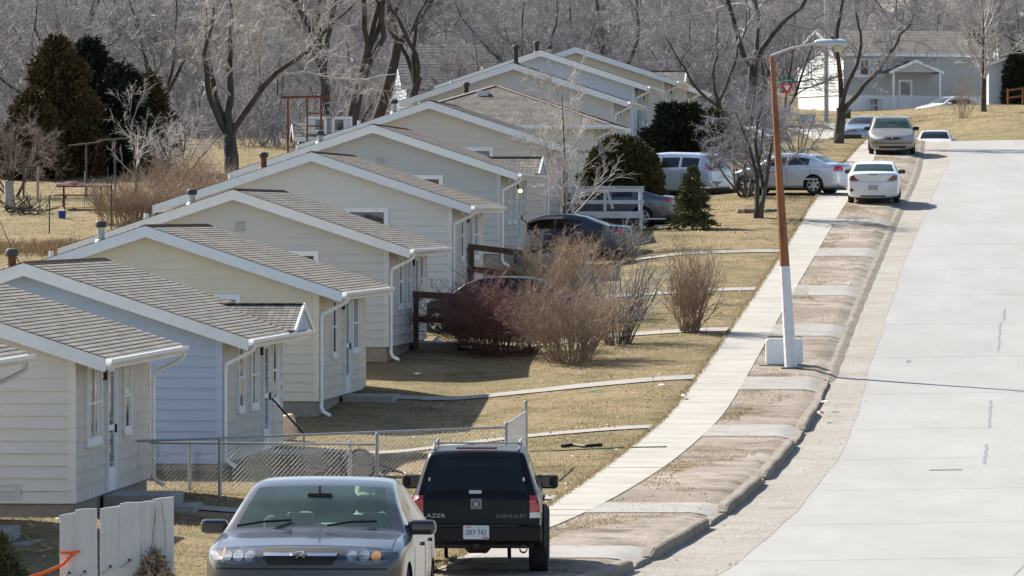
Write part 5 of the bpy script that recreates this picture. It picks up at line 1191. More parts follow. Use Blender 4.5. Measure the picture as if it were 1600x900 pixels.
ex = MB(); ex.lathe([(.05, 0), (.055, -.2), (.045, -.2), (.04, 0)], 12, Matrix.Translation((.62, -2.42, .37)) @ Matrix(((1, 0, 0, 0), (0, 0, 1, 0), (0, 1, 0, 0), (0, 0, 0, 1))), False); ex.build("exhaust_pipe", M_rust, t, True)
for s in (1, -1): b = MB(); b.beam((s * .42, -1.5, .42), (s * .42, -1.25, .2), .05, .05); b.build("shock_mount", M_blk, t)

def car_front(t, bv, hlp, gr, m_gr=M_blk, hm=M_lens, grm=None):
    for q in (hlp, mir(hlp)): patch(bv, [q], 'front', hm, "headlight", t, .008)
    g_ = patch(bv, [gr], 'front', m_gr, "grille", t, .008); return g_
def car_rear(t, bv, tlp, tm=M_red, plate=(0, .7), pm=M_plated):
    for q in (tlp, mir(tlp)): patch(bv, [q], 'rear', tm, "tail_light", t, .008)
    if plate: u, v = plate; patch(bv, [rrect(u - .155, u + .155, v - .08, v + .08, .015)], 'rear', pm, "licence_plate", t, .012)

# 3: white coupe-like saloon at the kerb, rear view
sp = sedan(L=4.6, W=1.76, R=.31, hs=.955, bl=(.72, .86), im=M_intd, gs=G_mid, mirm=M_blk, mir=(.11, .08, .07),
  hw=[(0, .70), (.03, .80), (.10, .87), (.25, .9), (.6, .9), (.85, .895), (.95, .875), (1, .83)],
  top=[(0, .70), (.012, .74), (.05, .80), (.14, .90), (.25, 1.00), (.265, 1.01), (.36, 1.28), (.43, 1.38), (.48, 1.42), (.56, 1.43), (.64, 1.42), (.72, 1.37), (.80, 1.25), (.86, 1.14), (.88, 1.12), (.96, 1.13), (.985, 1.12), (1, 1.04)])
sp["belt"] = [(a, b if a < .8 else b + .06) for a, b in sp["belt"]]
Yc = 194.6; cx = xp(1365.5, Yc - 2.2)
t, bv = vehicle("saloon_car", sp, (cx + .16, Yc, float(G0(cx, Yc)) - .0), -.085, "white saloon parked at the kerb with its dark tail lamps towards us", P_wht)
car_rear(t, bv, [(.44, .80), (.62, .78), (.80, .80), (.80, .97), (.66, .97), (.56, .87)], M_redd, (0, .57))
patch(bv, [rrect(-.78, -.66, .43, .53, .045)], 'rear', M_redd, "rear_fog_lamp", t, .008, .04); patch(bv, [rrect(.66, .78, .43, .53, .045)], 'rear', M_clear, "rear_fog_lamp", t, .008, .04)
patch(bv, [[(-.80, .755), (.80, .755), (.80, .765), (-.80, .765)]], 'rear', M_seal, "bumper_gap", t, .003, .08); patch(bv, [[(-.13, .99), (.13, .99), (.13, 1.01), (-.13, 1.01)]], 'rear', M_blk, "trunk_lock", t, .006, .08)
patch(bv, [[(-.45, .26), (.45, .26), (.40, .31), (-.40, .31)]], 'rear', M_blk, "bumper_vent", t, .004, .1)
# 4: pewter saloon facing us near the crest
sp = sedan(L=5.0, W=1.86, R=.33, hs=.99, mirm=M_blk, mir=(.12, .08, .075))
Yc = 229.5; cx = xp(1394, Yc - 2.4)
t, bv = vehicle("saloon_car", sp, (cx + .12, Yc, float(G0(cx, Yc)) + .01), math.pi - .05, "pewter saloon parked facing us beside the sidewalk at the crest", P_pew)
g_ = car_front(t, bv, [(.42, .62), (.42, .71), (.66, .745), (.82, .72), (.80, .64), (.6, .60)], [(-.31, .725), (.31, .725), (.27, .62), (.0, .60), (-.27, .62)], M_blk, mat("lamp_haze", (.40, .41, .42), .2, .3, var=.15, coat=.5))
patch(bv, [[(.045 * math.cos(a), .67 + .045 * math.sin(a)) for a in np.linspace(0, 6.28, 14, endpoint=False)]], 'front', M_chrome, "emblem", g_, .014, .05)
patch(bv, [[(-.86, .46), (.86, .46), (.86, .49), (-.86, .49)]], 'front', M_blk, "bumper_strip", t, .008, .08); patch(bv, [[(-.55, .36), (.55, .36), (.5, .27), (-.5, .27)]], 'front', M_blk, "lower_intake", t, .006)
# 5: silver saloon in a driveway across the walk, side view
sp = sedan(L=4.38, W=1.74, R=.32, hs=1.0, wh=(.19, .76), ws=(.27, .42), bl=(.74, .87), side=[(.33, .53), (.548, .735)], gaps=(.30, .539, .735), strip=.50, stm=P_silv, im=M_intd, gs=glass("smoked_glass", (.16, .19, .18), .9, base=.03), hm=P_silv, rimf=.68, spokes=6, arch=1.16,
  top=[(0, .64), (.012, .70), (.05, .80), (.14, .90), (.25, .99), (.27, 1.0), (.36, 1.28), (.42, 1.38), (.48, 1.43), (.56, 1.445), (.66, 1.42), (.74, 1.35), (.80, 1.22), (.87, 1.10), (.89, 1.085), (.96, 1.07), (.985, 1.03), (1, .95)])
Yc = 199.0; cx = xp(1236, Yc)
t, bv = vehicle("saloon_car", sp, (cx, Yc, float(G0(cx, Yc)) - .02), math.radians(90 - 24), "silver saloon seen side-on in the driveway, its tail reaching over the sidewalk", P_silv, pitch=0.0)
car_rear(t, bv, [(.50, .78), (.78, .78), (.78, .98), (.58, .98)], M_red, (0, .80)); car_front(t, bv, [(.40, .60), (.42, .72), (.70, .76), (.80, .73), (.78, .62)], [(-.34, .72), (.34, .72), (.3, .60), (-.3, .60)])
for vw in ('left', 'right'): patch(bv, [[(-2.10, .78), (-1.95, .78), (-1.95, .97), (-2.10, .97)]], vw, M_red, "tail_light_side", t, .008)
# 6: navy saloon in the driveway behind the bushes, side view
sp = sedan(L=4.82, W=1.79, R=.33, hs=1.0, gs=G_dark, gr=G_dark, gf=G_mid, im=M_intd, hm=M_chrome, wh=(.19, .77), ws=(.25, .42), bl=(.72, .87), side=[(.315, .53), (.546, .715)],
  top=[(0, .66), (.012, .70), (.05, .80), (.14, .90), (.235, .99), (.25, 1.0), (.34, 1.26), (.42, 1.39), (.48, 1.44), (.56, 1.46), (.64, 1.445), (.72, 1.38), (.80, 1.24), (.87, 1.13), (.89, 1.115), (.96, 1.09), (.985, 1.06), (1, .97)])
Yc = 176.8; cx = xp(868, Yc)
t, bv = vehicle("saloon_car", sp, (cx, Yc, zp(333, Yc) - 1.46), math.radians(90 - 14), "navy saloon parked nose-in by the green-grey house behind tan bushes", P_navy, pitch=0.0)
car_rear(t, bv, [(.48, .84), (.80, .82), (.82, .97), (.62, 1.0)], M_red, (0, .70)); 
for vw in ('left', 'right'):
    patch(bv, [[(-2.28, .84), (-1.98, .90), (-1.98, .96), (-2.28, .99)]], vw, M_red, "tail_light_side", t, .008)
# 7: grey saloon behind the white deck, side view
sp = sedan(L=4.75, W=1.8, R=.33, hs=.985, gs=G_dark, gr=G_dark, gf=G_mid, im=M_intd, wh=(.2, .775), spokes=5, rimf=.7, ws=(.27, .44), bl=(.72, .90), side=[(.345, .55), (.566, .71)],
  top=[(0, .64), (.012, .70), (.05, .78), (.14, .88), (.25, .98), (.27, .99), (.37, 1.28), (.44, 1.38), (.50, 1.42), (.58, 1.43), (.65, 1.41), (.72, 1.35), (.82, 1.20), (.90, 1.08), (.96, 1.05), (.985, 1.01), (1, .92)])
Yc = 190.3; cx = xp(950, Yc)
t, bv = vehicle("saloon_car", sp, (cx, Yc, zp(288, Yc) - 1.41), math.radians(90 - 12), "dark grey saloon parked behind the white wooden deck", P_grey, pitch=0.0)
car_rear(t, bv, [(.44, .82), (.78, .80), (.80, .94), (.55, .97)], M_red, (0, .70))
# 8: silver hatchback sport utility beyond the round evergreen
sp = dict(L=4.5, W=1.82, R=.36, tw=.22, wh=(.19, .79), gc=.26, tum=.32, ws=(.24, .38), bl=(.90, .98), side=[(.31, .50), (.516, .68), (.70, .86)], gaps=(.28, .508, .70), hand=(.47, .66), wagon=True, gr=G_dark, gs=G_dark, gf=G_mid, im=M_intd, bulge=.04,
  bow=[(0, .26), (.1, .14), (.3, .09), (.45, .03), (.6, 0), (.85, -.06), (1, -.14)],
  top=[(0, .80), (.03, .88), (.12, 1.0), (.22, 1.08), (.24, 1.10), (.32, 1.44), (.38, 1.58), (.44, 1.65), (.55, 1.68), (.75, 1.66), (.86, 1.62), (.90, 1.57), (.94, 1.36), (.98, 1.10), (1, 1.02)],
  belt=[(0, .74), (.1, .88), (.3, 1.0), (.6, 1.04), (.9, 1.08), (1, 1.0)], hw=[(0, .76), (.05, .85), (.2, .89), (.5, .91), (.88, .89), (.96, .86), (1, .82)])
Yc = 205; cx = xp(1047, Yc)
t, bv = vehicle("hatchback_car", sp, (cx, Yc, zp(237, Yc) - 1.69), math.radians(90 - 30), "silver tall hatchback half hidden by the rounded evergreen", P_silv, pitch=0.0)
q = [(.66, 1.0), (.84, 1.0), (.84, 1.28), (.76, 1.28)]
for z in (q, mir(q)): patch(bv, [z], 'rear', M_red, "tail_light", t, .01)
# 9: steel-blue car beyond the crest
sp = sedan(L=4.5, W=1.75, R=.32, hs=1.0, gf=G_mid, mirm=M_blk)
Yc = 279; cx = xp(1354, Yc)
t, bv = vehicle("saloon_car", sp, (cx, Yc, zp(181, Yc) - 1.46), math.pi - .42, "steel-blue saloon parked beyond the crest beside the street tree", P_blu, pitch=.03)
car_front(t, bv, [(.42, .62), (.42, .72), (.66, .75), (.80, .72), (.78, .63)], [(-.31, .72), (.31, .72), (.27, .62), (-.27, .62)], M_blk)
patch(bv, [[(-.55, .45), (.55, .45), (.5, .28), (-.5, .28)]], 'front', M_blk, "lower_intake", t, .006)
# 10: white car sunk behind the crest
sp = sedan(L=4.7, W=1.78, R=.32, hs=.98, gr=G_dark, gs=G_dark, gf=G_dark)
Yc = 272; cx = xp(1461, Yc)
t, bv = vehicle("saloon_car", sp, (cx, Yc, zp(203, Yc) - 1.43), math.pi - .10, "white saloon sunk behind the crest of the road so only its roof and hood show", P_wht, pitch=0)
car_front(t, bv, [(.42, .62), (.42, .72), (.66, .75), (.80, .72), (.78, .63)], [(-.31, .72), (.31, .72), (.27, .62), (-.27, .62)], M_blk)
# 11: white car on the drive of the split-level house
sp = sedan(L=4.9, W=1.82, R=.32, gs=G_dark, gr=G_dark, gf=G_lite)
Yc = 352; cx = xp(1485, Yc)
t, bv = vehicle("saloon_car", sp, (cx, Yc, zp(150.5, Yc) - 1.46), math.radians(90 + 32), "white saloon parked behind the rise of the lawn by the split-level house", P_wht, pitch=0)
# 12: dark car behind the barberry bush
sp = sedan(L=4.4, W=1.74, R=.32, hs=1.02, gs=G_dark, gr=G_dark, gf=G_mid, im=M_intd, ws=(.25, .42), bl=(.80, .93), side=[(.32, .53), (.546, .78)],
  top=[(0, .66), (.012, .70), (.05, .80), (.14, .92), (.235, 1.0), (.25, 1.02), (.34, 1.28), (.42, 1.41), (.48, 1.45), (.6, 1.46), (.72, 1.44), (.80, 1.38), (.87, 1.2), (.93, 1.04), (.96, 1.0), (1, .9)])
Yc = 147.6; cx = xp(772, Yc)
t, bv = vehicle("hatchback_car", sp, (cx, Yc, zp(431, Yc) - 1.49), math.radians(90 - 8), "dark car mostly hidden behind the red barberry bush", P_blk, pitch=0)
# 13: white pickup glimpsed behind shrubs at the corner
sp = sedan(L=4.6, W=1.75, R=.32, gs=G_dark, gr=G_dark, gf=G_dark)
Yc = 262; cx = xp(1163, Yc)
t, bv = vehicle("saloon_car", sp, (cx, Yc, zp(197, Yc) - 1.46), math.radians(60), "white saloon glimpsed behind the leafless shrubs near the last house", P_wht, pitch=0, sub=1)
# ------------------------------------------------------------------ far houses and sheds
def far_house(name, loc, rz, LX, DY, hw, pitch, wall, roofm, label, wins=(), door=None, found=0.0, ov=.35, overlap=.2, found_m=None, cat="house", group=None):
    """gabled house: local x along the front, y to the back, ridge along x; windows are given on the front wall"""
    t = empty(name, loc, rz, label, cat, group); rnd = random.Random(len(label)); ridge = hw + DY / 2 * pitch
    w = MB(); siding(w, (0, 0, 0), (1, 0, 0), (0, -1, 0), lambda z: (0, LX), found, hw, overlap, rnd)
    siding(w, (LX, DY, 0), (-1, 0, 0), (0, 1, 0), lambda z: (0, LX), found, hw, overlap, rnd); w.box(.004, LX - .004, .004, DY - .004, -1.0, hw); w.build("wall", wall, t)
    ext = lambda z: (0.0, DY) if z <= hw else ((z - hw) / pitch, DY - (z - hw) / pitch)
    for (O, U, N) in (((0, DY, 0), (0, -1, 0), (-1, 0, 0)), ((LX, 0, 0), (0, 1, 0), (1, 0, 0))):
        g_ = MB(); siding(g_, O, U, N, ext, found, ridge - .02, overlap, rnd); g_.build("gable_wall", wall, t)
    if found: f = MB(); f.box(-.015, LX + .015, -.015, DY + .015, -1.0, found); f.build("foundation", found_m or M_white, t)
    r = MB(); ze = hw - ov * pitch + .08; zr = ridge + .08
    M = lambda p: (p[1], p[0], p[2])
    for (ye, ) in ((-ov,), (DY + ov,)):
        h = MB(); slope_courses(h, -ov, LX + ov, ye, ze, DY / 2, zr, .3); r.add([M(p) for p in h.v], h.f)
    ro = r.build("roof", roofm, t)
    dk = MB(); dk.add([(-ov, -ov, ze - .01), (LX + ov, -ov, ze - .01), (LX + ov, DY / 2, zr - .01), (-ov, DY / 2, zr - .01), (-ov, DY + ov, ze - .01), (LX + ov, DY + ov, ze - .01)], [(3, 2, 1, 0), (4, 5, 2, 3)]); dk.build("roof_deck", M_soffit, ro)
    fa = MB(); fa.box(-ov, LX + ov, -ov - .025, -ov, ze - .2, ze - .005); fa.box(-ov, LX + ov, DY + ov, DY + ov + .025, ze - .2, ze - .005)
    for x in (-ov - .02, LX + ov - .01):
        for s_, y0 in ((1, -ov), (-1, DY + ov)):
            P = [(y0, ze - .01), (DY / 2, zr - .01), (DY / 2, zr - .21), (y0, ze - .2)]
            fa.add([(x, p[0], p[1]) for p in P] + [(x + .03, p[0], p[1]) for p in P], [(0, 1, 2, 3), (7, 6, 5, 4), (0, 4, 5, 1), (1, 5, 6, 2), (2, 6, 7, 3), (3, 7, 4, 0)])
    build_split(fa, "fascia", M_white, ro)
    O, U, N = (0, 0, 0), (1, 0, 0), (0, -1, 0)
    for (a, b, z0, z1, c) in wins: window(t, O, U, N, a, b, z0, z1, c)
    if door:
        d = MB(); frame_box(d, O, U, N, door[0], door[1], door[2], door[2] + 2.02, .0, .06); do = d.build("door", M_white, t)
        p = MB(); frame_box(p, O, U, N, door[0] + .15, door[1] - .15, door[2] + 1.05, door[2] + 1.85, .058, .066); p.build("pane", M_pane, do)
    return t
m_split = siding_mat("split_level_siding", (.42, .43, .43)); m_whs = siding_mat("sunlit_white_siding", (.78, .78, .77)); m_bls = siding_mat("sky_blue_siding", (.50, .55, .60))
Y = 366.; th = math.radians(19)
H = far_house("split_level_house", (xp(1319, Y), Y, zp(178, Y)), th, 9.6, 7.8, 3.95, .36, m_split, SH[2], "grey split-level house with a bright white end wall and small porch gable",
   [(.75, 1.95, 2.45, 3.45, 1), (2.12, 2.75, 2.5, 3.45, 1), (1.4, 2.6, .12, 1.0, 1)], None, 1.2, .45)
# paler siding on the sunny end wall: its sunlit brightness is put into the colour
rnd = random.Random(3); g_ = MB(); siding(g_, (-.03, 7.8, 0), (0, -1, 0), (-1, 0, 0), lambda z: (0.0, 7.8) if z <= 3.95 else ((z - 3.95) / .36, 7.8 - (z - 3.95) / .36), 1.21, 5.3, .2, rnd); g_.build("sunlit_end_wall", m_whs, H)
window(H, (-.05, 7.8, 0), (0, -1, 0), (-1, 0, 0), 1.6, 2.3, 2.5, 3.3, 1)
pr_ = MB(); ph = 2.75
pg = MB()
for s in (1, -1):
    P = [(4.3 + s * 1.9, -1.6, ph - .12), (4.3 + s * 1.9, .0, ph - .12), (4.3, .0, ph + .62), (4.3, -1.6, ph + .62)]; pg.add([p for p in P] + [(p[0], p[1], p[2] - .06) for p in P], [(0, 1, 2, 3), (7, 6, 5, 4), (0, 3, 7, 4), (0, 4, 5, 1)])
po = pg.build("porch_roof", SH[2], H)
tr = MB(); tr.prism([(4.3 - 1.7, ph - .10), (4.3 + 1.7, ph - .10), (4.3, ph + .54)], .03, Matrix(((1, 0, 0, 0), (0, 0, -1, -1.52), (0, 1, 0, 0), (0, 0, 0, 1)))); tr.build("porch_gable", m_split, po)
for s in (1, -1): b = MB(); b.obox((4.3 + s * .93, -1.62, ph + .22), (.95, 0, -s * .37), (0, .03, 0), (0, 0, .09)); b.build("porch_fascia", M_white, po)
for x in (2.7, 5.9): b = MB(); b.box(x, x + .14, -1.5, -1.36, .1, ph - .12); b.build("porch_post", M_white, H)
b = MB(); b.box(2.5, 6.2, -1.6, -.02, -.6, .14); b.build("porch_floor", M_stoop, H)
d = MB(); d.box(3.7, 4.65, -.07, -.026, .16, 2.2); do = d.build("door", M_white, H); d = MB(); d.box(3.85, 4.5, -.078, -.071, 1.2, 2.05); d.build("pane", M_pane, do)
b = MB(); b.box(5.9, 8.5, -1.45, -1.40, .25, 1.05); b.build("porch_rail", M_white, H)
Y = 352.
far_house("blue_house", (xp(1546, Y), Y, zp(166, Y)), math.radians(-86), 12, 8.4, 2.6, .36, m_bls, SH[2], "pale blue gabled house cut by the picture edge above the lawn", (), None, .22, .3).rotation_euler = (0, 0, math.radians(90 - 4))
b_ = [o for o in SC.objects if o.name == "blue_house"][0]; b_.location = (xp(1546, Y) + 8.4, Y, zp(166, Y))
Y = 296.
far_house("grey_roofed_house", (xp(636, Y), Y, zp(205, Y)), math.radians(8), 7.5, 6.4, 2.5, .62, siding_mat("slate_siding", (.36, .39, .42)), SH[2], "house with a steep grey roof behind the leaning cottonwoods and the row", [(.5, 1.3, 1.0, 2.0, 1), (3.0, 4.2, 1.0, 2.0, 2)], None, .2)
M_wroof = mat("white_metal_roof", (.66, .68, .70), .4, var=.08, scale=.5)
def small_house(px, py_eave, Y, w, d, hw, pitch, wall, roof, label, rz=0.0, name="far_house"):
    return far_house(name, (xp(px, Y), Y, zp(py_eave, Y) - hw), rz, w, d, hw, pitch, wall, roof, label, [(w * .2, w * .2 + 1.0, .9, 1.9, 1), (w * .62, w * .62 + 1.0, .9, 1.9, 1)], None, .1, .25, .25)
m_mob = siding_mat("mobile_home_blue", (.36, .42, .50)); m_wh2 = siding_mat("off_white_siding", (.62, .62, .60))
small_house(-28, 112, 318, 3.4, 8, 2.7, .2, m_mob, M_wroof, "blue-grey cottage with a white roof at the picture edge behind the junipers", .05)
small_house(36, 76, 400, 3.9, 7, 2.6, .12, m_wh2, M_wroof, "low white-roofed building showing above the brown junipers", .03)
small_house(18, 50, 455, 2.8, 6, 2.6, .14, m_mob, M_wroof, "white-roofed trailer highest on the slope near the picture corner", -.03)
small_house(1088, 36, 470, 2.6, 7, 2.6, .14, m_wh2, M_wroof, "white-roofed trailer glimpsed between the elm and the fan of limbs", .04)
small_house(1560, 28, 480, 2.6, 7, 2.6, .14, m_wh2, M_wroof, "white-roofed trailer glimpsed high above the blue house", .04)
small_house(1085, 158, 330, 4.6, 6, 2.5, .5, siding_mat("tan_shed_siding", (.42, .33, .24)), SH[1], "tan cottage behind the yield sign and leafless shrubs", .2)
small_house(468, 212, 232, 1.7, 1.8, 1.2, .5, siding_mat("shed_blue", (.28, .32, .36)), SH[2], "small blue-grey shed with a pale roof behind the playground frame", .1, "garden_shed")

# ------------------------------------------------------------------ street lamp, sign, boxes
p = at(1236, 576); s = F_PX / p.y; hp = (576 - 88) / s; dxp = (1206 - 1236) / s
M_pole = mat("pole_white", (.66, .68, .70), .55, var=.1, scale=5, dirt=((.34, .24, .17), 6.0, .53, .6))
M_polr = mat("pole_rust", (.29, .115, .048), .7, .15, var=.3, scale=6, col2=(.19, .075, .036), stretch=(1, 1, .25), bump=.15, dirt=((.45, .40, .36), 4.0, .66, .4))
t = empty("street_lamp", p, 0, "tall leaning street lamp on a white-footed rusty pole at the boulevard", "street lamp")
h1 = (576 - 416) / s
def lx(z): return dxp * z / hp
def lr(z): return .148 - (.148 - .055) * z / hp
b = MB(); b.tube([(lx(z), 0, z) for z in (-.1, h1 * .5, h1)], [lr(z) for z in (0, h1 * .5, h1)], 8); b.build("pole_foot", M_pole, t)
b = MB(); zz = list(np.linspace(h1 + .001, hp, 7)); b.tube([(lx(z), 0, z) for z in zz], [lr(z) - .002 for z in zz], 8); b.build("pole", M_polr, t)
b = MB(); b.tube([(lx(hp) - .01, 0, hp - .35), (lx(hp), -.02, hp + .02), (lx(hp) + .45, -.06, hp + .19), (lx(hp) + 1.05, -.1, hp + .30)], [.035, .032, .028, .03], 8); b.build("lamp_arm", M_galv, t, True)
x0 = lx(hp) + .98; lm = MB(); prof = []
st = [(0, .06, .05, 0), (.06, .10, .085, 0), (.35, .13, .10, .0), (.62, .15, .10, -.005), (.73, .13, .085, -.01), (.76, .06, .05, -.02)]
V = []; k = 12
for (dx, ry, rz_, dz) in st:
    for j in range(k): a = 2 * math.pi * j / k; V.append((x0 + dx, -.1 + ry * math.cos(a), hp + .30 + dz + rz_ * math.sin(a) * (1.0 if math.sin(a) > 0 else .8)))
F = [(i * k + j, i * k + (j + 1) % k, (i + 1) * k + (j + 1) % k, (i + 1) * k + j) for i in range(len(st) - 1) for j in range(k)] + [tuple(reversed(range(k))), tuple((len(st) - 1) * k + j for j in range(k))]
lm.add(V, F); lo = lm.build("lamp_head", mat("lamp_grey", (.48, .52, .56), .45, .2, var=.08), t, True)
b = MB(); b.lathe([(.125, .0), (.12, -.05), (.085, -.12), (.02, -.14)], 14, Matrix.Translation((x0 + .56, -.1, hp + .235))); b.build("lamp_lens", mat("lens_yellowed", (.52, .46, .32), .3, var=.12, spec=.6), lo, True)
b = MB(); b.lathe([(.035, 0), (.035, .07), (.0, .075)], 10, Matrix.Translation((x0 + .42, -.1, hp + .39))); b.build("photocell", M_dark, lo, True)
b = MB(); b.box(-.24, .26, -.24, .22, -.15, .04); b.build("footing", M_kerb, t, bev=.02)
# white cabinet panel behind the foot, and the block it stands on
p2 = at(1227, 574); M_cab = mat("cabinet_white", (.62, .655, .69), .5, var=.06, dirt=((.28, .17, .10), 5.0, .70, .8))
c = empty("utility_cabinet", (p2.x, p2.y + .38, p2.z), 0, "low white metal cabinet with rust stains behind the street lamp foot", "utility cabinet")
b = MB(); b.prism(rrect(-.43, .43, .06, .66, .07), .28, Matrix(((1, 0, 0, 0), (0, 0, 1, 0), (0, 1, 0, 0), (0, 0, 0, 1)))); b.build("housing", M_cab, c, bev=.012)
b = MB(); b.box(-.60, -.1, -.12, .34, -.1, .06); b.box(-.1, .5, -.02, .34, -.1, .058); b.build("base_slab", M_found, c)
# yield sign with street name blades
Y = 300.; x = xp(1229.5, Y); z0 = float(G(x, Y)); s = F_PX / Y; zt = zp(118, Y)
t = empty("yield_sign", (x, Y, z0), 0, "red and white triangular yield sign under green street name blades", "road sign")
b = MB(); b.tube([(0, .03, -.2), (0, .03, zt - z0)], .028, 6); b.build("post", M_galv, t)
zc = zp(130.5, Y) - z0
MR = Matrix(((1, 0, 0, 0), (0, 0, -1, 0), (0, 1, 0, 0), (0, 0, 0, 1)))
b = MB(); b.prism([(-.36, zc), (0, zc - .62), (.36, zc)], .004, Matrix.Translation((0, -.004, 0)) @ MR); yo = b.build("yield_plate", mat("sign_red", (.52, .02, .03), .45, var=.06), t)
b = MB(); b.prism([(-.17, zc - .11), (0, zc - .41), (.17, zc - .11)], .003, Matrix.Translation((0, -.0085, 0)) @ MR); b.build("yield_centre", mat("sign_white", (.78, .78, .76), .5), yo)
text_mesh("yield_text", "YIELD", .10, (0, -.013, zc - .055), (math.pi / 2, 0, 0), MATS["sign_white"], yo, .001)
zb = zp(126, Y) - z0; M_sg = mat("sign_green", (.01, .16, .085), .45, var=.06)
b = MB(); b.box(-.39, .39, -.012, .0, zb - .09, zb + .10); bo = b.build("name_blade", M_sg, t)
text_mesh("name_text", "E. Main St.", .14, (0, -.014, zb), (math.pi / 2, 0, 0), MATS["sign_white"], bo, .001, sx=.88)
b = MB(); b.obox((.03, .06, zb + .21), (.015, .36, 0), (.008, 0, 0), (0, 0, .09)); b.build("cross_blade", M_sg, t)
def simple_box(name, px, py, Y, w, d, h, m, label, cat, lidm=None, bev=.03, lid=.08):
    x = xp(px, Y); z = zp(py, Y); t = empty(name, (x, Y, z), 0, label, cat)
    b = MB(); b.box(-w / 2, w / 2, -d / 2, d / 2, 0, h - lid); b.build("body", m, t, bev=bev)
    b = MB(); b.box(-w / 2 - .03, w / 2 + .03, -d / 2 - .03, d / 2 + .03, h - lid + .002, h); b.build("lid", lidm or m, t, bev=bev); return t
M_ug = mat("utility_green_grey", (.30, .36, .36), .6, var=.08); M_ugb = mat("utility_blue_grey", (.34, .40, .45), .6, var=.08)
simple_box("transformer_box", 1261, 193, 330, .92, .8, .52, M_ugb, "low grey-green transformer box in front of the split-level house's white wall", "utility box")
simple_box("utility_pedestal", 1316, 208, 310, .22, .22, .74, M_ugb, "narrow pale utility pedestal beside the thick street tree", "utility box", bev=.02)
t = simple_box("waste_cart", 1319, 187, 350, .75, .75, .62, mat("cart_dark", (.06, .07, .05), .6), "dark waste cart with an olive lid by the split-level house", "waste cart", mat("cart_lid", (.10, .11, .04), .6))
b = MB(); x = xp(1291, 340); b.tube([(0, 0, -.3), (0, 0, 7.4)], [.14, .11], 10); o = b.build("utility_pole", mat("pale_pole", (.50, .49, .47), .8, var=.15, stretch=(1, 1, .2)), None, True, loc=(x, 340, float(G(x, 340)))); tag(o, "pale upright pole in front of the split-level house's white wall", "utility pole")

# ------------------------------------------------------------------ wooden rails, deck, fences
M_wood = mat("weathered_brown_wood", (.14, .085, .05), .85, var=.3, scale=6, stretch=(1, 1, 1), bump=.3, col2=(.09, .055, .035))
M_ww = mat("peeling_white_wood", (.58, .60, .62), .75, var=.12, scale=7, dirt=((.26, .22, .18), 6.0, .56, .75), bump=.3)
def ramp(k, u, label, L=2.3, slope=.25, hz=1.2):
    c = HC[k]; t = empty("wooden_ramp", c, -math.atan(.085), label, "ramp", "wooden ramps at the house doors")
    fl = MB(); fl.add([(1.1, u, -.02), (1.1 + L, u, -.02 - slope), (1.1 + L, u + 1.1, -.02 - slope), (1.1, u + 1.1, -.02), (1.1, u, -.07), (1.1 + L, u, -.07 - slope), (1.1 + L, u + 1.1, -.07 - slope), (1.1, u + 1.1, -.07)], [(0, 1, 2, 3), (7, 6, 5, 4), (0, 4, 5, 1), (1, 5, 6, 2), (2, 6, 7, 3), (3, 7, 4, 0)])
    fl.build("ramp_floor", M_wood, t)
    for x in (.08, .05 + L):
        b = MB(); z = -slope * max(0, (x - 1.1) / L); b.box(x, x + .12, u - .12, u, -.75, z + hz); b.build("rail_post", M_wood, t)
    for dz in (hz - .02, hz - .62):
        b = MB(); b.beam((.06, u - .14, dz), (.2 + L, u - .14, dz - slope), .04, .16); b.build("rail_board", M_wood, t)
ramp(4, 5.3, "brown wooden ramp with two-board rail behind the dark red bush", 2.0, .12)
ramp(5, 4.5, "brown wooden ramp with two-board rail below the green-grey house", 1.5, .2, 1.25)
# white deck in front of the tan house
Y = 183.2; xl, xr = xp(893, Y), xp(1004, Y); zt = zp(293, Y); zf = zp(331, Y); zg = float(G((xl + xr) / 2, Y))
t = empty("wooden_deck", (xl, Y, zg), 0, "raised white wooden deck with peeling rails between the navy and grey saloons", "deck")
w = xr - xl; zt -= zg; zf -= zg; d = 1.9
b = MB(); b.box(0, w, 0, d, zf - .04, zf); b.build("deck_floor", M_ww, t)
b = MB(); b.box(-.02, w + .02, -.035, -.002, zf - .20, zf + .015); b.build("rim_board", M_ww, t)
b = MB(); b.box(w + .002, w + .035, 0, d, zf - .20, zf + .015); b.build("rim_board", M_ww, t)
for (x, y) in ((0, -.05), (w * .45, -.05), (w - .09, -.05), (w - .09, d - .1), (0, d - .1)): b = MB(); b.box(x, x + .095, y, y + .09, -.4 if x in (0, w - .09) else zf + .02, zt); b.build("rail_post", M_ww, t)
for z in (zt - .02, zf + (zt - zf) * .48):
    b = MB(); b.box(-.02, w + .03, -.09, -.055, z - .12, z); b.build("rail_board", M_ww, t)
    b = MB(); b.box(w + .012, w + .045, -.05, d, z - .12, z); b.build("rail_board", M_ww, t)
b = MB(); b.box(-.04, w + .06, -.12, .06, zt + .002, zt + .04); b.build("rail_cap", M_ww, t)
b = MB(); b.beam((w * .5, -.1, zt - .1), (w * .58, -.1, zf + .1), .09, .03, (0, 1, 0)); b.build("loose_board", M_ww, t)
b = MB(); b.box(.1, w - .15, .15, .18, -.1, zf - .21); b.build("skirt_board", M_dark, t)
for k in range(2): b = MB(); b.box(w + .05, w + .75, .3 + k * .0, 1.4, zf - .2 - k * .22 - .05, zf - .2 - k * .22) if k == 0 else b.box(w + .40, w + 1.1, .3, 1.4, zf - .47, zf - .42); b.build("deck_step", M_ww, t)
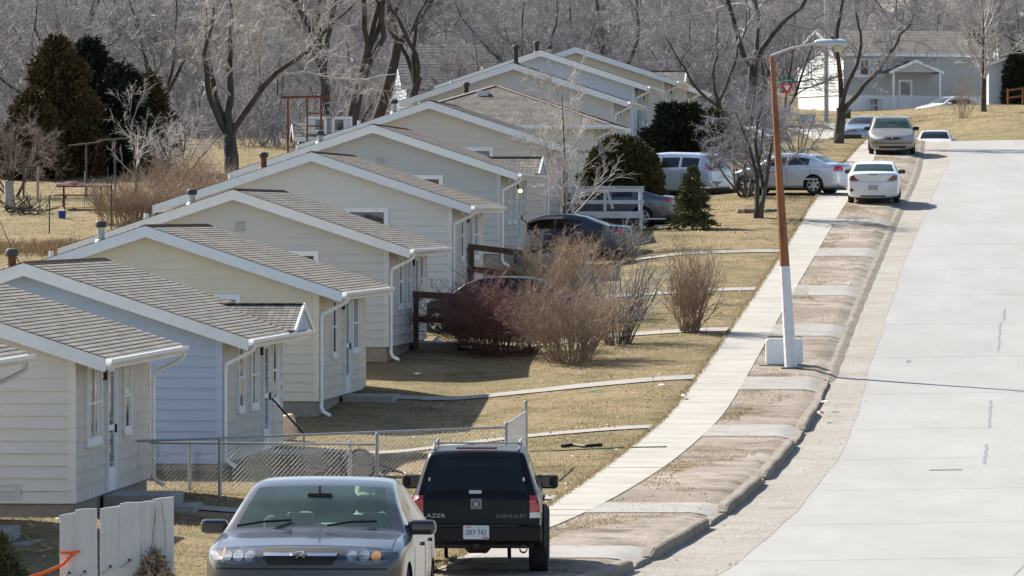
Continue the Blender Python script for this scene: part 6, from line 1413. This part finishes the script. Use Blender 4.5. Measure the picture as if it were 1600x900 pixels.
# chain-link fence: two runs and a gate panel
M_wire = mat("chain_wire", (.33, .335, .34), .5, .25, var=.1, scale=20)
M_pipe = mat("fence_pipe", (.33, .345, .36), .45, .4, var=.12, scale=12)
def chain_run(t, A_, B_, h, cell=.060, wr=.0020):
    A_, B_ = Vector(A_), Vector(B_); L = (B_ - A_).length; n = int(L / cell / 1.414) ; P, Rr = [], []
    def pt(u, v): return A_ + (B_ - A_) * (u / L) + Vector((0, 0, .04 + v))
    hh = h - .06; st = cell * 1.414
    lines = []
    k = -int(hh / st) - 1
    while k * st < L:
        for sg in (1, -1):
            u0, v0, u1, v1 = (k * st, 0, k * st + hh, hh) if sg > 0 else (k * st + hh, 0, k * st, hh)
            if sg > 0:
                if u0 < 0: v0 = -u0; u0 = 0
                if u1 > L: v1 = hh - (u1 - L); u1 = L
            else:
                if u1 < 0: v1 = hh + u1; u1 = 0
                if u0 > L: v0 = u0 - L; u0 = L
            if v1 - v0 > .02: lines.append((pt(u0, v0), pt(u1, v1)))
        k += 1
    P = np.array([[a[:], b[:]] for a, b in lines]); V, F = tubes_np(P, np.full((len(P), 2), wr), 4)
    o = link("chain_mesh", mesh_np("chain_mesh", V, F), M_wire, t); o["kind"] = "stuff"
def chain_fence(name, pts, h, posts, label, cat="fence", ph=None):
    P = [Vector(p) for p in pts]; t = empty(name, P[0], 0, label, cat); t["group"] = "chain-link fencing in front of the blue-grey house"
    Q = [p - P[0] for p in P]
    for a, b_ in zip(Q[:-1], Q[1:]):
        chain_run(t, a, b_, h); m = MB(); m.tube([a + Vector((0, 0, h)), b_ + Vector((0, 0, h))], .021, 8); m.build("top_rail", M_pipe, t, True)
    for q in posts:
        m = MB(); e = ph or .03; m.tube([q - P[0] + Vector((0, .03, -.3)), q - P[0] + Vector((0, .03, h + e))], .030, 8); po = m.build("post", M_pipe, t, True)
        m = MB(); m.lathe([(.036, 0), (.036, .03), (.015, .06)], 10, Matrix.Translation(q - P[0] + Vector((0, .03, h + e)))); m.build("post_cap", M_pipe, po, True)
    return t
def fp(px, Y): x = xp(px, Y); return Vector((x, Y, float(G0(x, Y))))
FA = [fp(214, 99.0), fp(343, 99.2), fp(589, 100.2), fp(791, 101.5)]
hA = (764 - 676) / (F_PX / 99.2)
chain_fence("chain_link_fence", [FA[0], FA[-1]], hA, FA[1:], "nearer galvanised chain-link fence run reaching from the house to the gate panel")
FB = [fp(222, 101.0), fp(296, 101.0), fp(547, 100.9), fp(590, 100.5)]
chain_fence("chain_link_fence", [FB[0], FB[-1]], hA - .13, FB[1:3], "shorter lower chain-link fence run crossing close behind the nearer one")
ga, gb = fp(793, 101.9), fp(822, 106.5)
t = chain_fence("chain_link_gate", [ga, gb], hA + .04, [gb], "open chain-link gate panel swung away at the end of the fence", "gate", .16)
# picket boards in the front corner
M_pk = mat("old_white_paint", (.60, .615, .635), .7, var=.09, scale=5, stretch=(3, 3, .5), bump=.35, bscale=30, dirt=((.24, .19, .15), 7.0, .63, .6))
Y = 43.0; s = F_PX / Y; zg = float(G0(xp(180, Y), Y))
t = empty("picket_fence", (xp(180, Y), Y, zg), 0, "short run of old white picket boards wired together at the picture corner", "fence")
bd = [(93, 122, 804, 0), (117, 151, 796, .012), (156, 190, 794, .0), (187, 219, 786, .014), (218, 244, 784, .004), (239, 271, 779, .016)]
for i, (a, b_, yt, dy) in enumerate(bd):
    xa, xb = xp(a, Y) - xp(180, Y), xp(b_, Y) - xp(180, Y); zt = zp(yt, Y) - zg; m = MB(); r_ = random.Random(i)
    poly = [(xa, -.1), (xb, -.1), (xb + .004, zt * .5), (xb, zt + .008 * r_.uniform(-1, 1) + .012), (xa + .05, zt + .004), (xa, zt - .006)]
    m.prism(poly, -.022, Matrix.Translation((0, -dy - .005, 0)) @ Matrix(((1, 0, 0, 0), (0, 0, -1, 0), (0, 1, 0, 0), (0, 0, 0, 1)))); m.build("picket", M_pk, t, bev=.003)
m = MB(); m.box(-.45, .46, .02, .06, .28, .36); m.build("back_rail", M_pk, t)
for (px, py) in ((108, 896), (132, 894), (172, 886), (202, 876), (256, 871)):
    x, z = xp(px, Y) - xp(180, Y), zp(py, Y) - zg; m = MB(); m.tube([(x + .0, -.035, z), (x - .03, -.055, z - .025), (x - .075, -.05, z - .05)], .006, 6); m.build("wire_tie", M_galv, t, True)
    m = MB(); m.lathe([(.0, -.004), (.012, -.003), (.012, .003), (0, .004)], 10, Matrix.Translation((x + .002, -.036, z + .004)) @ Matrix(((1, 0, 0, 0), (0, 0, 1, 0), (0, 1, 0, 0), (0, 0, 0, 1)))); m.build("tie_hole", M_dark, t)
wv = MB(); 
for (pa, pb) in (((243, 792), (233, 880)), ((238, 838), (247, 884)), ((252, 784), (259, 860)), ((238, 838), (243, 792))): wv.tube([(xp(pa[0], Y) - xp(180, Y), -.036, zp(pa[1], Y) - zg), ((xp(pa[0], Y) + xp(pb[0], Y)) / 2 - xp(180, Y) + .01, -.045, zp((pa[1] + pb[1]) / 2, Y) - zg), (xp(pb[0], Y) - xp(180, Y), -.036, zp(pb[1], Y) - zg)], .0022, 5)
for o in build_split(wv, "dead_stem", M_stem, t): pass
rg2 = np.random.default_rng(4); C = rg2.normal(0, 1, (70, 3)) * np.array([.05, .03, .06]) + np.array([xp(238, Y) - xp(180, Y), -.10, zp(893, Y) - zg])
V, F = leaf_clumps(rg2, C, nrm(rg2.normal(0, 1, (70, 3))), 12, .05, .015, .3); o = link("dry_weed_clump", mesh_np("dry_weed_clump", V + np.array([xp(180, Y), Y, zg]), F), M_twigb); tag(o, "clump of dry brown weed caught against the white picket boards", "weed")
M_or = mat("orange_tape", (.85, .13, .02), .5, var=.1)
m = MB(); X0 = xp(180, Y)
def tp(px, py, dy): return Vector((xp(px, Y), Y - dy, zp(py, Y)))
def tape(pts, w):
    P = [tp(*q) for q in pts]
    for a, b_ in zip(P[:-1], P[1:]): m.beam(a, b_, .004, w, (0, -.1, 1))
tape([(94, 863, .03), (112, 864, .036), (125, 861, .04)], .020); tape([(119, 861, .045), (98, 882, .06), (76, 892, .08), (40, 904, .12)], .024); tag(m.build("orange_ribbon", M_or), "orange plastic ribbon tied round the picket boards", "ribbon")

# ------------------------------------------------------------------ back yard
M_red_w = mat("red_wood", (.13, .036, .026), .8, var=.25, scale=6)
p = Vector(gpt(129, 190.5)); zs = F_PX / p.y
t = empty("picnic_table", p, .12, "dark red picnic table in the back yard left of the rear roofs", "picnic table")
b = MB(); [b.box(-.92, .92, -.36 + k * .15, -.36 + k * .15 + .135, .70, .74) for k in range(5)]; build_split(b, "table_plank", M_red_w, t)
for y in (-.78, .55): b = MB(); b.box(-.92, .92, y, y + .24, .42, .46); b.build("seat_plank", M_red_w, t)
for x in (-.62, .62):
    for s_ in (1, -1): b = MB(); b.beam((x, s_ * .2, .70), (x, s_ * .62, -.05), .09, .04, (1, 0, 0)); b.build("leg", M_red_w, t)
    b = MB(); b.box(x + .03, x + .07, -.76, .76, .33, .41); b.build("cross_brace", M_red_w, t)
q = MB(); n, m_ = 18, 8; rr = random.Random(3)
V = [( -1.0 + 2.0 * i / n, -.46 + .92 * j / m_, .755 + .06 * rr.random() + (.10 * math.exp(-((i - 6) / 3) ** 2) if 1 < j < 7 else 0) - (.22 if i in (0, n) else 0) - (.05 if j in (0, m_) else 0)) for i in range(n + 1) for j in range(m_ + 1)]
q.add(V, [(i * (m_ + 1) + j, (i + 1) * (m_ + 1) + j, (i + 1) * (m_ + 1) + j + 1, i * (m_ + 1) + j + 1) for i in range(n) for j in range(m_)])
o = q.build("table_cover", mat("maroon_cloth", (.075, .016, .02), .85, var=.35, scale=5), None, True, loc=p); o.rotation_euler = (0, 0, .12); tag(o, "rumpled maroon cloth thrown over the picnic table", "cloth")
p = gpt(97, 186); t = empty("plastic_tub", p, 0, "blue tub with a grey lid under the end of the picnic table", "tub")
b = MB(); b.lathe([(.0, 0), (.11, 0), (.135, .24), (.125, .24), (.12, .22)], 18, None, False); b.build("tub_body", mat("blue_plastic", (.015, .05, .28), .5), t, True); b = MB(); b.lathe([(.14, .235), (.14, .26), (.05, .28)], 18); b.build("lid", mat("lid_grey", (.35, .36, .38), .6), t, True)
def clothes_pole(px, pyb, pyt, bar, label, m):
    p = Vector(gpt(px, 196)); s = F_PX / p.y; pyb = HOR - p.z * s; h = (pyb - pyt) / s; t = empty("clothesline_pole", p, 0, label, "clothesline pole", "T-shaped clothesline poles")
    b = MB(); b.tube([(0, 0, -.2), (0, 0, h)], .035, 8); b.build("post", m, t, True)
    b = MB(); b.tube([((bar[0] - px) / s, 0, (pyb - bar[1]) / s), ((bar[2] - px) / s, .15, (pyb - bar[3]) / s)], .028, 8); b.build("crossbar", m, t, True)
M_dp = mat("dark_pipe", (.09, .075, .065), .7, .2, var=.3)
clothes_pole(135, 292, 225, (107, 228, 157, 222), "T-shaped pipe clothesline pole just behind the picnic table", M_dp)
clothes_pole(180, 293, 218, (152, 220, 201, 216), "T-shaped pipe clothesline pole at the dark junipers, nearer the white shrub", M_dp)
clothes_pole(37, 308, 259, (-6, 264, 63, 260), "T-shaped pipe clothesline pole beside the dead stump", M_dp)
def wirepost(px, pyb, pyt, label, m, r=.022):
    p = at(px, pyb); s = F_PX / p.y; b = MB(); b.tube([(0, 0, -.2), (.01, 0, (pyb - pyt) / s)], r, 6); o = b.build("fence_post", m, None, True, loc=p); tag(o, label, "fence post", "thin posts of the back fence")
wirepost(77, 364, 305, "thin dark steel post in the dry grass below the picnic table", M_dp)
wirepost(174, 360, 278, "tall thin dark steel post beside the brown brush thicket", M_dp)
wirepost(168, 298, 260, "short dark post behind the end of the picnic table", M_dp)
wirepost(132, 328, 268, "pale thin pole standing in front of the picnic table", mat("pale_pole2", (.42, .42, .42), .6), .016)
wirepost(59, 315, 260, "pale wooden post with a white cap near the dead stump", mat("grey_wood", (.33, .30, .26), .85, var=.2), .05)
p = at(14, 327); b = MB(); b.tube([(0, 0, -.1), (.01, 0, .5), (-.02, 0, .93)], [.19, .15, .14], 12); tag(b.build("tree_stump", mat("grey_stump", (.34, .32, .30), .9, var=.2, scale=5, stretch=(1, 1, .3), bump=.4), None, True, loc=p), "tall grey dead stump standing at the picture edge", "stump")
rg2 = np.random.default_rng(9); n = 70; p = at(40, 334)
P0 = rg2.normal(0, 1, (n, 3)) * np.array([.35, .2, 0]) + np.array([0, 0, .12]); D = nrm(rg2.normal(0, 1, (n, 3)) * np.array([1, 1, .5]) + np.array([0, 0, .25]))
PP = np.stack([P0, P0 + D * .35, P0 + D * .7 + np.array([0, 0, .03])], 1); V, F = tubes_np(PP, np.full((n, 3), .022) * np.array([1, .8, .4]), 5)
o = link("brush_pile", mesh_np("brush_pile", V, F), M_bark, loc=p); tag(o, "dark pile of cut branches between the stump and the picnic table", "brush pile")
# playground frame by the shed
t = empty("swing_frame", gpt(480, 226), 0, "rusty brown climbing frame between the big forked tree and the shed", "play frame")
for x in (-.75, .0, .55): b = MB(); b.tube([(x, 0, -.1), (x, 0, 2.3)], .045, 6); b.build("frame_post", M_rust, t, True)
b = MB(); b.tube([(-1.0, 0, 2.32), (.9, 0, 2.36)], .05, 6); b.build("frame_beam", M_rust, t, True)
for z in (1.2, 1.7): b = MB(); b.tube([(0, 0, z), (.55, 0, z)], .03, 6); b.build("frame_rung", M_rust, t, True)

# ------------------------------------------------------------------ yard things along the street
p = at(1120, 303); t = empty("planter_tub", p, 0, "black round planter tub with a pale bird bath, on the lawn by the spruce", "planter")
b = MB(); b.lathe([(0, 0), (.60, 0), (.66, .12), (.66, .20), (.60, .24), (.52, .18), (.0, .17)], 26); b.build("tub", M_blk, t, True)
b = MB(); b.lathe([(.07, .15), (.06, .34), (.10, .37), (.21, .40), (.22, .45), (.18, .43), (.0, .41)], 18, None, False); b.build("bird_bath", mat("bath_stone", (.55, .50, .42), .8), t, True)
p = at(1183, 331); b = MB(); rr = random.Random(8)
t = empty("tree_ring", p, 0, "ring of pale stones round the foot of the low bare tree", "stone ring")
for k in range(13):
    a = k / 13 * 6.283; c = Vector((.62 * math.cos(a), .42 * math.sin(a), .03)); b = MB(); b.obox(c, (.13 * -math.sin(a), .13 * math.cos(a), 0), (.07 * math.cos(a), .07 * math.sin(a), 0), (0, 0, .06 + .02 * rr.random())); b.build("stone", M_kerb, t, bev=.03)
Y = 192; x = xp(1031, Y); t = empty("rubbish_stack", (x, Y, float(G(x, Y))), 0, "upright red and white wrapped pallet stack beside the silver hatchback", "stack")
for k, (hh, m) in enumerate(((.30, M_red_w), (.06, M_white), (.26, M_red_w), (.05, M_white), (.30, M_red_w), (.16, M_white))):
    b = MB(); z = sum((.30, .06, .26, .05, .30, .16)[:k]); b.box(-.16 + .01 * (k % 2), .17, -.2, .2, z + .001, z + hh); b.build("bundle", mat("faded_red", (.30, .05, .04), .8, var=.25, scale=6) if m is M_red_w else m, t, bev=.02)
# wheel-like hoop, cushion, hoses, litter
p = gpt(561, 104.5); b = MB(); cz = .30
ring = [(.30 * math.cos(a), .05 * math.cos(a), cz + .28 * math.sin(a)) for a in np.linspace(0, 2 * math.pi, 33)]
b.tube(ring, .028, 7, False)
t = empty("bicycle", (p[0], p[1], p[2]), .25, "small black bicycle lying behind the chain-link fence", "bicycle"); b.build("wheel", M_blk, t, True)
b = MB(); b.tube([(.0, 0, cz), (.35, .2, .32), (.72, .35, .2)], .018, 6); b.tube([(.35, .2, .32), (.42, .25, .08), (.72, .35, .2)], .016, 6); b.build("bike_frame", mat("bike_purple", (.06, .03, .09), .5), t, True)
b = MB(); ring = [(.72 + .24 * math.cos(a), .35 + .24 * math.sin(a) * .9, .12 + .05 * math.sin(a)) for a in np.linspace(0, 2 * math.pi, 29)]; b.tube(ring, .026, 7, False); b.build("wheel", M_blk, t, True)
p = gpt(448, 117.2); b = MB(); b.obox((0, 0, .26), (.20, 0, .05), (0, .12, 0), (-.06, 0, .26)); o = b.build("cushion", mat("peach_cloth", (.60, .42, .30), .9, var=.2, scale=6), None, bev=.09, loc=p); tag(o, "pale peach cushion propped against the end of the blue-grey house", "cushion")
def hose(name, pts, r, m, label, cat="hose"):
    P = [at(a, b_, .035) for a, b_ in pts]; q = [P[0]]
    for a, b_ in zip(P[:-1], P[1:]): q += [a.lerp(b_, .33) + Vector((.02, .03, .0)), a.lerp(b_, .66) - Vector((.02, .02, 0)), b_]
    b = MB(); b.tube(q, r, 6); tag(b.build(name, m, None, True), label, cat)
hose("garden_hose", [(828, 705), (880, 704), (940, 701), (985, 699), (1042, 698)], .012, mat("hose_green", (.02, .13, .06), .5), "thin green hose lying across the lawn onto the sidewalk")
hose("garden_hose", [(28, 832), (55, 848), (80, 857), (60, 862), (22, 858)], .009, mat("hose_yellow", (.35, .30, .05), .5), "yellow-green hose curled by the garden evergreen")
hose("rubber_strip", [(878, 697), (895, 695), (915, 697), (940, 695)], .035, M_blk, "black strip of rubber lying on the lawn beside the green hose", "strip")
def litter(px, py, w, h, m, label):
    p = at(px, py, .045); b = MB(); rr = random.Random(px); n = 7
    V = [(w * (.6 + .4 * rr.random()) * math.cos(a), h * 2.2 * (.6 + .4 * rr.random()) * math.sin(a), .01 + .06 * rr.random()) for a in np.linspace(0, 6.283, n, endpoint=False)] + [(0, 0, h)]
    b.add(V, [(i, (i + 1) % n, n) for i in range(n)] + [tuple(reversed(range(n)))]); tag(b.build("litter_scrap", m, None, loc=p), label, "litter", "scraps of litter")
M_pap = mat("litter_paper", (.66, .66, .64), .8); M_pink = mat("litter_pink", (.55, .30, .27), .8); M_teal = mat("litter_teal", (.03, .26, .22), .7)
for a in ((1290, 631, .13, .07, M_pap, "crumpled white paper in the gutter above the pink scrap"), (1282, 648, .12, .09, M_pink, "pinkish crumpled scrap at the foot of the raised kerb"), (1034, 603, .12, .05, M_pap, "white paper scrap on the lawn edge of the third walk"), (1068, 622, .07, .10, M_pap, "white plastic bag caught at the sidewalk edge"), (933, 614, .12, .03, M_teal, "teal scrap on the leaf-strewn lawn"),
          (652, 586, .14, .06, M_pap, "white scraps in the shade of the yellow-cream house's lawn"), (683, 536, .20, .17, M_pap, "white plastic bag against the stoop behind the red bush"), (1325, 445, .12, .05, M_pap, "white scrap on the bare boulevard strip"), (893, 716, .07, .04, M_pink, "small pink wrapper on the lawn below the green hose"), (738, 532, .06, .04, M_pap, "tiny white scrap in the shade beside the red bush"), (817, 401, .14, .12, M_pap, "white bag at the foot of the upper ramp rail")):
    litter(*a)
t = empty("handrail", gpt(1585, 345), 0, "short rusty brown handrail on the lawn at the picture edge", "handrail")
for x in (-.45, .45): b = MB(); b.box(x, x + .1, 0, .1, -.2, 1.0); b.build("rail_post", M_polr, t)
for z in (.5, .95): b = MB(); b.beam((-.5, -.02, z - .08), (1.0, -.02, z + .12), .04, .12); b.build("rail_board", M_polr, t)
# walk along the cross street and its drive
def poly_path(pts, w, name="path"):
    P = [at(a, b_) for a, b_ in pts]; V = []; F = []
    Q = []
    for a, b_ in zip(P[:-1], P[1:]): Q += [a.lerp(b_, k / 6) for k in range(6)]
    Q.append(P[-1])
    for i, q in enumerate(Q):
        d = (Q[min(i + 1, len(Q) - 1)] - Q[max(i - 1, 0)]); d.z = 0; d.normalize(); nn = Vector((-d.y, d.x, 0)) * w / 2
        for s_ in (1, 0, -1): v = q + nn * s_; V.append((v.x, v.y, float(G(v.x, v.y)) + .05))
    for i in range(len(Q) - 1):
        for k in range(2): a = i * 3 + k; F.append((a, a + 1, a + 4, a + 3))
    o = MB().add(V, F).build(name, M_walk, None, True); o["kind"] = "structure"
poly_path([(1238, 200), (1268, 206), (1300, 212), (1345, 217)], 2.6)
poly_path([(1284, 193), (1310, 197), (1345, 212)], 1.6)
# ------------------------------------------------------------------ turf, fallen leaves and grit
rng = np.random.default_rng(21)
def blades(name, X, Y, Z, h, w, m, label, lean=.5, seg=1):
    n = len(X); a = rng.uniform(0, 6.283, n); hh = h * rng.uniform(.5, 1.5, n); dx, dy = np.cos(a) * w, np.sin(a) * w
    lx_, ly_ = rng.normal(0, lean, n) * hh, rng.normal(0, lean, n) * hh
    V = np.stack([np.stack([X - dx, Y - dy, Z], 1), np.stack([X + dx, Y + dy, Z], 1), np.stack([X + lx_, Y + ly_, Z + hh], 1)], 1).reshape(-1, 3)
    o = link(name, mesh_np(name, V, np.arange(n * 3).reshape(n, 3)), m); o["kind"] = "stuff"; tag(o, label, "grass"); return o
def pick(n, ya, yb, fl, fr, pw=1.0):
    Y = ya + (yb - ya) * rng.uniform(0, 1, n) ** pw; t = rng.uniform(0, 1, n); X = fl(Y) * (1 - t) + fr(Y) * t; return X, Y
X, Y = pick(230000, 58, 250, lambda Y: xfront(Y) - 1.0, lambda Y: SWL(Y) + .03, 1.25)
k = (np.sin(X * 1.7 + Y * .6) + np.sin(X * .6 - Y * 1.1) + rng.normal(0, 1.0, len(X))) > -1.0
own = [(HC[i][0], HC[i][1]) for i in range(len(HC))]
X, Y = X[k], Y[k]
M_bl = ground_mat("turf_blades", [(.31, .24, .145), (.25, .20, .11), (.17, .155, .072), (.215, .16, .095)], (.9, (.4, .3, .2), .1))
def translucent(m, f):
    nt = m.node_tree; b = nt.nodes["Principled BSDF"]; o = nt.nodes["Material Output"]; tr = _n(nt, "ShaderNodeBsdfTranslucent"); mx = _n(nt, "ShaderNodeMixShader"); mx.inputs[0].default_value = f
    c = b.inputs["Base Color"].links[0].from_socket; nt.links.new(c, tr.inputs[0]); nt.links.new(b.outputs[0], mx.inputs[1]); nt.links.new(tr.outputs[0], mx.inputs[2]); nt.links.new(mx.outputs[0], o.inputs[0])
translucent(M_bl, .5)
def off_walks(X, Y):
    """keep turf off the front walks: sample the walkway meshes' plan positions"""
    keep = np.ones(len(X), bool)
    for o in SC.objects:
        if o.name.startswith("walkway") and o.type == 'MESH':
            co = np.array([v.co[:2] for v in o.data.vertices]); 
            if len(co) != 81: continue
            c = co.reshape(-1, 3, 2)[:, 1]; yc = np.interp(X, c[:, 0], c[:, 1], left=-99, right=-99); keep &= np.abs(Y - yc) > .54
    return keep
k = off_walks(X, Y); X, Y = X[k], Y[k]
blades("turf", X, Y, G(X, Y), .022, .012, M_bl, "short dry tan turf in the front gardens")
X, Y = pick(36000, 150, 262, lambda Y: xp(-30, Y), lambda Y: xfront(Y) - 8.2); blades("rough_grass", X, Y, G(X, Y), .026, .022, M_bl, "rough dry grass of the back yards")
X, Y = pick(26000, 262, 400, lambda Y: xp(1180, Y), lambda Y: xp(1640, Y)); blades("far_turf", X, Y, G(X, Y), .035, .03, M_bl, "dry turf on the lawn beyond the cross street")
# taller straw along the back fence
X = xp(rng.uniform(-20, 175, 9000), 173.0); Y = 173 + rng.normal(0, 1.2, 9000) - X * .0; k = rng.uniform(0, 1, 9000) < .35 + .65 * (np.abs(X - xp(115, 173)) < .9)
blades("tall_straw", X[k], Y[k], G(X[k], Y[k]), .20, .012, mat("straw", (.34, .235, .13), .9, var=.3, scale=3), "tall dry straw along the back fence line", .35)
# ragged turf edge on the sidewalk and the bare strip
Y = rng.uniform(60, 250, 16000); X = SWL(Y) + np.abs(rng.normal(0, .045, len(Y))) - .03; blades("turf_fringe", X, Y, G0(X, Y) + .03, .045, .012, M_bl, "ragged dry turf overhanging the sidewalk edge")
X, Y = pick(42000, 60, 250, SWR, lambda Y: SWR(Y) + 1.1 + .7 * np.sin(Y * .35)); k = (np.sin(X * 2.3 + Y * .9) + np.sin(Y * .37) + rng.normal(0, .8, len(X))) > .15; blades("strip_weeds", X[k], Y[k], G0(X[k], Y[k]) + .012, .018, .014, M_bl, "thin dry weeds on the bare strip")
def flakes(name, X, Y, Z, r, m, label):
    n = len(X); a = rng.uniform(0, 6.283, n); rr = r * rng.uniform(.5, 1.4, n); tz = rng.normal(0, .35, (n, 2))
    V = []
    for k in range(4):
        b = a + k * math.pi / 2; f = 1.0 if k % 2 == 0 else .6; x = np.cos(b) * rr * f; y = np.sin(b) * rr * f; V.append(np.stack([X + x, Y + y, Z + .02 + x * tz[:, 0] + y * tz[:, 1] + rr * .3], 1))
    V = np.stack(V, 1).reshape(-1, 3); o = link(name, mesh_np(name, V, np.arange(n * 4).reshape(n, 4)), m); o["kind"] = "stuff"; tag(o, label, "litter")
Xa, Ya = pick(9000, 60, 200, lambda Y: xfront(Y) + .5, lambda Y: SWL(Y) + .1, 1.3)
k = (np.sin(Xa * .9 + Ya * .33) + np.sin(Ya * .21 + 1) + rng.normal(0, .9, len(Xa))) > .6
flakes("fallen_leaves", Xa[k], Ya[k], G(Xa[k], Ya[k]), .034, mat("leaf_tan", (.46, .36, .24), .85, var=.35, scale=3, col2=(.22, .14, .08)), "dry fallen leaves scattered over the front lawns")
Xa, Ya = pick(1500, 60, 140, lambda Y: CRB(Y) - 1.6, lambda Y: RDE(Y) + .3); k = rng.uniform(0, 1, len(Xa)) < .7
flakes("gutter_grit", Xa[k], Ya[k], G0(Xa[k], Ya[k]) + np.where(Xa[k] > CRB(Ya[k]) - .2, -.115, .0), .016, mat("grit_dark", (.16, .12, .09), .9, var=.4), "dark grit and twigs along the kerb")
